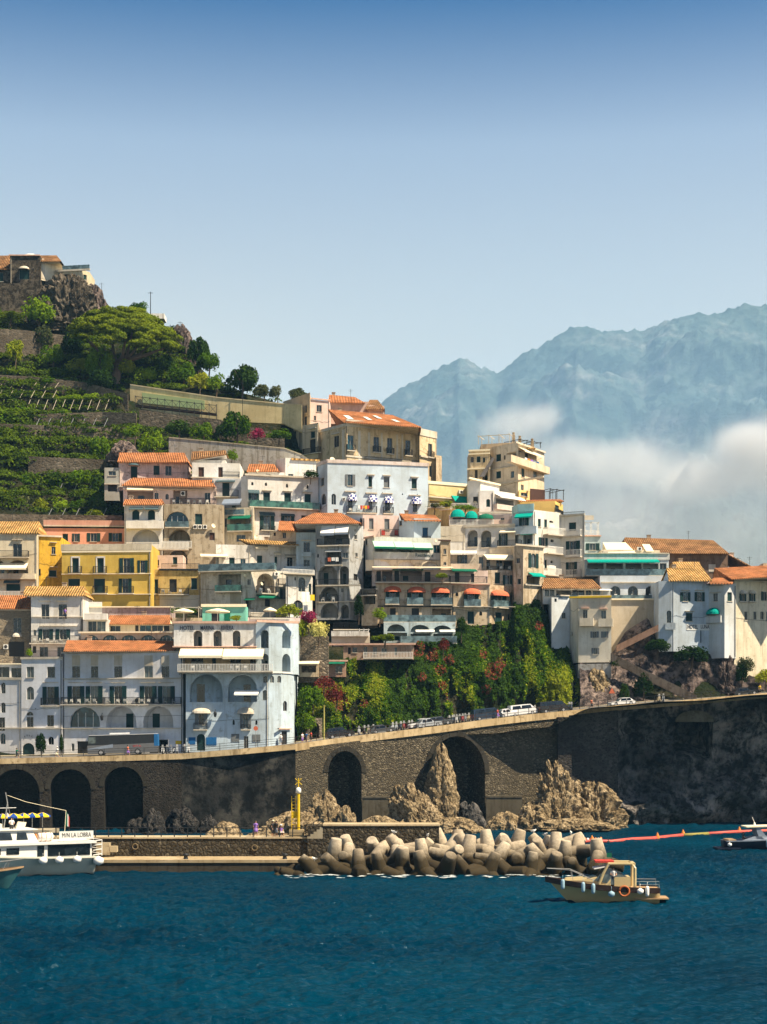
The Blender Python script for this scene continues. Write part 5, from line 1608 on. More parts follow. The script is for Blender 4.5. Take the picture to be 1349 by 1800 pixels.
for p, q in zip(pts, pts[1:]): b.hexa([p - Vector((0, 0, .3)), q - Vector((0, 0, .3)), q + Vector((0, 1.4, -.3)), p + Vector((0, 1.4, -.3))], [p, q, q + Vector((0, 1.4, 0)), p + Vector((0, 1.4, 0))])
b.build('deck', M['brownw'], fb)
# castle on the left summit
CST = rockmat('castle_stone', (0.045, 0.038, 0.03), (0.10, 0.082, 0.06), (0.17, 0.14, 0.10), .3, .4)
bld('castle_house', 'dark stone house with arched window on the rock at the left summit', [(18, 380), (71, 380)], 450, 500, 9, STONE, '''
c 34 52 474 491
D 34 52 468 474 slab
h 16 71 448 450 salmon''', wallmat=CST, cat='house', roofs=[])
bld('castle_house', 'low dark wing with sloping roof at the very left of the summit', [(-60, 381), (18, 381)], 472, 505, 8, STONE, '''
c -3 6 479 495''', wallmat=CST, cat='house', roofs=[(-60, 20, 473, 380.5, -60, 19, 452, 386, 'brown', 474, 450)])
bld('castle_house', 'sunlit white gable wall beside the dark summit house', [(71, 381), (113, 385)], 458, 492, 8, (0.78, 0.70, 0.54), '''
d 75 78 481 490
P 74 79 455 490 slab''', cat='house', dirt=.3, roofs=[(70, 108, 460, 380.5, 71, 100, 450, 384, 'brown')])
bld('castle_house', 'flat roofed cream belvedere with roof railing on the edge of the summit rock', [(100, 383), (143, 382), (158, 384)], 476, 500, 7, (0.62, 0.53, 0.36), '''
L 103 128 482 490
c 133 137 484 492
c 147 153 483 492
h 98 159 474 477 slab
b 110 158 465 475 p .1''', cat='house', dirt=.3)
b = MB(); c_ = P(55, 452, 384); b.lathe(c_, [(2.2, -1.0), (2.1, -.2), (1.7, .3), (1.0, .6), (.1, .7)], 18); tag(b.build('dome', plaster(WHITE, .2), smooth=True), 'small pale dome behind the dark summit house', 'dome')
strip('castle_wall', 'dark stained stone wall carrying the summit house', [(-60, 500, 575, 377), (18, 498, 570, 377), (72, 497, 560, 377)], 4, CST, cap=None)
rock('big rounded dark rock bluff under the cream belvedere', 60, 178, 488, 575, 379, rockmat('summit_rock', (0.05, 0.042, 0.032), (0.12, 0.10, 0.075), (0.24, 0.20, 0.15), .3, 1.), d=6, seed=31, jag=.35)
rock('steep rock shoulder dropping right of the belvedere', 140, 190, 505, 560, 382, ROCKP, seed=32, d=5, jag=.4)
rock('brown rock cliff on the skyline right of the pine', 292, 345, 578, 655, 372, ROCKP, seed=33, d=5)
bld('hut', 'small flat white hut beside the mast on the ridge', [(262, 377), (289, 377)], 551, 560, 4, WHITE, '', cat='hut')
def mast(label, x, y0, y1, Y, r=.12, m=None):
    b = MB(); b.tube([P(x, y1, Y), P(x, y0, Y)], r, 6, 0, r * .7); b.tube([P(x, y0 + 2, Y) - Vector((.6, 0, 0)), P(x, y0 + 2, Y) + Vector((.6, 0, 0))], r * .5, 4); tag(b.build('mast', m or M['iron']), label, 'mast')
mast('tall dark pole on the ridge beside the small white hut', 265, 513, 556, 376)
mast('thin aerial mast on the skyline right of the pine', 317, 565, 600, 374, .08)
mast('thin pole on the edge of the summit rock', 179, 497, 540, 380, .07)
mast('slender flagpole between the long white house and the palace gardens', 427, 668, 740, 336, .07)
# low garden houses between the hotel and the creeper
TANW = stonework('garden_rubble', (0.30, 0.24, 0.17), (0.18, 0.15, 0.11), (0.10, 0.085, 0.07), 1.6, 1.0)
strip('garden_wall', 'rubble stone wall right of the hotel corner bay', [(526, 1118, 1200, 262), (578, 1118, 1200, 261)], 1, TANW)
bld('garden_house', 'long low garden house with thin red brown roof and white doors above the creeper', [(604, 268), (728, 267)], 1134, 1160, 6, (0.42, 0.30, 0.22), '''
d 612 617 1138 1150
w 620 628 1138 1147
w 640 646 1137 1151
w 656 663 1137 1150
w 671 680 1139 1148
w 694 698 1138 1152
h 576 731 1131 1134 salmon
b 640 726 1147 1157 w 1.1''', dirt=.5, cat='house')
bld('garden_house', 'small lower garden house with green blind beside the red flowering creeper', [(566, 264), (608, 264)], 1164, 1190, 5, (0.46, 0.30, 0.22), '''
w 590 602 1170 1182
n 570 606 1163 1168 greencl 1.2
h 564 612 1160 1163 salmon''', dirt=.5, cat='house')
bld('garden_house', 'cream awning shelter beside the rubble wall', [(527, 260), (560, 260)], 1166, 1190, 4, TAN, '''
L 530 556 1170 1182
n 526 562 1162 1168 cream 1.4''', dirt=.5, cat='shelter')
bld('terrace_house', 'white scalloped terrace parapet above the rubble wall', [(583, 269), (650, 269)], 1112, 1135, 4, WHITE, '''
T 583 648 1110 1119
P 583 650 1119 1130 slab
b 586 630 1095 1106 i .2
g 632 648 1106 1118 whitef flat''', dirt=.5, cat='terrace')
bld('service_block', 'weathered concrete utility walls with stored frames right of the grey tower', [(636, 277), (664, 276)], 1036, 1100, 6, (0.42, 0.36, 0.28), '''
L 640 660 1042 1062
b 636 662 1036 1046 i .6
k 634 640 1062 1072
h 634 664 1035 1037 slab''', dirt=.9, cat='house')
bld('garden_gate', 'stone gateway with dark arched opening at road level', [(540, 256.8), (566, 257.4)], 1262, 1308, 3, STONE, '''
A 545 562 1270 1305 x''', wallmat=TANW, cat='gateway')
# ---------------------------------------------------------------- planting
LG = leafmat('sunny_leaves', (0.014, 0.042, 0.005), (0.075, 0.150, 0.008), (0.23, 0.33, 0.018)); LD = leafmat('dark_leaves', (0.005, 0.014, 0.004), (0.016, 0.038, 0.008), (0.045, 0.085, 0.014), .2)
LY = leafmat('yellow_green_leaves', (0.050, 0.085, 0.006), (0.16, 0.21, 0.010), (0.32, 0.34, 0.03)); LO = leafmat('olive_leaves', (0.030, 0.040, 0.018), (0.07, 0.085, 0.035), (0.13, 0.14, 0.06), .2)
LP = leafmat('bougainvillea_bracts', (0.12, 0.012, 0.05), (0.30, 0.03, 0.10), (0.50, 0.07, 0.14)); LR = leafmat('red_creeper_leaves', (0.06, 0.012, 0.010), (0.15, 0.03, 0.025), (0.28, 0.08, 0.05))
LW = leafmat('cream_blossom', (0.30, 0.28, 0.06), (0.55, 0.50, 0.14), (0.75, 0.68, 0.28))
BARK = flat('bark', (0.10, 0.07, 0.045), .9)
def leaves(name, cen, nrm, size, mat, parent=None, seed=0, flatness=.5):
    rg = np.random.default_rng(seed); n = len(cen)
    d = rg.normal(size=(n, 3)) + nrm * (1.0 / max(.05, 1 - flatness)); d /= np.linalg.norm(d, axis=1)[:, None]
    a = np.cross(d, rg.normal(size=(n, 3))); a /= np.linalg.norm(a, axis=1)[:, None]; c = np.cross(d, a)
    s = (size * rg.uniform(.55, 1.3, n))[:, None]; asp = rg.uniform(.45, .8, n)[:, None]
    v = np.stack([cen - a * s, cen - c * s * asp, cen + a * s, cen + c * s * asp], 1).reshape(-1, 3)
    me = bpy.data.meshes.new(name); me.vertices.add(4 * n); me.vertices.foreach_set('co', v.ravel())
    me.loops.add(4 * n); me.loops.foreach_set('vertex_index', np.arange(4 * n)); me.polygons.add(n)
    me.polygons.foreach_set('loop_start', np.arange(0, 4 * n, 4)); me.polygons.foreach_set('loop_total', np.full(n, 4)); me.materials.append(mat); me.update(); me.validate()
    o = bpy.data.objects.new(name, me); C.objects.link(o)
    if parent: o.parent = parent
    return o
def crown_pts(n, rx, ry, rz, seed, lumps=14, lump=.42, flat_=False):
    rg = np.random.default_rng(seed); L = rg.normal(size=(lumps, 3)); L /= np.linalg.norm(L, axis=1)[:, None]; L[:, 2] = np.abs(L[:, 2]) * .9 - .15
    L *= rg.uniform(.35, .78, lumps)[:, None]; R_ = rg.uniform(lump * .65, lump * 1.15, lumps); k = rg.integers(0, lumps, n)
    d = rg.normal(size=(n, 3)); d /= np.linalg.norm(d, axis=1)[:, None]; d[:, 2] = np.where(d[:, 2] < -.75, -d[:, 2], d[:, 2])
    p = L[k] + d * (R_[k] * rg.uniform(.72, 1.08, n))[:, None]; s = np.array([rx, ry, rz]); return p * s, d
TPL = {}
def plant(kind, label, x0, x1, y0, y1, Y=None, group=None, cat=None):
    Y = Y or hit((x0 + x1) / 2, y1 - 3) - (2.2 if x1 < 220 and y1 < 700 else 1.2)
    w, h = (x1 - x0) * Y / F / 2, (y1 - y0) * Y / F; base = P((x0 + x1) / 2, y1, Y)
    spec = {'bush': (LG, 1500, .9), 'dark': (LD, 1500, .9), 'lime': (LY, 1400, .9), 'olive': (LO, 1500, .9), 'tree': (LG, 2400, .86), 'darktree': (LD, 2600, .84), 'olivetree': (LO, 2200, .8), 'flower': (LP, 1200, .9), 'cream': (LW, 900, .9), 'red': (LR, 900, .9)}[kind]
    var = RND.randrange(3); key = (kind, var)
    if key not in TPL:
        p, d = crown_pts(spec[1], 1, 1, 1, hash(kind) % 1000 if False else sum(map(ord, kind)) * 3 + var, 12 + var * 3); TPL[key] = leaves('crown', p, d, .085, spec[0], seed=var).data
        bpy.data.objects.remove([o for o in C.objects if o.data == TPL[key]][0])
    r = empty({'tree': 'broadleaf_tree', 'darktree': 'evergreen_tree', 'olivetree': 'olive_tree', 'flower': 'bougainvillea', 'cream': 'flowering_shrub', 'red': 'red_creeper'}.get(kind, 'shrub'), base, RND.uniform(-.5, .5), label, cat or ('tree' if 'tree' in kind else 'shrub'), group)
    ch = spec[2]; c = bpy.data.objects.new('crown', TPL[key]); C.objects.link(c); c.parent = r; sz_ = h * ch / (1.45 if ch > .8 else 1.3); c.scale = (w / .92, max(w * .8, 1), sz_); c.location = (0, 0, h - 1.02 * sz_)
    b = MB(); rr = max(.08, w * .07); b.tube([(0, 0, -1.0), (.1 * w, 0, h * .3), (-.05 * w, .1, h * .65)], rr, 6, 0, rr * .5)
    for q in range(3): a = q * 2.1; b.tube([(.05 * w, 0, h * .35), (w * .5 * math.cos(a), w * .4 * math.sin(a), h * .7)], rr * .5, 5, 0, rr * .2)
    b.build('trunk', BARK, r); return r
PL = [('bush','round dark green tree in front of the castle wall',38,98,515,576,372,'tree'),('lime','strip of bright leaves at the foot of the castle wall',-8,44,546,566,370),
('lime','small yellow green bush below the mortared wall, leftmost',8,46,590,642,None),('olive','grey green bush below the round tree',52,98,570,622,None),('bush','sunlit green bush left of the bright fig',70,116,600,648,None),('dark','dark bush between the grey green bush and the pine',104,148,578,632,None),
('lime','bright green fig bush left of the pine trunk',112,168,628,658,None),('tree','bright broad leaved fig tree behind the pine trunk',150,202,602,668,None),('dark','dark shrub in the shade left of the pine trunk',150,205,645,690,None),
('bush','light tree poking up behind the pine on the skyline',228,266,529,556,378,'tree'),('dark','dark bush on the skyline at the right edge of the pine',292,316,568,600,374),
('lime','lime green bush right of the pine trunk',206,242,630,662,None),('bush','green bush under the right side of the pine',238,280,640,676,None),('dark','dark bush below the brown skyline cliff',268,310,618,662,None),('bush','wide green bush below the brown skyline cliff',296,348,632,680,None),('lime','yellow green bush above the ochre wall',330,372,650,690,None),('bush','leafy bush left of the large skyline tree',358,402,655,694,None),
('darktree','slender dark tree on the skyline left of the rounded tree',328,370,583,650,362),('tree','rounded green tree on the skyline below the slender dark tree',344,390,612,662,358),('darktree','large dark spreading tree on the skyline beside the flagpole',392,458,632,702,346),
('olivetree','small skyline tree right of the large dark tree',446,482,672,704,345),('olivetree','faint small tree in the middle of the skyline row',474,502,674,704,345),('olivetree','last small tree on the skyline before the palace wing',505,542,679,706,345),
('bush','clump of vines on the top trellis',46,108,660,682,345),('bush','broad green vine mass on the second terrace at the left edge',-20,54,684,718,341),('lime','low vine clump on the second terrace',60,108,690,706,341),('bush','vine clump in the middle of the long trellis',105,150,692,708,339),('bush','vine clump at the right end of the long trellis',146,180,690,706,339),
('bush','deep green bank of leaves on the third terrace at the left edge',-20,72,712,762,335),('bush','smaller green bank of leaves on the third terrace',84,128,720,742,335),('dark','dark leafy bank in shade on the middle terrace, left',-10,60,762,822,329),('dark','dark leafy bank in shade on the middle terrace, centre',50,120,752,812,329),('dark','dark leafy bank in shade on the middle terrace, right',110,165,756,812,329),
('lime','lime tinted bush at the left edge of the middle terrace',-10,24,752,802,327),('lime','small bright bush in the shaded terrace',28,50,750,780,328),('tree','bright lemon tree above the round turret',158,196,762,812,322),('bush','leafy bush right of the lemon tree',218,256,744,776,322),('bush','bush with hanging shoots beside the gate pier',246,292,752,802,320),
('bush','round bush at the left edge above the yellowing shrubs',-12,24,820,866,316),('tree','wide citrus tree on the lower terrace, left',34,80,828,872,314),('tree','wide citrus tree on the lower terrace, middle',72,118,826,870,314),('tree','tallest citrus tree on the lower terrace',112,172,818,868,314),('dark','dark citrus tree beside the small shed',158,188,830,880,312),
('lime','yellowing shrub at the left edge of the lowest garden',-14,30,856,910,308),('olive','dry olive coloured shrub in the lowest garden',22,56,866,908,308),('lime','yellow flowering shrub in the lowest garden',50,88,872,912,308),('bush','bright bush row above the pink roof, left',92,126,876,900,307),('bush','bright bush row above the pink roof, middle',120,158,876,902,307),('tree','leafy tree above the pink roof, right',154,192,862,900,307),('lime','fan shaped bush on the pink roof terrace',148,186,894,918,304),
('dark','low dark hedge under the footbridge, left',288,340,734,766,326),('bush','green shrub under the footbridge',336,378,738,776,325),('tree','tall leafy tree right of the footbridge',390,442,716,780,324),('flower','magenta bougainvillea bush in the palace garden',438,468,750,778,322),('bush','leafy pergola top in the palace garden',464,516,752,774,322),('dark','dark shrub in the palace garden wall corner',376,402,742,776,325),
('bush','single bush growing on the grey wall',394,420,788,812,309),('dark','roof plants at the right end of the long white house',532,560,824,842,296),('lime','trailing shrub on the terrace under the green canopy',770,800,878,893,296),('bush','hanging plants between the teal domed awnings and the chapel window',796,838,886,898,295),
('olive','potted bushes on the yellow terrace',756,772,882,896,296),('lime','green shrub on the arcade terrace of the coral awning hotel',764,790,1006,1018,274),('dark','dark palm clump beside the grey tower base',622,640,1040,1088,272),('bush','bush on the utility wall beside the coral awning hotel',655,680,1066,1092,271),('lime','row of potted plants before the low garden house',652,700,1112,1130,263),
('lime','climbing greenery over the roof terrace right of the parasols',484,530,1058,1090,261),('flower','purple bougainvillea above the rubble wall',524,560,1068,1104,260),('cream','cream blossoming climber trailing over the rubble wall',540,580,1086,1128,259.5),('lime','bright climber beside the blue hotel bay',514,548,1082,1126,259.8),
('red','red flowering creeper on the slope right of the hotel, upper',548,590,1186,1212,258.5),('red','red flowering creeper on the slope right of the hotel, lower',570,612,1206,1240,258.5),('tree','leafy tree hanging over the road beside the hotel bay',526,572,1200,1258,257.5),('bush','green shrub by the stone gateway',520,556,1240,1292,257),('lime','yellow shrub by the hotel garage door',475,492,1278,1308,255.2),
('dark','dark climbing plant beside the arched doorway',62,82,1284,1332,254),('dark','narrow dark creeper on the corner of the white house',104,112,1286,1330,253.6),('dark','dark scrub below the hotel sign',1130,1180,1120,1150,271.5),('dark','dark hanging scrub under the hotel sign',1180,1250,1130,1168,271.2),('dark','dark bush in the rock hollow left of the stairs',1112,1150,1176,1228,269.6),('dark','dark ivy patch under the balcony block',1072,1092,1150,1176,270.6),('dark','dark bush beside the road at the foot of the cliff house',1088,1108,1196,1236,269.2),
('dark','dark green bush at the foot of the end building',1290,1318,1162,1204,272),('lime','bright bushes at the right edge under the end building',1326,1366,1172,1204,273),('olive','dry scrub at the foot of the end building',1296,1326,1150,1186,272.6),
('red','reddish shrub in the creeper beside the hotel base',768,790,1118,1150,262),('bush','potted plants on the corner of the mauve terrace',46,58,1138,1156,262.4),('lime','flower boxes at the right of the mint pavilion',402,428,1080,1092,257),('bush','creeper on the timber pergola',300,352,1066,1082,262),('dark','palm tuft left of the coral wing',800,822,1080,1120,272)]
for q in PL:
    k, lb, x0, x1, y0, y1, Y = q[:7]; plant(k, lb, x0, x1, y0, y1, Y, cat=q[7] if len(q) > 7 else None)
# umbrella pine
Yp = 351; base = P(196, 716, Yp - 5); up_ = empty('umbrella_pine', base, 0, 'great umbrella pine with wide flat crown and leaning trunk on the left slope', 'tree')
b = MB(); b.M = Matrix.Translation(-base); fk = P(207, 640, Yp); b.tube([base, P(200, 690, Yp - 4), P(205, 660, Yp - 2), fk], 1.25, 9, 0, .85)
cx, cy = 219, 596
LB = [(160, 600), (180, 610), (196, 585), (222, 590), (245, 606), (270, 598), (290, 612), (235, 575), (150, 590)]
for i, (x, y) in enumerate(LB): m_ = P((207 + x) / 2 + (x - 207) * .1, 624, Yp + (i % 3 - 1) * 2.5); b.tube([fk, m_, P(x, y, Yp + (i % 3 - 1) * 5)], .55, 6, 0, .16)
b.build('trunk', flat('pine_bark', (0.16, 0.11, 0.08), .9), up_)
rg = np.random.default_rng(5); cl = []
for i in range(250):
    a = rg.uniform(0, 2 * math.pi); r_ = rg.uniform(0, 1) ** .55; x = cx + 92 * r_ * math.cos(a); dy = r_ * math.sin(a) * 10.5
    t_ = r_; zt_ = 545 + 42 * t_ ** 2.4 + (x - cx) * .14; cl.append((x, zt_ + rg.uniform(0, 26) * (1 - .3 * t_), Yp + dy, rg.uniform(1.1, 2.1)))
cen, nr = [], []
for x, y, Y, r_ in cl:
    d = rg.normal(size=(420, 3)); d /= np.linalg.norm(d, axis=1)[:, None]; d[:, 2] = np.abs(d[:, 2]) * rg.choice([1, 1, 1, -.5], 420); c = np.array(P(x, y, Y) - base)
    cen.append(c + d * np.array([r_ * 1.05, r_ * 1.05, r_ * .55]) * rg.uniform(.8, 1.1, (420, 1))); nr.append(d)
leaves('crown', np.concatenate(cen), np.concatenate(nr), .23, leafmat('pine_needles', (0.014, 0.032, 0.004), (0.050, 0.085, 0.008), (0.145, 0.18, 0.012), .1), up_, 3, .62)
# hillside undergrowth: nobody could count it
rg = np.random.default_rng(11); cen, nr = [], []; N = 0
while N < 2100:
    px = rg.uniform(-40, 560); Y = rg.uniform(306, 384); 
    z = hz_(px, Y); x = X_(px, Y); v = fbm(x * .06, Y * .06, 4) + .5 * fbm(x * .3, Y * .3, 2)
    if v < rg.uniform(-.35, .3) or (px > 330 and Y > 352) or (px > 215 and 336 < Y < 348): continue
    zz = hzf(px, Y)
    r_ = rg.uniform(.6, 1.7); m_ = 85; d = rg.normal(size=(m_, 3)); d /= np.linalg.norm(d, axis=1)[:, None]; d[:, 2] = np.abs(d[:, 2])
    cen.append(np.array([x, Y - .5, zz]) + d * np.array([r_ * 1.5, r_, r_ * .75])); nr.append(d); N += 1
tag(leaves('undergrowth', np.concatenate(cen), np.concatenate(nr), .26, leafmat('undergrowth_leaves', (0.005, 0.012, 0.003), (0.020, 0.042, 0.006), (0.13, 0.19, 0.015), .3), seed=4), kind='stuff')
# creeper covered slope under the coral awning hotel
TOP = [(524, 1200), (575, 1192), (598, 1160), (620, 1154), (720, 1156), (735, 1128), (770, 1130), (800, 1118), (812, 1100), (850, 1097), (898, 1092), (906, 1052), (925, 1032), (950, 1045), (966, 1090), (1000, 1140), (1015, 1185), (1040, 1215), (1052, 1240)]
def topy(px):
    for (a, ya), (c, yc) in zip(TOP, TOP[1:]):
        if px <= c: return ya + (yc - ya) * max(0, (px - a) / (c - a))
    return TOP[-1][1]
def ivy_pt(px, t_):
    bs = path_at(px); yb = bs.y + RWf(bs) + 1.2; ty = topy(px); TY = min(279 if px > 880 else 275, yb + 1.5 + (HZ - ty - 40) * .055); T = P(px, ty, TY)
    B0 = Vector((X_(px, yb), yb, bs.z + .2)); p = B0.lerp(T, t_); p.y += -1.6 * math.sin(math.pi * min(1, t_ * 1.1)) + 1.3; return p
def ivy_d(p): return 1.7 * fbm(p.x * .13, p.z * .13, 1) + .9 * fbm(p.x * .42, p.z * .30, 6) + .45 * fbm(p.x * 1.1, p.z * .7, 9)
b = MB(); g = []
for i in range(151):
    px = 524 + 528 * i / 150; row = []
    for j in range(51): p = ivy_pt(px, j / 50); p.y -= ivy_d(p) * .9 - .5; row.append(b.pt(p))
    g.append(row)
for i in range(150):
    for j in range(50): b.f.append([g[i][j], g[i + 1][j], g[i + 1][j + 1], g[i][j + 1]]); b.m.append(0)
struct(b.build('creeper_slope', HG))
rg = np.random.default_rng(21); N = 120000; cen = np.zeros((N, 3)); nr = np.zeros((N, 3)); i = 0; rr = []
REDS = [(735, 1140, 14), (760, 1150, 12), (775, 1178, 10), (790, 1160, 10), (742, 1190, 8), (783, 1225, 7), (778, 1205, 8), (868, 1180, 16), (880, 1165, 10), (855, 1212, 9), (640, 1236, 8), (585, 1215, 18), (600, 1235, 14), (560, 1195, 15), (850, 1150, 8), (948, 1100, 8)]
while i < N:
    u, v = rg.uniform(524, 1052), rg.uniform(0, 1.01); p = ivy_pt(u, v); hd = ivy_d(p)
    hang = fbm(p.x * .9, p.z * .12, 3); 
    if hd + .9 * hang < rg.uniform(-.9, .5): continue
    p.y -= hd * .95 - .35 + rg.uniform(-.1, .45); cen[i] = p; nr[i] = (0.15, -.8, .5); i += 1
py_ = HZ - (cen[:, 2] - CH) * F / cen[:, 1]; px_ = 674.5 + cen[:, 0] * F / cen[:, 1]; isr = np.zeros(N, bool); jit = rg.normal(0, .17, N)
for x, y, r_ in REDS: isr |= ((px_ - x) ** 2 + (py_ - y) ** 2 < r_ ** 2) & (rg.uniform(size=N) < .55)
yl = np.array([noise.noise(Vector((c[0] * .09, c[2] * .07, 8))) + .4 * noise.noise(Vector((c[0] * .5, c[2] * .16, 2))) for c in cen]) + (py_ < 1300) * np.clip(1 - abs(px_ - 690) / 90, 0, 1) * .25 + np.clip(1 - abs(px_ - 900) / 60, 0, 1) * .15
yl = yl + jit
sets = [('creeper_foliage', ~isr & (yl <= .03), LD), ('creeper_foliage', ~isr & (yl > .03) & (yl <= .38), LG), ('creeper_foliage', ~isr & (yl > .38), LY), ('red_creeper_foliage', isr, LR)]
for nm, s, m in sets: tag(leaves(nm, cen[s], nr[s], .20, m, seed=9, flatness=.45), kind='stuff')
# ---------------------------------------------------------------- pier, breakwater
PSW = stonework('pier_stone', (0.10, 0.082, 0.055), (0.055, 0.046, 0.033), (0.02, 0.018, 0.015), 2.4, 1.0, (1, 1, 1))
YL, YPW = Yw(1532), 174.0
pr = empty('pier', (X_(160, YPW), YPW, 0), 0, 'low stone pier with a lower mooring ledge in front of the arches', 'pier')
def pb(name, m, boxes):
    b = MB(); b.M = Matrix.Translation(-pr.location)
    for q in boxes: b.box(*q)
    return b.build(name, m, pr)
xa, xb, xc, xd = X_(-60, YPW), X_(541, YPW), X_(568, YPW), X_(772, YPW); z1, z2 = Z_(1474, YPW), Z_(1451.5, YPW)
pb('ledge', plaster((0.075, 0.062, 0.045), .6), [(xa, X_(548, YL), YL, YPW + .2, -1, Z_(1514, YL) - .15)])
pb('ledge_top', plaster((0.46, 0.36, 0.22), .4), [(xa, X_(548, YL), YL - .12, YPW, Z_(1514, YL) - .145, Z_(1513, YL) + .1)])
pb('wall', PSW, [(xa, xb, YPW, YPW + 3, -1, z1)]); pb('paving', plaster((0.50, 0.41, 0.27), .3), [(xa, xb + .1, YPW - .1, YPW + 3.1, z1 + .002, z1 + .16)])
pb('wall', PSW, [(xb, xd, YPW - .4, YPW + 3.4, -1, z2)]); pb('paving', plaster((0.50, 0.40, 0.26), .3), [(xc, xd + .1, YPW - .5, YPW + 3.5, z2 + .002, z2 + .18)])
pb('step', M['concrete'], [(xb + (xc - xb) * i / 5, xb + (xc - xb) * (i + 1) / 5, YPW - .42, YPW + 3, z1 + .01, z1 + (z2 - z1) * (i + 1) / 5.5) for i in range(5)])
bpy.data.objects.remove(pr.children[3]) if False else None
rail_path('pier_railing', 'black pier railing with knobbed posts along the lower pier', [P(-40, 1473.5, YPW + .3), P(538, 1473.5, YPW + .3)], 1.15, 1.4, M['iron'], mid=1, rr=.04)
rail_path('pier_railing', 'sloping black railing up the pier steps', [P(538, 1473.5, YPW + .3), P(566, 1453, YPW + .3)], 1.1, .9, M['iron'], mid=1, rr=.035)
for i, (x, lb) in enumerate([(327, 'iron bollard on the mooring ledge, left one'), (501, 'iron bollard on the mooring ledge, nearer the breakwater')]):
    b = MB(); b.lathe(P(x, 1511, YL + 1), [(.32, 0), (.25, .1), (.2, .35), (.33, .45), (.33, .6), (.1, .68)], 12); tag(b.build('bollard', M['iron'], smooth=True), lb, 'bollard')
for x, y, lb in [(238, 1488, 'rusty mooring ring on the pier wall, left one'), (448, 1490, 'rusty mooring ring on the pier wall, right one')]:
    b = MB(); c = P(x, y, YPW - .12); b.tube([c + Vector((.3 * math.cos(k * math.pi / 6), 0, .3 * math.sin(k * math.pi / 6))) for k in range(13)], .06, 6); tag(b.build('mooring_ring', plaster((0.22, 0.17, 0.10), .3)), lb, 'mooring ring')
b = MB(); c = P(173, 1503, YPW - 1.4); b.box(c.x - .2, c.x + 1.2, c.y, c.y + 1, c.z, c.z + 1.3); b.box(c.x + 1.25, c.x + 2.0, c.y + .1, c.y + .9, c.z + .3, c.z + .95); tag(b.build('concrete_block', plaster((0.46, 0.38, 0.25), .4)), 'tan concrete blocks on the ledge behind the stern of the white boat', 'block')
# yellow mast with ladder and light
mp_ = P(525, 1473, YPW + 1.2); mr = empty('light_mast', mp_, 0, 'yellow harbour light mast with ladder on a stone base', 'light mast')
b = MB(); b.box(-1.0, .6, -.6, .6, .16, .9); b.build('base', plaster((0.45, 0.36, 0.22), .3), mr)
b = MB(); b.tube([(0, 0, .9), (0, 0, 4.9)], .17, 10); b.tube([(0, 0, 5.5), (0, 0, 6.6)], .06, 6); b.build('pole', M['yellow'], mr)
b = MB(); b.lathe((0, 0, 4.9), [(.15, 0), (.3, .1), (.3, .45), (.2, .6), (.02, .7)], 12); b.build('lamp', M['white'], mr, True)
b = MB()
for q in (-.75, -.35): b.tube([(q, .1, .9), (q, .1, 4.6)], .04, 5)
for i in range(10): b.tube([(-.75, .1, 1.1 + i * .36), (-.35, .1, 1.1 + i * .36)], .03, 4)
b.box(-.8, .15, .1, .2, 2.2, 2.9); b.build('ladder', M['yellow'], mr)
b = MB()
for a in (.78, 2.36): b.tube([(-.5 * math.cos(a), 0, 6.2 + .5 * math.sin(a)), (.5 * math.cos(a), 0, 6.2 - .5 * math.sin(a))], .04, 5)
b.build('top_mark', M['yellow'], mr)
# tetrapods
TM = NT('tetrapod_concrete'); co = TM.pos(); n1 = TM.noise(co, .8, 6, .7); sep = TM.n('SeparateXYZ'); TM.t.links.new(co, sep.inputs[0]); oi = TM.n('ObjectInfo')
ad = TM.n('Math', operation='MULTIPLY_ADD'); TM.t.links.new(n1, ad.inputs[0]); ad.inputs[1].default_value = 1.6; TM.t.links.new(sep.outputs[2], ad.inputs[2])
x = TM.mix(oi.outputs['Random'], (0.56, 0.47, 0.34), (0.36, 0.29, 0.20)); x = TM.mix(TM.ramp(TM.noise(co, 3, 5, .7), [(.4, .5), (.6, 0.)]), x, (0.20, 0.16, 0.11))
w_ = TM.n('MapRange'); TM.t.links.new(ad.outputs[0], w_.inputs[0]); w_.inputs[1].default_value = 2.3; w_.inputs[2].default_value = 3.8   # wet weed low down; the paler tops also paint in sunlit faces
x = TM.mix(w_.outputs[0], (0.035, 0.024, 0.008), x); TM.col(x); TM.rough(.85, .3); TM.bump(n1, .5, .15)
dirs = [Vector((0, 0, 1))] + [Vector((math.cos(a) * .943, math.sin(a) * .943, -.333)) for a in (.5, .5 + 2.094, .5 + 4.189)]
b = MB()
for d in dirs: b.lathe((0, 0, 0), [(.9, -.1), (.88, .5), (.74, 1.5), (.60, 2.42), (.55, 2.5), (.42, 2.52)], 20, 0, d)
b.lathe((0, 0, 0), [(.3, -.95), (.75, -.65), (.98, 0), (.75, .65), (.3, .95)], 16); tet = b.build('tetrapod', TM.m, smooth=True); bm = bmesh.new(); bm.from_mesh(tet.data)
for e in bm.edges:
    if len(e.link_faces) == 2 and e.calc_face_angle() > 1.0: e.smooth = False
bm.to_mesh(tet.data); bm.free()
RT = random.Random(12); k_ = 0; rows = [('front', 'at the waterline', 165.0, .15, 556, 1046, 14), ('second', 'half way up the heap', 168.2, 1.15, 575, 1045, 12), ('third', 'high on the heap', 171.5, 1.75, 615, 1025, 11), ('back', 'behind the crest of the heap', 175.3, 1.9, 690, 990, 8), ('far', 'at the seaward back of the heap', 180.0, .9, 780, 955, 4)]
ordn = ['leftmost', 'second', 'third', 'fourth', 'fifth', 'sixth', 'seventh', 'eighth', 'ninth', 'tenth', 'eleventh', 'twelfth', 'thirteenth', 'fourteenth', 'fifteenth', 'rightmost']
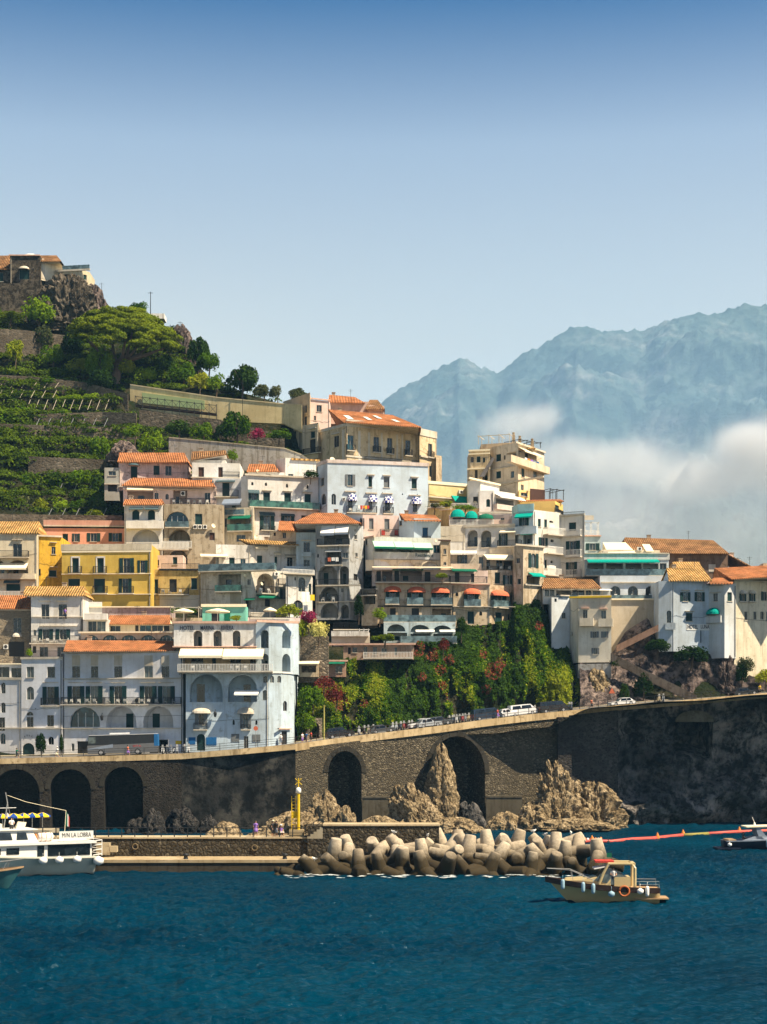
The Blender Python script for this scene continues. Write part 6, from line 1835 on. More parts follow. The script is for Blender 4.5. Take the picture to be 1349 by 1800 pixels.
for rn, wh, Y, z, x0, x1, n in rows:
    for i in range(n):
        o = tet if k_ == 0 else tet.copy()
        if k_: C.objects.link(o)
        k_ += 1; px = x0 + (x1 - x0) * (i + .5 * (0 if rn == 'front' else RT.uniform(-.5, .5))) / (n - 1); yy = Y + RT.uniform(-.8, .8)
        o.location = (X_(px, yy), yy, z + RT.uniform(-.35, .35)); up_r = RT.random() < .28
        o.rotation_euler = (RT.uniform(-.25, .25), RT.uniform(-.3, .3), RT.uniform(0, 6.3)) if up_r else (RT.uniform(.5, 2.6), RT.uniform(-.9, .9), RT.uniform(0, 6.3))
        s_ = RT.uniform(.84, 1.04); o.scale = (s_, s_, s_)
        pos = ordn[i] + (' from the left' if 0 < i < n - 1 and ordn[i] != 'rightmost' else '') if i < n - 1 else 'rightmost'
        tag(o, f'{"upright" if up_r else "tilted"} tetrapod {wh}, {pos} in {rn} row', 'tetrapod', 'tetrapods of the breakwater')
for x, Y, s_, lb in [(500, 165.5, .62, 'small dark tetrapod almost submerged left of the breakwater'), (520, 165, .7, 'half sunken tetrapod beside the almost submerged one')]:
    o = tet.copy(); C.objects.link(o); o.location = (X_(x, Y), Y, -.1); o.scale = (s_,) * 3; o.rotation_euler = (1.2, .4, x); tag(o, lb, 'tetrapod', 'tetrapods of the breakwater')
# white water along the foot of the breakwater and behind the motor boat
rg = np.random.default_rng(8); n = 700; fx = rg.uniform(490, 1062, n); fy = rg.uniform(160.2, 163.6, n) + 1.2 * np.sin(fx * .07); ok_ = np.array([noise.noise(Vector((a * .06, b_ * .5, 1))) > .12 for a, b_ in zip(fx, fy)]); fx, fy = fx[ok_], fy[ok_]
fb_x = (fx - 674.5) * fy / F; fb_y = fy
v_, f_ = [], []
for a, b_ in zip(fb_x, fb_y):
    s_ = rg.uniform(.05, .22); i_ = len(v_); v_ += [(a - s_ * 2, b_, .17), (a, b_ - s_, .19), (a + s_ * 2, b_, .17), (a, b_ + s_, .2)]; f_.append((i_, i_ + 1, i_ + 2, i_ + 3))
me = bpy.data.meshes.new('foam'); me.from_pydata(v_, [], f_); me.materials.append(flat('foam_white', (0.62, 0.66, 0.64), .7)); o = bpy.data.objects.new('foam', me); C.objects.link(o); o['kind'] = 'stuff'
# gulls
def gull(label, p, rz):
    r = empty('gull', p, rz, label, 'gull', 'gulls on the breakwater'); b = MB(); b.lathe((0, 0, .28), [(.01, -.32), (.06, -.22), (.12, -.05), (.13, .08), (.08, .2), (.05, .27)], 10, 0, Vector((1, 0, .25))); b.lathe((.26, 0, .42), [(.02, -.07), (.07, 0), (.05, .06), (.01, .12)], 8, 0, Vector((1, 0, 0)))
    b.tube([(0, .04, 0), (0, .04, .2)], .015, 4); b.tube([(0, -.04, 0), (0, -.04, .2)], .015, 4); b.build('body', M['white'], r, True)
    b = MB()
    for q in (-1, 1): b.hexa([(.12, q * .10, .34), (-.05, q * .14, .30), (-.4, q * .06, .26)], [(.12, q * .09, .38), (-.05, q * .13, .38), (-.42, q * .05, .29)])
    b.build('wing', M['metal'], r); b = MB(); b.lathe((.36, 0, .41), [(.02, 0), (.012, .05), (.002, .08)], 6, 0, Vector((1, 0, -.1))); b.build('beak', M['yellow'], r)
def top_at(px, Y0=160, Y1=186):
    dg = bpy.context.evaluated_depsgraph_get(); best = None
    x = X_(px, 170)
    for Y in np.arange(Y0, Y1, .7):
        ok, loc, nn, idx, ob, mm = SC.ray_cast(dg, Vector((X_(px, Y), Y, 12)), Vector((0, 0, -1)))
        if ok and ob.name.startswith('tetrapod') and (best is None or loc.z > best.z): best = loc.copy()
    return best
for px, lb in [(553, 'white gull on the left end of the breakwater'), (693, 'white gull on the tall upright tetrapod'), (752, 'grey gull in the middle of the breakwater'), (938, 'dark backed gull on the crest of the breakwater'), (958, 'gull right of the crest of the breakwater'), (1004, 'gull at the right end of the breakwater')]:
    p = top_at(px)
    if p: gull(lb, p - Vector((0, 0, .02)), RND.uniform(0, 6))
# floating boom and swimmers' float line
br = empty('floating_boom', P(1008, 1483, Yw(1483)), 0, 'long red floating boom with an olive section across the water at the right', 'floating boom')
def tubeline(name, m, pts, r, parent): b = MB(); b.M = Matrix.Translation(-parent.location); b.tube(pts, r, 8); return b.build(name, m, parent, True)
BPX = [(1008, 1483), (1040, 1480), (1075, 1481), (1110, 1477), (1150, 1475), (1200, 1469.5)]; BP2 = [(1245, 1467), (1290, 1464), (1330, 1462.5), (1400, 1460)]
redm = flat('red_float', (0.62, 0.10, 0.07), .5); W3 = lambda x, y: Vector((X_(x, Yw(y)), Yw(y), .12))
tubeline('red_tube', redm, [W3(*q) for q in BPX], .26, br); tubeline('olive_tube', flat('olive_float', (0.28, 0.24, 0.05), .6), [W3(*q) for q in [(1200, 1469.5), (1222, 1468.5), (1245, 1467)]], .26, br); tubeline('red_tube', redm, [W3(*q) for q in BP2], .26, br)
for x, y in [(1041, 1480), (1156, 1474.5), (1201, 1469), (1300, 1463.5)]: b = MB(); b.M = Matrix.Translation(-br.location); b.lathe(W3(x, y), [(.35, -.1), (.3, .2), (.05, .8)], 8); b.build('marker', M['orangec'], br)
fr = empty('float_line', W3(965, 1478), 0, 'line of small orange floats beside the swimmers behind the breakwater', 'float line')
for i in range(22):
    x = 960 + i * 4.6; b = MB(); b.M = Matrix.Translation(-fr.location); b.lathe(W3(x, 1479.5 - i * .2 + (i % 3) * .6), [(.05, -.15), (.22, 0), (.05, .22)], 8); b.build('float', M['orangec' if i % 4 else 'white'], fr)
# ---------------------------------------------------------------- people
SK = flat('skin', (0.52, 0.28, 0.17), .6, .3, .1); HAIR = flat('hair', (0.03, 0.018, 0.01), .7)
_pp = {}
def body_mesh(pose):
    if pose in _pp: return _pp[pose]
    J = {'stand': dict(kn=[(.11, -.02, .50), (-.11, .02, .50)], ft=[(.12, 0, .07), (-.12, .05, .07)], el=[(.26, .03, 1.12), (-.26, .03, 1.12)], ha=[(.25, -.06, .86), (-.25, -.06, .86)], hip=.92),
         'walk': dict(kn=[(.10, -.22, .50), (-.10, .05, .49)], ft=[(.10, -.28, .07), (-.10, .42, .12)], el=[(.25, .16, 1.14), (-.25, -.14, 1.13)], ha=[(.25, .10, .90), (-.25, -.34, .95)], hip=.90),
         'sit': dict(kn=[(.12, -.42, .46), (-.12, -.42, .46)], ft=[(.12, -.45, .05), (-.12, -.45, .05)], el=[(.26, -.08, .72), (-.26, -.08, .72)], ha=[(.14, -.32, .58), (-.14, -.32, .58)], hip=.46),
         'helm': dict(kn=[(.11, -.02, .50), (-.11, .02, .50)], ft=[(.12, 0, .07), (-.12, .05, .07)], el=[(.27, -.12, 1.14), (-.27, -.12, 1.14)], ha=[(.16, -.40, 1.10), (-.16, -.40, 1.10)], hip=.92)}[pose]
    h = J['hip']; V, E, Rr = [], [], []
    def v(p, r, pa=None): V.append(p); Rr.append(r); (E.append((pa, len(V) - 1)) if pa is not None else None); return len(V) - 1
    pe = v((0, 0, h), .13); wa = v((0, 0, h + .18), .115, pe); chst = v((0, 0, h + .40), .135, wa); nk = v((0, 0, h + .54), .055, chst); hd0 = v((0, -.01, h + .62), .075, nk); hd1 = v((0, -.02, h + .71), .088, hd0); v((0, -.015, h + .79), .06, hd1); v((0, -.095, h + .68), .015, hd1)
    for s, kn, ft, el, ha in zip((1, -1), J['kn'], J['ft'], J['el'], J['ha']):
        hp = v((s * .10, 0, h - .04), .095, pe); k = v(kn, .06, hp); a = v(ft, .04, k); v((ft[0], ft[1] - .15, .035), .03, a)
        sh = v((s * .17, 0, h + .46), .058, chst); e = v(el, .042, sh); w = v(ha, .026, e); d = (Vector(ha) - Vector(el)).normalized(); pl = v(tuple(Vector(ha) + d * .07), .03, w)
        for q in range(4): o_ = Vector((0, (q - 1.5) * .02, 0)); f = v(tuple(Vector(ha) + d * .12 + o_), .009, pl); v(tuple(Vector(ha) + d * (.16 + .012 * (q in (1, 2))) + o_ + Vector((-s * .02, 0, 0))), .008, f)
        t_ = v(tuple(Vector(ha) + d * .05 + Vector((0, -.045, 0))), .01, w); v(tuple(Vector(ha) + d * .09 + Vector((-s * .01, -.06, 0))), .009, t_)
    me = bpy.data.meshes.new('body'); me.from_pydata(V, E, []); o = bpy.data.objects.new('tmp', me); C.objects.link(o); md = o.modifiers.new('s', 'SKIN')
    for i, r in enumerate(Rr): me.skin_vertices[0].data[i].radius = (r, r * (.8 if i < 3 else 1))
    me.skin_vertices[0].data[0].use_root = True; o.modifiers.new('u', 'SUBSURF').levels = 1
    m2 = bpy.data.meshes.new_from_object(o.evaluated_get(bpy.context.evaluated_depsgraph_get())); bpy.data.objects.remove(o); m2.name = 'body'; m2.materials.clear(); m2.materials.append(SK)
    m2.polygons.foreach_set('use_smooth', [True] * len(m2.polygons)); _pp[pose] = (m2, J); return _pp[pose]
def person(label, p, rz, pose='stand', shirt='white', legs='navy', hat=None, dress=False, group=None):
    me, J = body_mesh(pose); r = empty('person', p, rz, label, 'person', group); o = bpy.data.objects.new('body', me); C.objects.link(o); o.parent = r; h = J['hip']
    b = MB(); b.lathe((0, 0, 0), [(.135, h + .02), (.155, h + .1), (.165, h + .36), (.20, h + .46), (.13, h + .53), (.07, h + .55)], 12)
    for s, el in zip((1, -1), J['el']): b.tube([(s * .17, 0, h + .47), tuple(Vector((s * .17, 0, h + .47)).lerp(Vector(el), .7))], .075, 8, 0, .062)
    if dress: b.lathe((0, 0, 0), [(.26, h - .42), (.22, h - .2), (.16, h + .12)], 12)
    b.build('dress' if dress else 'shirt', M[shirt], r, True)
    if not dress:
        b = MB(); b.lathe((0, 0, 0), [(.10, h - .08), (.165, h - .04), (.16, h + .08)], 10)
        for s, kn, ft in zip((1, -1), J['kn'], J['ft']): b.tube([(s * .10, 0, h - .03), kn, tuple(Vector(kn).lerp(Vector(ft), .2 if legs != 'navy' else .9))], .115, 8, 0, .075)
        b.build('trousers', M[legs], r, True)
    b = MB(); b.lathe((0, .015, h + .66), [(.08, -.03), (.108, .04), (.105, .10), (.07, .16), (.01, .18)], 10); b.build('hair', HAIR, r, True)
    if hat: b = MB(); b.lathe((0, -.02, h + .78), [(.20, 0), (.2, .015), (.11, .02), (.10, .10), (.01, .12)], 12); b.build('hat', M[hat], r)
    return r
zt_ = lambda px, dy=1.2: (lambda q: Vector((X_(px, q.y + dy), q.y + dy, q.z - .1 + .45 * dy / 8.6)))(path_at(px))
pz = z1 + .17
for lb, px, rz, pose, sh, lg, hat, dr in [('person in a pale dress standing at the pier railing', 450, .3, 'stand', 'purple', 'navy', None, True), ('person in black top and straw hat on the pier', 480, 1.2, 'stand', 'iron', 'iron', 'cream', False), ('person in dark clothes beside the straw hatted one', 486, -.6, 'stand', 'dark', 'greycl', None, False), ('person in lilac shirt sitting low by the pier railing', 494, .5, 'sit', 'purple', 'whitef', 'white', False)]:
    person(lb, Vector((X_(px, YPW + 1), YPW + 1, pz)), rz, pose, sh, lg, hat, dr)
for lb, px, dy, rz, pose, sh, lg, hat, dr in [('person in a green shirt walking at the far left of the road', 30, 1.3, 1.5, 'walk', 'greencl', 'iron', None, False), ('person in white top and shorts walking by the arched doorway', 101, 1.3, -1.4, 'walk', 'white', 'cream', 'white', False), ('person in lilac trousers walking in front of the bus', 225, .9, 1.5, 'walk', 'coral', 'purple', None, False),
    ('person in white shirt at the hotel garage door', 494, 5.2, .3, 'stand', 'white', 'greycl', None, False), ('person in pale clothes in the group beyond the hotel', 532, 2.2, 1.0, 'stand', 'white', 'purple', None, False), ('person in blue in the group beyond the hotel', 539, 2.0, -.7, 'walk', 'bluecl', 'iron', None, False), ('person in red shirt in the group beyond the hotel', 547, 2.2, 2.0, 'stand', 'red', 'iron', None, False), ('person in purple walking behind the dark van', 875, 1.0, 1.2, 'walk', 'red', 'purple', None, False), ('person in dark clothes on the road right of the parked scooters', 1040, 1.4, 1.4, 'walk', 'coral', 'iron', None, False), ('person in yellow by the road at the right edge', 1336, 1.5, .4, 'stand', 'yellow', 'iron', None, False)]:
    person(lb, zt_(px, dy), rz, pose, sh, lg, hat, dr)
person('person in purple shirt leaning in the upper window of the narrow white house', P(115, 1087, 265.7), 0, 'stand', 'purple', 'navy')
for px, lb in [(1070, 'swimmer beside the red floating boom'), (1000, 'swimmer by the orange floats')]:
    y_ = Yw(1482 if px > 1050 else 1479); person(lb, Vector((X_(px, y_), y_, -1.15)), 1, 'stand', 'dark', 'dark')
# ---------------------------------------------------------------- boats
def hull(name, parent, L, beam, sheer0, sheer1, mats, rake=.9, tr=.75, band=.28, draft=.5, n=22, flare=.8):
    """x from stern (0) to bow (L); sheer0/1 = deck height at stern/bow. mats: hull, band, deck"""
    b = MB(); secs = []
    for i in range(n + 1):
        t_ = i / n; w = beam / 2 * (tr + (1 - tr) * math.sin(min(1, t_ * 2) * math.pi / 2)) if t_ < .5 else beam / 2 * max(.02, (1 - ((t_ - .5) / .5) ** 2.3))
        sh = sheer0 + (sheer1 - sheer0) * t_ ** 1.8; x = t_ * L; row = []
        for s in range(7):
            k = s / 6; z = -draft + (sh + draft) * k; ww = w * (k ** (.35 + .5 * t_)) * (1 - (1 - flare) * (1 - k)); xx = x - rake * t_ ** 4 * (1 - k) * 1.5; row.append((xx, ww, z))
        secs.append(row)
    def ring(i): r = secs[i]; return [(x, -w, z) for x, w, z in r[::-1]] + [(x, w, z) for x, w, z in r[1:]]
    R0 = [[b.pt(p) for p in ring(i)] for i in range(n + 1)]; m_ = len(R0[0])
    for i in range(n):
        for j in range(m_ - 1): b.f.append([R0[i][j], R0[i + 1][j], R0[i + 1][j + 1], R0[i][j + 1]]); b.m.append(0)
    b.f.append(R0[0]); b.m.append(0); b.build('hull', mats[0], parent, True)
    b = MB()
    for q in (-1, 1):
        for i in range(n):
            a, c = secs[i], secs[i + 1]; p0, p1, r0, r1 = a[6], c[6], a[5], c[5]
            b.hexa([(p0[0], q * p0[1] * 1.0, p0[2] - band), (p1[0], q * p1[1], p1[2] - band), (p1[0], q * (p1[1] + .06), p1[2] - band), (p0[0], q * (p0[1] + .06), p0[2] - band)], [(p0[0], q * (p0[1] - .05), p0[2] + .05), (p1[0], q * (p1[1] - .05), p1[2] + .05), (p1[0], q * (p1[1] + .07), p1[2] + .05), (p0[0], q * (p0[1] + .07), p0[2] + .05)])
    b.build('rubbing_band', mats[1], parent)
    b = MB()
    for i in range(n): a, c = secs[i][6], secs[i + 1][6]; b.face([(a[0], -a[1], a[2] - .06), (c[0], -c[1], c[2] - .06), (c[0], c[1], c[2] - .06), (a[0], a[1], a[2] - .06)])
    b.build('deck', mats[2], parent); return secs
CRM = flat('cream_hull', (0.54, 0.42, 0.21), .35, .5, .15, .6); WHL = flat('white_hull', (0.68, 0.66, 0.54), .35, .5, .15, .5); TEAK = flat('teak', (0.42, 0.27, 0.14), .6); RUBB = flat('dark_rubber', (0.03, 0.015, 0.012), .5)
def fender(parent, p, ball=False, m=None, r=.2, name='fender'):
    b = MB(); b.lathe(p, [(.03, -.02), (r, -r * .6), (r * 1.05, -r), (r, -r * 1.5), (.05, -2 * r)][::-1] if ball else [(.04, -.9), (r * .8, -.85), (r, -.7), (r, -.2), (r * .8, -.05), (.04, 0)], 12); b.tube([p, (p[0], p[1], p[2] + .35)], .015, 4); b.build(name, m or M['white'], parent, True)
# small golden cruiser in front (bow to the left)
Yb = 137.5; g = empty('motor_boat', Vector((X_(1158, Yb), Yb, 0)), math.pi - .05, 'cream wooden motor boat with bow to the left in front of the breakwater', 'boat')
ub = lambda px: (1160 - px) * Yb / F
S = hull('hull', g, 9.75, 3.0, 1.25, 2.1, (CRM, RUBB, TEAK), 1.6, .8, .42)
b = MB(); b.hexa([(4.2, -1.15, 1.5), (8.3, -.5, 1.7), (8.3, .5, 1.7), (4.2, 1.15, 1.5)], [(4.2, -1.0, 2.25), (8.0, -.35, 2.05), (8.0, .35, 2.05), (4.2, 1.0, 2.25)]); b.build('coach_roof', CRM, g)
b = MB()
for x in (5.2, 6.0, 6.8): b.box(x - .16, x + .16, .93 - (x - 4.2) * .14, .99 - (x - 4.2) * .14, 1.78, 1.95)
for x in (5.2, 6.0, 6.8): b.box(x - .16, x + .16, -1.04 + (x - 4.2) * .14, -.98 + (x - 4.2) * .14, 1.78, 1.95)
b.build('porthole', M['iron'], g)
b = MB(); b.hexa([(3.0, -1.1, 1.3), (5.6, -1.05, 1.9), (5.6, 1.05, 1.9), (3.0, 1.1, 1.3)], [(3.2, -1.0, 2.5), (4.6, -.95, 3.0), (4.6, .95, 3.0), (3.2, 1.0, 2.5)]); b.build('windscreen', M['g1'], g)
b = MB()
for q in (-1.15, 1.15): b.tube([(2.15, q, 1.2), (2.15, q, 3.0), (2.4, q, 3.35), (4.4, q, 3.35), (4.9, q, 2.4), (5.2, q, 1.6)], .13, 8); 
b.box(2.1, 2.4, -1.15, 1.15, 3.2, 3.42); b.box(4.3, 4.5, -1.15, 1.15, 3.25, 3.4); b.box(2.5, 3.9, -1.12, 1.12, 1.2, 2.2); b.build('arch_frame', CRM, g)
b = MB(); b.box(3.9, 5.5, -.95, .95, 3.42, 3.58); b.build('cushion', M['red'], g); b = MB(); b.hexa([(4.3, -1, 3.1), (5.6, -1, 2.85), (5.6, 1, 2.85), (4.3, 1, 3.1)], [(4.3, -1, 3.18), (5.6, -1, 2.93), (5.6, 1, 2.93), (4.3, 1, 3.18)]); b.build('sun_shade', M['white'], g)
b = MB()
for q in (-1, 1): b.tube([(5.6, q * .95, 1.9), (7.6, q * .75, 2.75), (9.6, q * .1, 2.85)], .03, 5); b.tube([(7.4, q * .75, 1.9), (7.5, q * .72, 2.72)], .025, 5); b.tube([(.1, q * 1.2, 1.3), (.1, q * 1.2, 1.85), (1.8, q * 1.35, 1.85), (1.8, q * 1.35, 1.3)], .03, 5); b.tube([(.1, q * 1.2, 1.6), (1.8, q * 1.35, 1.6)], .02, 5)
b.build('handrail', M['metal'], g); b = MB(); b.box(-.75, 2.2, -1.2, 1.2, .32, .42); b.build('bathing_platform', TEAK, g)
b = MB(); b.box(-.1, .0, -.9, -.3, -.1, .5); b.tube([(-.3, -.8, .4), (-.7, -.8, -.1)], .03, 4); b.tube([(-.3, -.4, .4), (-.7, -.4, -.1)], .03, 4); b.build('ladder', M['metal'], g)
FB = flat('blue_fender', (0.30, 0.46, 0.55), .5)
for x, ml in ((8.3, 1), (6.6, 1), (5.75, 1)):
    for q in (1,): w = np.interp(x, [s[6][0] for s in S], [s[6][1] for s in S]) + .25; fender(g, (x, w, 1.75 + (x - 6) * .12), False, FB, .17)
for x in (4.2, 1.75): fender(g, (x, 1.65, 1.1 if x > 3 else 1.35), True, FB if x > 3 else M['white'], .28)
fender(g, (1.15, 1.62, 1.5), False, M['white'], .16)
b = MB(); b.tube([(3.1 + .42 * math.cos(k * math.pi / 8), 1.62, 1.05 + .42 * math.sin(k * math.pi / 8)) for k in range(17)], .09, 8); b.build('lifebuoy', flat('faded_orange', (0.45, 0.12, 0.03)), g, True)
b = MB(); b.tube([(4.0, 0, 3.4), (4.0, 0, 4.4)], .02, 4); b.tube([(2.6, .6, 3.4), (2.6, .6, 4.9)], .015, 4); b.build('antenna', M['iron'], g); b = MB(); b.box(4.0, 4.45, -.01, .01, 3.8, 4.2); b.build('pennant', M['greencl'], g)
person('person in a white t-shirt standing at the helm of the cream motor boat', g.matrix_world @ Vector((0, 0, 0)) + Vector((-ub(0) * 0, 0, 0)) + Vector((0, 0, 0)), 0, 'helm', 'white', 'navy').location = Vector((X_(1078, Yb - .55), Yb - .75, 1.3))
# white excursion boat moored by the pier (stern to the right)
rz = math.atan2(-.50, -.87); g = empty('excursion_boat', Vector((X_(160, 167.5), 167.5, 0)), rz, 'white excursion boat with name board, liferaft and round fenders moored at the left', 'boat')
S = hull('hull', g, 19, 4.6, 1.85, 2.9, (WHL, WHL, M['whitef']), 2.2, .9, .12, .4)
b = MB(); b.box(.6, 12.5, -2.0, 2.0, 1.75, 3.25); b.build('cabin', M['whitef'], g)
b = MB(); b.box(.2, 13.2, -2.35, 2.35, 3.26, 3.5); b.build('upper_deck', M['whitef'], g)
sd = 1 # camera side (local +y)
for side in (-1, 1):
    b = MB(); y0, y1 = sorted((side * 2.0, side * 2.06)); b.box(.8, 5.3, y0, y1, 2.05, 3.2); b.build('window', M['g0'], g)
    b = MB(); b.box(5.7, 6.4, y0, y1, 1.9, 3.15); b.box(8.3, 9.6, y0, y1, 2.35, 3.0); b.box(10.2, 11.4, y0, y1, 2.35, 3.0); b.build('window', M['g0'], g)
b = MB(); b.hexa([(6.2, -1.8, 3.5), (12.6, -1.8, 3.5), (12.6, 1.8, 3.5), (6.2, 1.8, 3.5)], [(6.8, -1.65, 4.75), (11.8, -1.65, 4.75), (11.8, 1.65, 4.75), (6.8, 1.65, 4.75)]); b.build('wheelhouse', M['whitef'], g)
b = MB()
for q in (-1, 1): b.hexa([(8.9, q * 1.80, 3.8), (12.2, q * 1.80, 3.8), (12.2, q * 1.70, 3.8), (8.9, q * 1.70, 3.8)], [(9.1, q * 1.72, 4.55), (11.8, q * 1.72, 4.55), (11.8, q * 1.62, 4.55), (9.1, q * 1.62, 4.55)]); b.hexa([(7.3, q * 1.80, 3.8), (8.5, q * 1.80, 3.8), (8.5, q * 1.70, 3.8), (7.3, q * 1.70, 3.8)], [(7.5, q * 1.72, 4.55), (8.4, q * 1.72, 4.55), (8.4, q * 1.62, 4.55), (7.5, q * 1.62, 4.55)])
b.build('window', M['g0'], g); b = MB(); b.box(6.3, 12.8, -1.9, 1.9, 4.755, 4.87); b.build('wheelhouse_roof', M['whitef'], g)
b = MB(); b.lathe((4.5, 1.2, 4.0), [(.2, 0), (.42, .1), (.42, 1.5), (.2, 1.6)], 14, 0, Vector((1, 0, 0))); b.build('liferaft', M['white'], g, True); b = MB()
for x in (4.8, 5.3, 5.8): b.tube([(x, 1.2 + .44 * math.cos(k), 4.0 + .44 * math.sin(k)) for k in np.linspace(0, 6.28, 13)], .03, 4)
b.tube([(6.35, 1.3 + .3 * math.cos(k), 4.0 + .3 * math.sin(k)) for k in np.linspace(0, 6.28, 13)], .07, 6); b.build('lashing', M['orangec'], g)
bd = MB(); bd.box(.45, 4.1, 2.0, 2.06, 3.72, 4.55); bdo = bd.build('name_board', M['whitef'], g)
def label3(s, parent, x0, x1, z0, z1, y, mat, flip=True, name='lettering'):
    cu = bpy.data.curves.new('txt', 'FONT'); cu.body = s; cu.size = 1; cu.extrude = .01; to = bpy.data.objects.new('txt', cu); C.objects.link(to); me = bpy.data.meshes.new_from_object(to.evaluated_get(bpy.context.evaluated_depsgraph_get())); bpy.data.objects.remove(to)
    co = np.array([v.co[:] for v in me.vertices]); mn, mx = co.min(0), co.max(0)
    for v in me.vertices:
        a = (v.co.x - mn[0]) / (mx[0] - mn[0]); c = (v.co.y - mn[1]) / (mx[1] - mn[1]); v.co = Vector((x1 + (x0 - x1) * a if flip else x0 + (x1 - x0) * a, y + (v.co.z if flip else -v.co.z), z0 + (z1 - z0) * c))
    me.materials.clear(); me.materials.append(mat); o = bpy.data.objects.new(name, me); C.objects.link(o); o.parent = parent
label3('M/N LA LOBRA', bdo, .7, 3.8, 3.92, 4.38, 2.075, M['iron'])
b = MB()
for x in np.arange(.5, 6.4, .5): b.tube([(x, 2.25, 3.5), (x, 2.25, 3.95)], .02, 4)
b.tube([(.4, 2.25, 3.75), (6.4, 2.25, 3.75)], .02, 4)
for z in (2.0, 2.5, 3.0, 3.45): b.tube([(.5, 2.1, z), (-.5, 2.0, z + .1), (-.5, -2.0, z + .1)], .04, 5)
b.tube([(-.5, 2.0, 1.9), (-.5, 2.0, 3.55)], .04, 5); b.build('guard_rail', M['white'], g)
for x in (6.0, 4.3, 2.4, -.0): fender(g, (x, 2.62 if x > 0 else 2.35, 2.1 if x > 1 else 1.95), True, M['white'], .42 if x > 1 else .52)
b = MB(); b.tube([(9.3, 0, 4.8), (8.9, 0, 7.5), (9.1, 0, 8.6)], .06, 6); b.tube([(8.0, 0, 7.0), (9.8, 0, 7.0)], .03, 4); b.tube([(8.6, 0, 6.2), (9.0, 0, 8.0)], .03, 4); b.lathe((8.9, 0, 6.1), [(.25, 0), (.05, .4)], 8); b.build('mast', M['metal'], g)
b = MB(); b.tube([(2.9, 0, 3.5), (2.7, 0, 6.6)], .03, 5); b.tube([(8.9, 0, 8.3), (7, 0, 7.6), (4.5, 0, 7.0), (2.7, 0, 6.6)], .02, 4); b.build('flagstaff', M['cream'], g)
for i, c_ in enumerate(('greencl', 'white', 'red')): b = MB(); b.hexa([(2.7 - i * .12, -.02, 5.0), (2.58 - i * .12, .05, 4.9), (2.58 - i * .12, .07, 4.9), (2.7 - i * .12, 0, 5.0)], [(2.7 - i * .12, -.02, 6.5 - i * .2), (2.58 - i * .12, .05, 6.4 - i * .25), (2.58 - i * .12, .07, 6.4 - i * .25), (2.7 - i * .12, 0, 6.5 - i * .2)]); b.build('flag', M[c_], g)
b = MB(); b.box(9.6, 10.7, -.5, .5, 4.88, 5.4); b.hexa([(7.2, .3, 4.88), (8.1, .3, 4.88), (8.1, -.4, 4.88), (7.2, -.4, 4.88)], [(7.0, .3, 5.5), (7.9, .3, 5.6), (7.9, .2, 5.6), (7.0, .2, 5.5)]); b.build('roof_locker', M['cream'], g)
pm_ = lambda x, y, z: Matrix.Translation(g.location) @ Matrix.Rotation(rz, 4, 'Z') @ Vector((x, y, z))
person('person in a white shirt standing on the wheelhouse roof of the excursion boat', pm_(8.6, .4, 4.3), .4, 'helm', 'white', 'iron')
person('person in a pale shirt crouching on the side deck of the excursion boat', pm_(11.2, 2.1, 2.15), 1.2, 'sit', 'white', 'iron')
# dark cruiser at the right edge (stern to the left)
Yd = 203; g = empty('cabin_cruiser', Vector((X_(1272, Yd), Yd, 0)), .04, 'navy hulled cruiser with cream hard top at the right edge', 'boat')
S = hull('hull', g, 12, 3.4, 1.15, 1.9, (M['navy'], M['greycl'], M['whitef']), 1.8, .85, .1)
b = MB(); b.box(-1.0, 1.9, -1.4, 1.4, .12, .3); b.build('bathing_platform', M['navy'], g); b = MB(); b.hexa([(2.0, -1.3, 1.1), (9, -.8, 1.5), (9, .8, 1.5), (2.0, 1.3, 1.1)], [(3.6, -1.1, 1.7), (8.3, -.6, 2.0), (8.3, .6, 2.0), (3.6, 1.1, 1.7)]); b.build('coaming', M['greycl'], g)
b = MB(); b.hexa([(2.6, -1.4, 2.85), (8.0, -1.2, 3.0), (8.0, 1.2, 3.0), (2.6, 1.4, 2.85)], [(2.6, -1.4, 3.0), (8.0, -1.2, 3.15), (8.0, 1.2, 3.15), (2.6, 1.4, 3.0)]); b.build('hard_top', M['cream'], g)
b = MB()
for q in (-1.2, 1.2): b.hexa([(4.2, q, 1.7), (5.2, q, 1.7), (5.2, q * .95, 1.7), (4.2, q * .95, 1.7)], [(3.8, q, 2.88), (4.3, q, 2.88), (4.3, q * .95, 2.88), (3.8, q * .95, 2.88)]); b.tube([(5.6, q, 2.9), (6.6, q, 1.9)], .05, 5)
b.build('top_support', M['greycl'], g); b = MB(); b.tube([(4.2, 0, 3.0), (3.7, 0, 4.1)], .03, 5); b.lathe((4.0, 0, 3.1), [(.15, 0), (.1, .3), (.02, .35)], 8); b.build('antenna', M['white'], g)
fender(g, (.35, -1.75, 1.0), True, M['white'], .26); fender(g, (5.1, -1.9, 1.25), False, FB, .15); b = MB(); b.box(.3, 1.3, -1.3, 1.3, 1.1, 1.35); b.build('stern_seat', TEAK, g)
person('person in dark clothes sitting in the stern of the navy cruiser', Vector((X_(1306, Yd), Yd - .3, .95)), 1.4, 'sit', 'dark', 'dark')
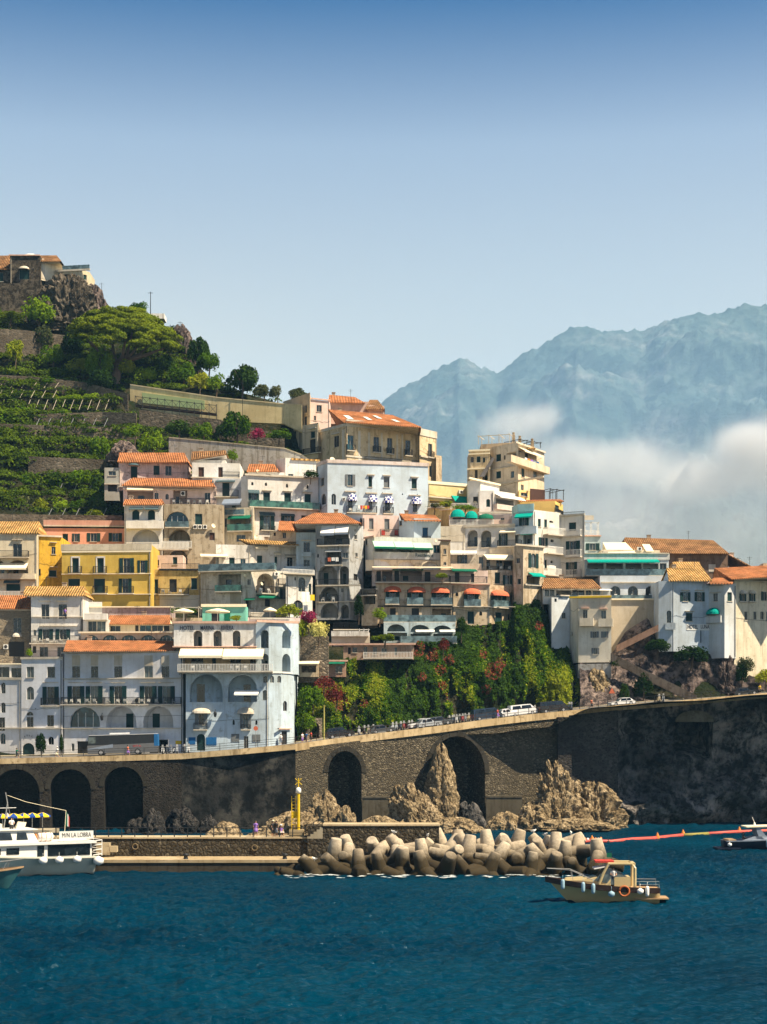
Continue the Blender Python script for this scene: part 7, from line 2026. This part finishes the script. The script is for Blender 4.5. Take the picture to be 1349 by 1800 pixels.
# bow of a small teal boat, lower left
Ys = 150; g = empty('small_boat', Vector((X_(42, Ys) - 6.6, Ys, 0)), .0, 'bow of a small dark boat at the lower left corner beside the excursion boat', 'boat')
S = hull('hull', g, 6.6, 2.4, 1.5, 2.05, (flat('teal_hull', (0.05, 0.16, 0.17), .3, .5), TEAK, TEAK), 1.2, .8, .12)
b = MB()
for q in (-1, 1): b.tube([(2.0, q * 1.1, 1.6), (2.6, q * 1.05, 2.3), (6.5, q * .1, 2.75)], .03, 5); b.tube([(4.8, q * .7, 1.8), (5.2, q * .6, 2.55)], .025, 5)
b.build('bow_rail', M['metal'], g)
# parasols of the beach platform behind the excursion boat
b = MB(); b.box(X_(-80, 236), X_(95, 236), 233, 240, -1, .75); tag(b.build('beach_platform', M['concrete']), 'low concrete bathing platform behind the excursion boat', 'platform')
YB = [flat('yellow_canvas', (0.85, 0.58, 0.02), .8, .1), flat('royal_blue_canvas', (0.02, 0.07, 0.30), .8, .1)]
def parasol(label, p, r, mats, h=2.2, group=None, seg=8):
    e = empty('parasol', p, RND.uniform(0, 1), label, 'parasol', group); b = MB(); b.tube([(0, 0, 0), (0, 0, h)], .04, 6); b.build('pole', M['white'], e)
    b = MB(); n = seg * 2
    for k in range(n):
        a0, a1 = 2 * math.pi * k / n, 2 * math.pi * (k + 1) / n; mi = (k // 2) % len(mats)
        for (r0, z0), (r1, z1_) in zip([(0, h + .1), (r * .5, h - .1), (r, h - .42)], [(r * .5, h - .1), (r, h - .42), (r, h - .6)]): b.face([(r0 * math.cos(a0), r0 * math.sin(a0), z0), (r0 * math.cos(a1), r0 * math.sin(a1), z0), (r1 * math.cos(a1), r1 * math.sin(a1), z1_), (r1 * math.cos(a0), r1 * math.sin(a0), z1_)], mi)
    b.build('canopy', mats, e)
for i, (x, lb) in enumerate([(5, 'leftmost'), (24, 'second from left, largest'), (42, 'third from left'), (57, 'fourth from left'), (75, 'rightmost, standing apart')]):
    parasol('yellow and blue striped parasol behind the excursion boat, ' + lb, P(x, 1300 + (14 - .75) * F / (234 + i), 234 + i), 1.5 if i == 1 else 1.25, YB, 2.3, 'beach parasols')
for x, y, r_, Y, lb in [(323, 1093, 1.7, 257, 'cream parasol on the hotel roof terrace, left one beside the timber pergola'), (383, 1093, 2.0, 257, 'wide cream parasol before the mint green pavilion'), (475, 1093, 1.1, 260, 'small cream parasol above the hotel corner bay')]:
    parasol(lb, P(x, y, Y), r_, [M['cream']], 2.1 if r_ > 1.3 else 2.3)
# ---------------------------------------------------------------- vehicles
TYRE = flat('tyre', (0.015, 0.015, 0.016), .8); RIM = flat('rim', (0.35, 0.35, 0.36), .35, .6)
def paint(name, c): return flat(name, c, .25, .6, .08)
CARM = {}
def wheel(par, x, y, r=.33):
    w = bpy.data.objects.new('wheel', wheel.me) if hasattr(wheel, 'me') else None
    if w is None: b = MB(); b.lathe((0, 0, 0), [(.2, -.1), (.31, -.1), (.33, -.06), (.33, .06), (.31, .1), (.2, .1)], 16, 0, Vector((0, 1, 0))); b.lathe((0, 0, 0), [(.02, -.11), (.2, -.105), (.2, .105), (.02, .11)], 12, 1, Vector((0, 1, 0))); w = b.build('wheel', [TYRE, RIM]); wheel.me = w.data
    else: C.objects.link(w)
    w.parent = par; w.location = (x, y, r); w.scale = (r / .33,) * 3
def car(label, p, rz, L, H, W_, m, prof='car', pitch=0.0, cat='car'):
    r = empty({'van': 'parked_van', 'suv': 'parked_car'}.get(prof, 'parked_car'), p, rz, label, cat, 'vehicles parked along the road'); r.rotation_euler = (0, pitch, rz)
    hl = L / 2; zb = .28; bl = H * .58
    def shell(pts, w0, w1, mm, name):
        b = MB(); n = len(pts); A = [b.pt((x, -(w0 if z < bl + .02 else w1), z)) for x, z in pts]; B_ = [b.pt((x, (w0 if z < bl + .02 else w1), z)) for x, z in pts]
        b.f.append(A); b.f.append(B_[::-1]); b.m += [0, 0]
        for k in range(n): b.f.append([A[k], A[(k + 1) % n], B_[(k + 1) % n], B_[k]]); b.m.append(0)
        return b.build(name, mm, r)
    if prof == 'car': bd = [(-hl, zb), (hl, zb), (hl, bl * .8), (hl * .92, bl * .92), (hl * .35, bl), (-hl * .85, bl), (-hl, bl * .9)]; cb = [(hl * .36, bl), (hl * .05, H - .03), (-hl * .15, H), (-hl * .6, H - .05), (-hl * .86, bl)]
    elif prof == 'suv': bd = [(-hl, zb), (hl, zb), (hl, bl * .85), (hl * .9, bl * .98), (hl * .45, bl), (-hl, bl)]; cb = [(hl * .46, bl), (hl * .2, H - .03), (-hl * .2, H), (-hl * .85, H - .04), (-hl * .98, bl)]
    else: bd = [(-hl, zb), (hl, zb), (hl, bl * .75), (hl * .85, bl), (-hl, bl)]; cb = [(hl * .86, bl), (hl * .55, H - .03), (hl * .3, H), (-hl * .94, H), (-hl, bl)]
    shell(bd, W_ / 2, W_ / 2, m, 'body'); co_ = shell(cb, W_ / 2 - .02, W_ / 2 - .14, m, 'cabin')
    xs = sorted(x for x, z in cb); x0, x1 = xs[0] + (.35 if prof != 'van' else .25), xs[-1] - (.45 if prof != 'van' else .7); xm = (x0 + x1) / 2
    for q in (-1, 1):
        for a, c in ((x0 + .12, xm - .05), (xm + .05, x1 + .1)):
            b = MB(); y0 = q * (W_ / 2 - .005); y1 = q * (W_ / 2 - .10); b.hexa([(a - .05, y0, bl + .05), (c + .05, y0, bl + .05), (c + .05, y0 - q * .03, bl + .05), (a - .05, y0 - q * .03, bl + .05)], [(a + .05, y1, H - .14), (c - .12, y1, H - .14), (c - .12, y1 - q * .03, H - .14), (a + .05, y1 - q * .03, H - .14)]); b.build('window', M['g0'], co_)
    b = MB(); k0, k1 = cb[0], cb[1]; w = W_ / 2 - .14; b.face([(k0[0] + .01, -w, k0[1] + .08), (k0[0] + .01, w, k0[1] + .08), (k1[0] + .04, w * .93, k1[1] - .05), (k1[0] + .04, -w * .93, k1[1] - .05)]); b.build('windscreen', M['g2'], co_)
    for q in (-1, 1):
        b = MB(); b.box(hl - .06, hl + .012, q * W_ * .36 - .16, q * W_ * .36 + .16, bl * .62, bl * .78); b.build('headlight', M['white'], r)
        b = MB(); b.box(-hl - .012, -hl + .05, q * W_ * .40 - .1, q * W_ * .40 + .1, bl * .66, bl * .9); b.build('tail_light', M['red'], r)
        for x in (-hl * .62, hl * .62): wheel(r, x, q * (W_ / 2 - .1))
    return r
def place(px, dy): p = path_at(px); q = path_at(px + 20); return Vector((X_(px, p.y + dy), p.y + dy, p.z - .1 + .45 * dy / 8.6 + .02)), math.atan2(q.y - p.y, q.x - p.x), -math.atan2(q.z - p.z, (q.xy - p.xy).length)
BLK, WHT, SLV, DGR, DBL = paint('black_paint', (0.012, 0.012, 0.014)), paint('white_car_paint', (0.75, 0.74, 0.72)), paint('silver_paint', (0.38, 0.40, 0.42)), paint('dark_grey_paint', (0.06, 0.065, 0.07)), paint('dark_blue_paint', (0.012, 0.025, 0.05))
for lb, px, dy, L, H, W_, m, pf, fl in [('black off-road car with pale roof bars, first car beyond the hotel', 598, 3.0, 4.5, 1.75, 1.9, BLK, 'suv', 0), ('low dark hatchback near the railing left of the white hatchback', 672, 2.6, 4.1, 1.4, 1.75, DGR, 'car', 0), ('white hatchback facing left among the parked scooters', 740, 4.6, 3.8, 1.5, 1.7, WHT, 'car', 1), ('grey hatchback overlapping the white hatchback', 755, 2.8, 3.9, 1.5, 1.7, SLV, 'car', 0), ('dark estate car behind the grey hatchback', 772, 5.0, 4.2, 1.5, 1.75, DGR, 'suv', 0),
    ('dark blue van left of the small white round car', 856, 3.0, 4.9, 1.9, 1.9, DBL, 'van', 0), ('small white round car', 893, 3.2, 3.3, 1.45, 1.6, WHT, 'car', 0), ('white people carrier right of the small round car', 919, 3.8, 4.6, 1.8, 1.85, WHT, 'van', 0), ('black van at the foot of the creeper slope', 972, 3.2, 5.0, 1.9, 1.95, BLK, 'van', 0), ('white sports car under the balcony block', 1093, 2.8, 4.3, 1.3, 1.8, WHT, 'car', 1), ('black saloon on the road at the far right', 1309, 2.8, 4.6, 1.4, 1.8, BLK, 'car', 0)]:
    p, rz, pt = place(px, dy); car(lb, p, rz + (math.pi if fl else 0), L, H, W_, m, pf, -pt if fl else pt, 'van' if pf == 'van' else 'car')
# coach
p, rz, pt = place(218, 4.2); r = empty('coach', p, rz, 'long silver and black coach in front of the white houses', 'bus'); r.rotation_euler = (0, pt, rz); Lb = 5.45
b = MB(); b.hexa([(-Lb, -1.25, .35), (Lb, -1.25, .35), (Lb, 1.25, .35), (-Lb, 1.25, .35)], [(-Lb - .02, -1.25, 1.6), (Lb, -1.25, 1.75), (Lb, 1.25, 1.75), (-Lb - .02, 1.25, 1.6)]); b.build('body', paint('coach_silver', (0.12, 0.12, 0.125)), r)
b = MB(); b.hexa([(-Lb, -1.24, 1.605), (Lb, -1.24, 1.755), (Lb, 1.24, 1.755), (-Lb, 1.24, 1.605)], [(-Lb + .25, -1.18, 3.15), (Lb - .1, -1.18, 3.15), (Lb - .1, 1.18, 3.15), (-Lb + .25, 1.18, 3.15)]); b.build('window_band', M['iron'], r)
b = MB(); b.box(-Lb + .25, Lb - .1, -1.2, 1.2, 3.152, 3.22); b.box(-2.0, .9, -.9, .9, 3.285, 3.5); b.build('roof', WHT, r); b = MB(); b.box(Lb - .55, Lb + .02, -1.262, 1.262, 1.3, 3.15); b.build('tail_panel', M['bluecl'], r)
b = MB(); b.box(-Lb + .1, -Lb + 1.3, -1.25, -1.2, 1.9, 2.9); b.box(-Lb + .2, -Lb + 1.2, -1.27, -1.25, 1.95, 2.75); b.build('driver_window', M['g1'], r)
b = MB(); b.hexa([(-Lb, -1.262, .9), (-1.5, -1.262, 1.2), (-1.5, -1.25, 1.2), (-Lb, -1.25, .9)], [(-Lb, -1.262, 1.1), (-1.5, -1.262, 1.75), (-1.5, -1.25, 1.75), (-Lb, -1.25, 1.1)]); b.build('side_sweep', M['greycl'], r)
for x in (-3.4, 2.3):
    for q in (-1.12, 1.12): wheel(r, x, q, .48)
label3('SITA', r, 1.6, 2.9, 1.22, 1.5, -1.268, M['red'], False)
for q in (-.9, .9): b = MB(); b.box(-Lb - .03, -Lb + .02, q - .2, q + .2, .7, .95); b.build('headlight', M['white'], r)
# scooters: one built, the rest copied with their parts
sc0 = empty('scooter', (0, 0, 0), 0)
b = MB(); b.hexa([(-.55, -.14, .35), (-.05, -.14, .3), (-.05, .14, .3), (-.55, .14, .35)], [(-.75, -.12, .72), (-.1, -.12, .72), (-.1, .12, .72), (-.75, .12, .72)]); b.box(-.1, .4, -.14, .14, .22, .3); b.hexa([(.38, -.18, .25), (.45, -.18, .25), (.45, .18, .25), (.38, .18, .25)], [(.25, -.16, .95), (.32, -.16, .95), (.32, .16, .95), (.25, .16, .95)]); b.build('body', WHT, sc0)
b = MB(); b.hexa([(-.75, -.13, .725), (-.1, -.13, .725), (-.1, .13, .725), (-.75, .13, .725)], [(-.78, -.1, .82), (-.12, -.1, .8), (-.12, .1, .8), (-.78, .1, .82)]); b.build('seat', M['iron'], sc0)
b = MB(); b.tube([(.5, 0, .3), (.25, 0, 1.05)], .03, 5); b.tube([(.22, -.32, 1.08), (.22, .32, 1.08)], .025, 5); b.hexa([(.3, -.14, .98), (.34, -.14, .98), (.34, .14, .98), (.3, .14, .98)], [(.2, -.12, 1.35), (.22, -.12, 1.35), (.22, .12, 1.35), (.2, .12, 1.35)]); b.build('handlebar', M['metal'], sc0)
for x in (-.5, .5): wheel(sc0, x, 0, .24)
SCP = [BLK, WHT, SLV, DBL, paint('red_paint', (0.35, 0.02, 0.015)), paint('sand_paint', (0.45, 0.36, 0.22))]; SCN = ['black', 'white', 'silver', 'dark blue', 'red', 'sand coloured']
spots = [(x, 'beside the black off-road car') for x in (632, 640, 648, 655)] + [(x, 'under the creeper') for x in (689, 696, 703, 710, 717, 724)] + [(x, 'left of the dark blue van') for x in (788, 793, 798, 803, 808, 813, 818, 823, 828)] + [(x, 'between carrier and black van') for x in (939, 944, 949)] + [(x, 'right of the black van') for x in (999, 1004)] + [(x, 'behind the coach by the blue posters') for x in (287, 295, 303, 311, 324, 332)] + [(x, 'at the road edge below the stairs') for x in (1158, 1166)]
cnt = {}
for i, (x, wh) in enumerate(spots):
    o = sc0 if i == 0 else sc0.copy()
    if i:
        C.objects.link(o)
        for ch in sc0.children:
            c = ch.copy(); C.objects.link(c); c.parent = o
    ci = RND.randrange(6); p, rz, pt = place(x, 3.6 if 'coach' in wh else (6.2 if x < 1000 else 4.2)); o.location = p; o.rotation_euler = (0, .12, rz - 1.57 + RND.uniform(-.35, .35)); o.scale = (1.1,) * 3
    bo = next(c for c in o.children if c.name.startswith('body')); bo.data = bo.data.copy(); bo.data.materials[0] = SCP[ci]; cnt[wh] = cnt.get(wh, 0) + 1
    tag(o, f'{SCN[ci]} scooter parked {wh}, {["first", "second", "third", "fourth", "fifth", "sixth", "seventh", "eighth", "ninth"][cnt[wh] - 1]} from the left', 'scooter', 'scooters parked along the road')
# road sign and wall lamps
b = MB(); p = place(450, 3.5)[0]; b.tube([p, p + Vector((0, 0, 2.9))], .04, 6); b.lathe(p + Vector((0, -.05, 3.0)), [(.02, 0), (.36, 0), (.36, .04), (.02, .04)], 16, 1, Vector((0, -1, 0))); tag(b.build('road_sign', [M['metal'], M['coral']]), 'round red and pale traffic sign on a post before the seaside hotel', 'road sign')
b = MB(); p = place(1076, 2.0)[0]; b.tube([p, p + Vector((0, 0, 2.6))], .04, 6); b.hexa([p + Vector((-.5, -.05, 2.2)), p + Vector((.5, -.05, 2.2)), p + Vector((.5, 0, 2.2)), p + Vector((-.5, 0, 2.2))], [p + Vector((-.03, -.05, 3.1)), p + Vector((.03, -.05, 3.1)), p + Vector((.03, 0, 3.1)), p + Vector((-.03, 0, 3.1))], 1); tag(b.build('road_sign', [M['metal'], M['coral']]), 'triangular red warning sign under the balcony block', 'road sign')
b = MB(); p = place(570, 1.4)[0]; b.tube([p, p + Vector((0, 0, 5.6))], .13, 8); tag(b.build('lamp_post', plaster((0.42, 0.38, 0.12), .4)), 'tall yellowish post at the road edge left of the black off-road car', 'post')
for x, y, Y, lb in [(180, 1259, 254.2, 'black wall lantern between the two white ground arches'), (379, 1253, 251.2, 'black wall lantern on the peeling hotel wall')]:
    b = MB(); p = P(x, y, Y); b.tube([p + Vector((0, .6, .4)), p + Vector((0, -.2, .5)), p + Vector((0, -.3, .2))], .04, 5); b.lathe(p + Vector((0, -.3, -.7)), [(.05, 0), (.22, .15), (.28, .7), (.1, .9), (.02, 1.0)], 8); tag(b.build('wall_lantern', M['iron']), lb, 'lantern')
tx = BL['townhouse.001'][0].name if 'townhouse.001' in BL else 'townhouse'
for ch_, x0, y0 in (('A', 43.2, 1293.2), ('S', 47.3, 1291.4), ('L', 51.7, 1291.4), ('C', 55.8, 1293.2)): text(ch_, tx, x0, x0 + 2.2, y0, y0 + 2.8, M['iron'])
# low mist in front of the mountain
def cloud(x, y, Y, rx, ry, rz_, dens, sc, thr, w=.2, col=(1, 1, 1)):
    b = bmesh.new(); bmesh.ops.create_icosphere(b, subdivisions=4, radius=1); me = bpy.data.meshes.new('mist_cloud'); b.to_mesh(me); b.free()
    o = bpy.data.objects.new('mist_cloud', me); C.objects.link(o); o['kind'] = 'stuff'; o.location = P(x, y, Y); o.scale = (rx * Y / F, ry, rz_ * Y / F)
    m, nt, v = volmat('mist', dens, col); N = lambda k: nt.nodes.new('ShaderNode' + k); g = N('NewGeometry'); nz = N('TexNoise'); nz.inputs['Scale'].default_value = sc; nz.inputs['Detail'].default_value = 7; nz.inputs['Roughness'].default_value = .68
    oc = N('TexCoord'); ln_ = N('VectorMath'); ln_.operation = 'LENGTH'; fa = N('MapRange'); fa.interpolation_type = 'SMOOTHSTEP'; fa.inputs[1].default_value = 1.0; fa.inputs[2].default_value = .15; fa.inputs[3].default_value = 0; fa.inputs[4].default_value = 1
    ad = N('Math'); ad.operation = 'MULTIPLY_ADD'; ad.inputs[1].default_value = .32; mr = N('MapRange'); mr.inputs[1].default_value = thr; mr.inputs[2].default_value = thr + w; mr.inputs[4].default_value = dens
    L = nt.links.new; L(oc.outputs['Object'], ln_.inputs[0]); L(ln_.outputs['Value'], fa.inputs[0]); L(g.outputs['Position'], nz.inputs[0]); L(fa.outputs[0], ad.inputs[0]); L(nz.outputs[0], ad.inputs[2]); L(ad.outputs[0], mr.inputs[0])
    mu = N('Math'); mu.operation = 'MULTIPLY'; L(mr.outputs[0], mu.inputs[0]); L(fa.outputs[0], mu.inputs[1]); L(mu.outputs[0], v.inputs['Density']); me.materials.append(m)
SC.cycles.volume_step_rate = 1.5; SC.cycles.volume_max_steps = 96; SC.cycles.volume_bounces = 1
cloud(1390, 800, 2200, 190, 170, 100, .018, .010, .48, .16)
cloud(1310, 780, 2150, 70, 90, 52, .018, .016, .50, .16)
cloud(1235, 845, 2200, 130, 130, 62, .014, .012, .50, .2)
cloud(905, 752, 2300, 120, 130, 66, .012, .014, .55, .22)
cloud(955, 735, 2320, 60, 80, 36, .012, .018, .53, .2)
cloud(1080, 815, 2250, 200, 130, 66, .012, .012, .54, .22)
cloud(1000, 800, 2250, 120, 100, 50, .008, .014, .52, .22)
cloud(1100, 760, 2700, 1300, 1000, 420, .00048, .002, .2, .3, (.42, .64, .92))  # broad bluish haze volume added so the far ridge fades, not a cloud
cloud(1130, 960, 2100, 620, 200, 260, .0040, .005, .38, .4)
# repeats with the same description are told apart by their place
from bpy_extras.object_utils import world_to_camera_view as w2c
bpy.context.view_layer.update(); lab = {}
for o in C.objects:
    if o.parent is None and o.get('label'): lab.setdefault(o['label'], []).append(o)
for l, os_ in lab.items():
    if len(os_) > 1:
        def sx_(o): c = sum((o.matrix_world @ Vector(q) for q in o.bound_box), Vector()) / 8; return c.x / c.y
        os_.sort(key=sx_); nm = ['leftmost', 'second from left', 'third from left', 'fourth from left', 'fifth from left', 'sixth from left', 'seventh from left', 'eighth from left', 'ninth from left', 'tenth from left', 'eleventh from left', 'twelfth from left']
        for i_, o in enumerate(os_): o['label'] = l + ', ' + (('left one', 'right one')[i_] if len(os_) == 2 else 'rightmost' if i_ == len(os_) - 1 else nm[min(i_, 11)])
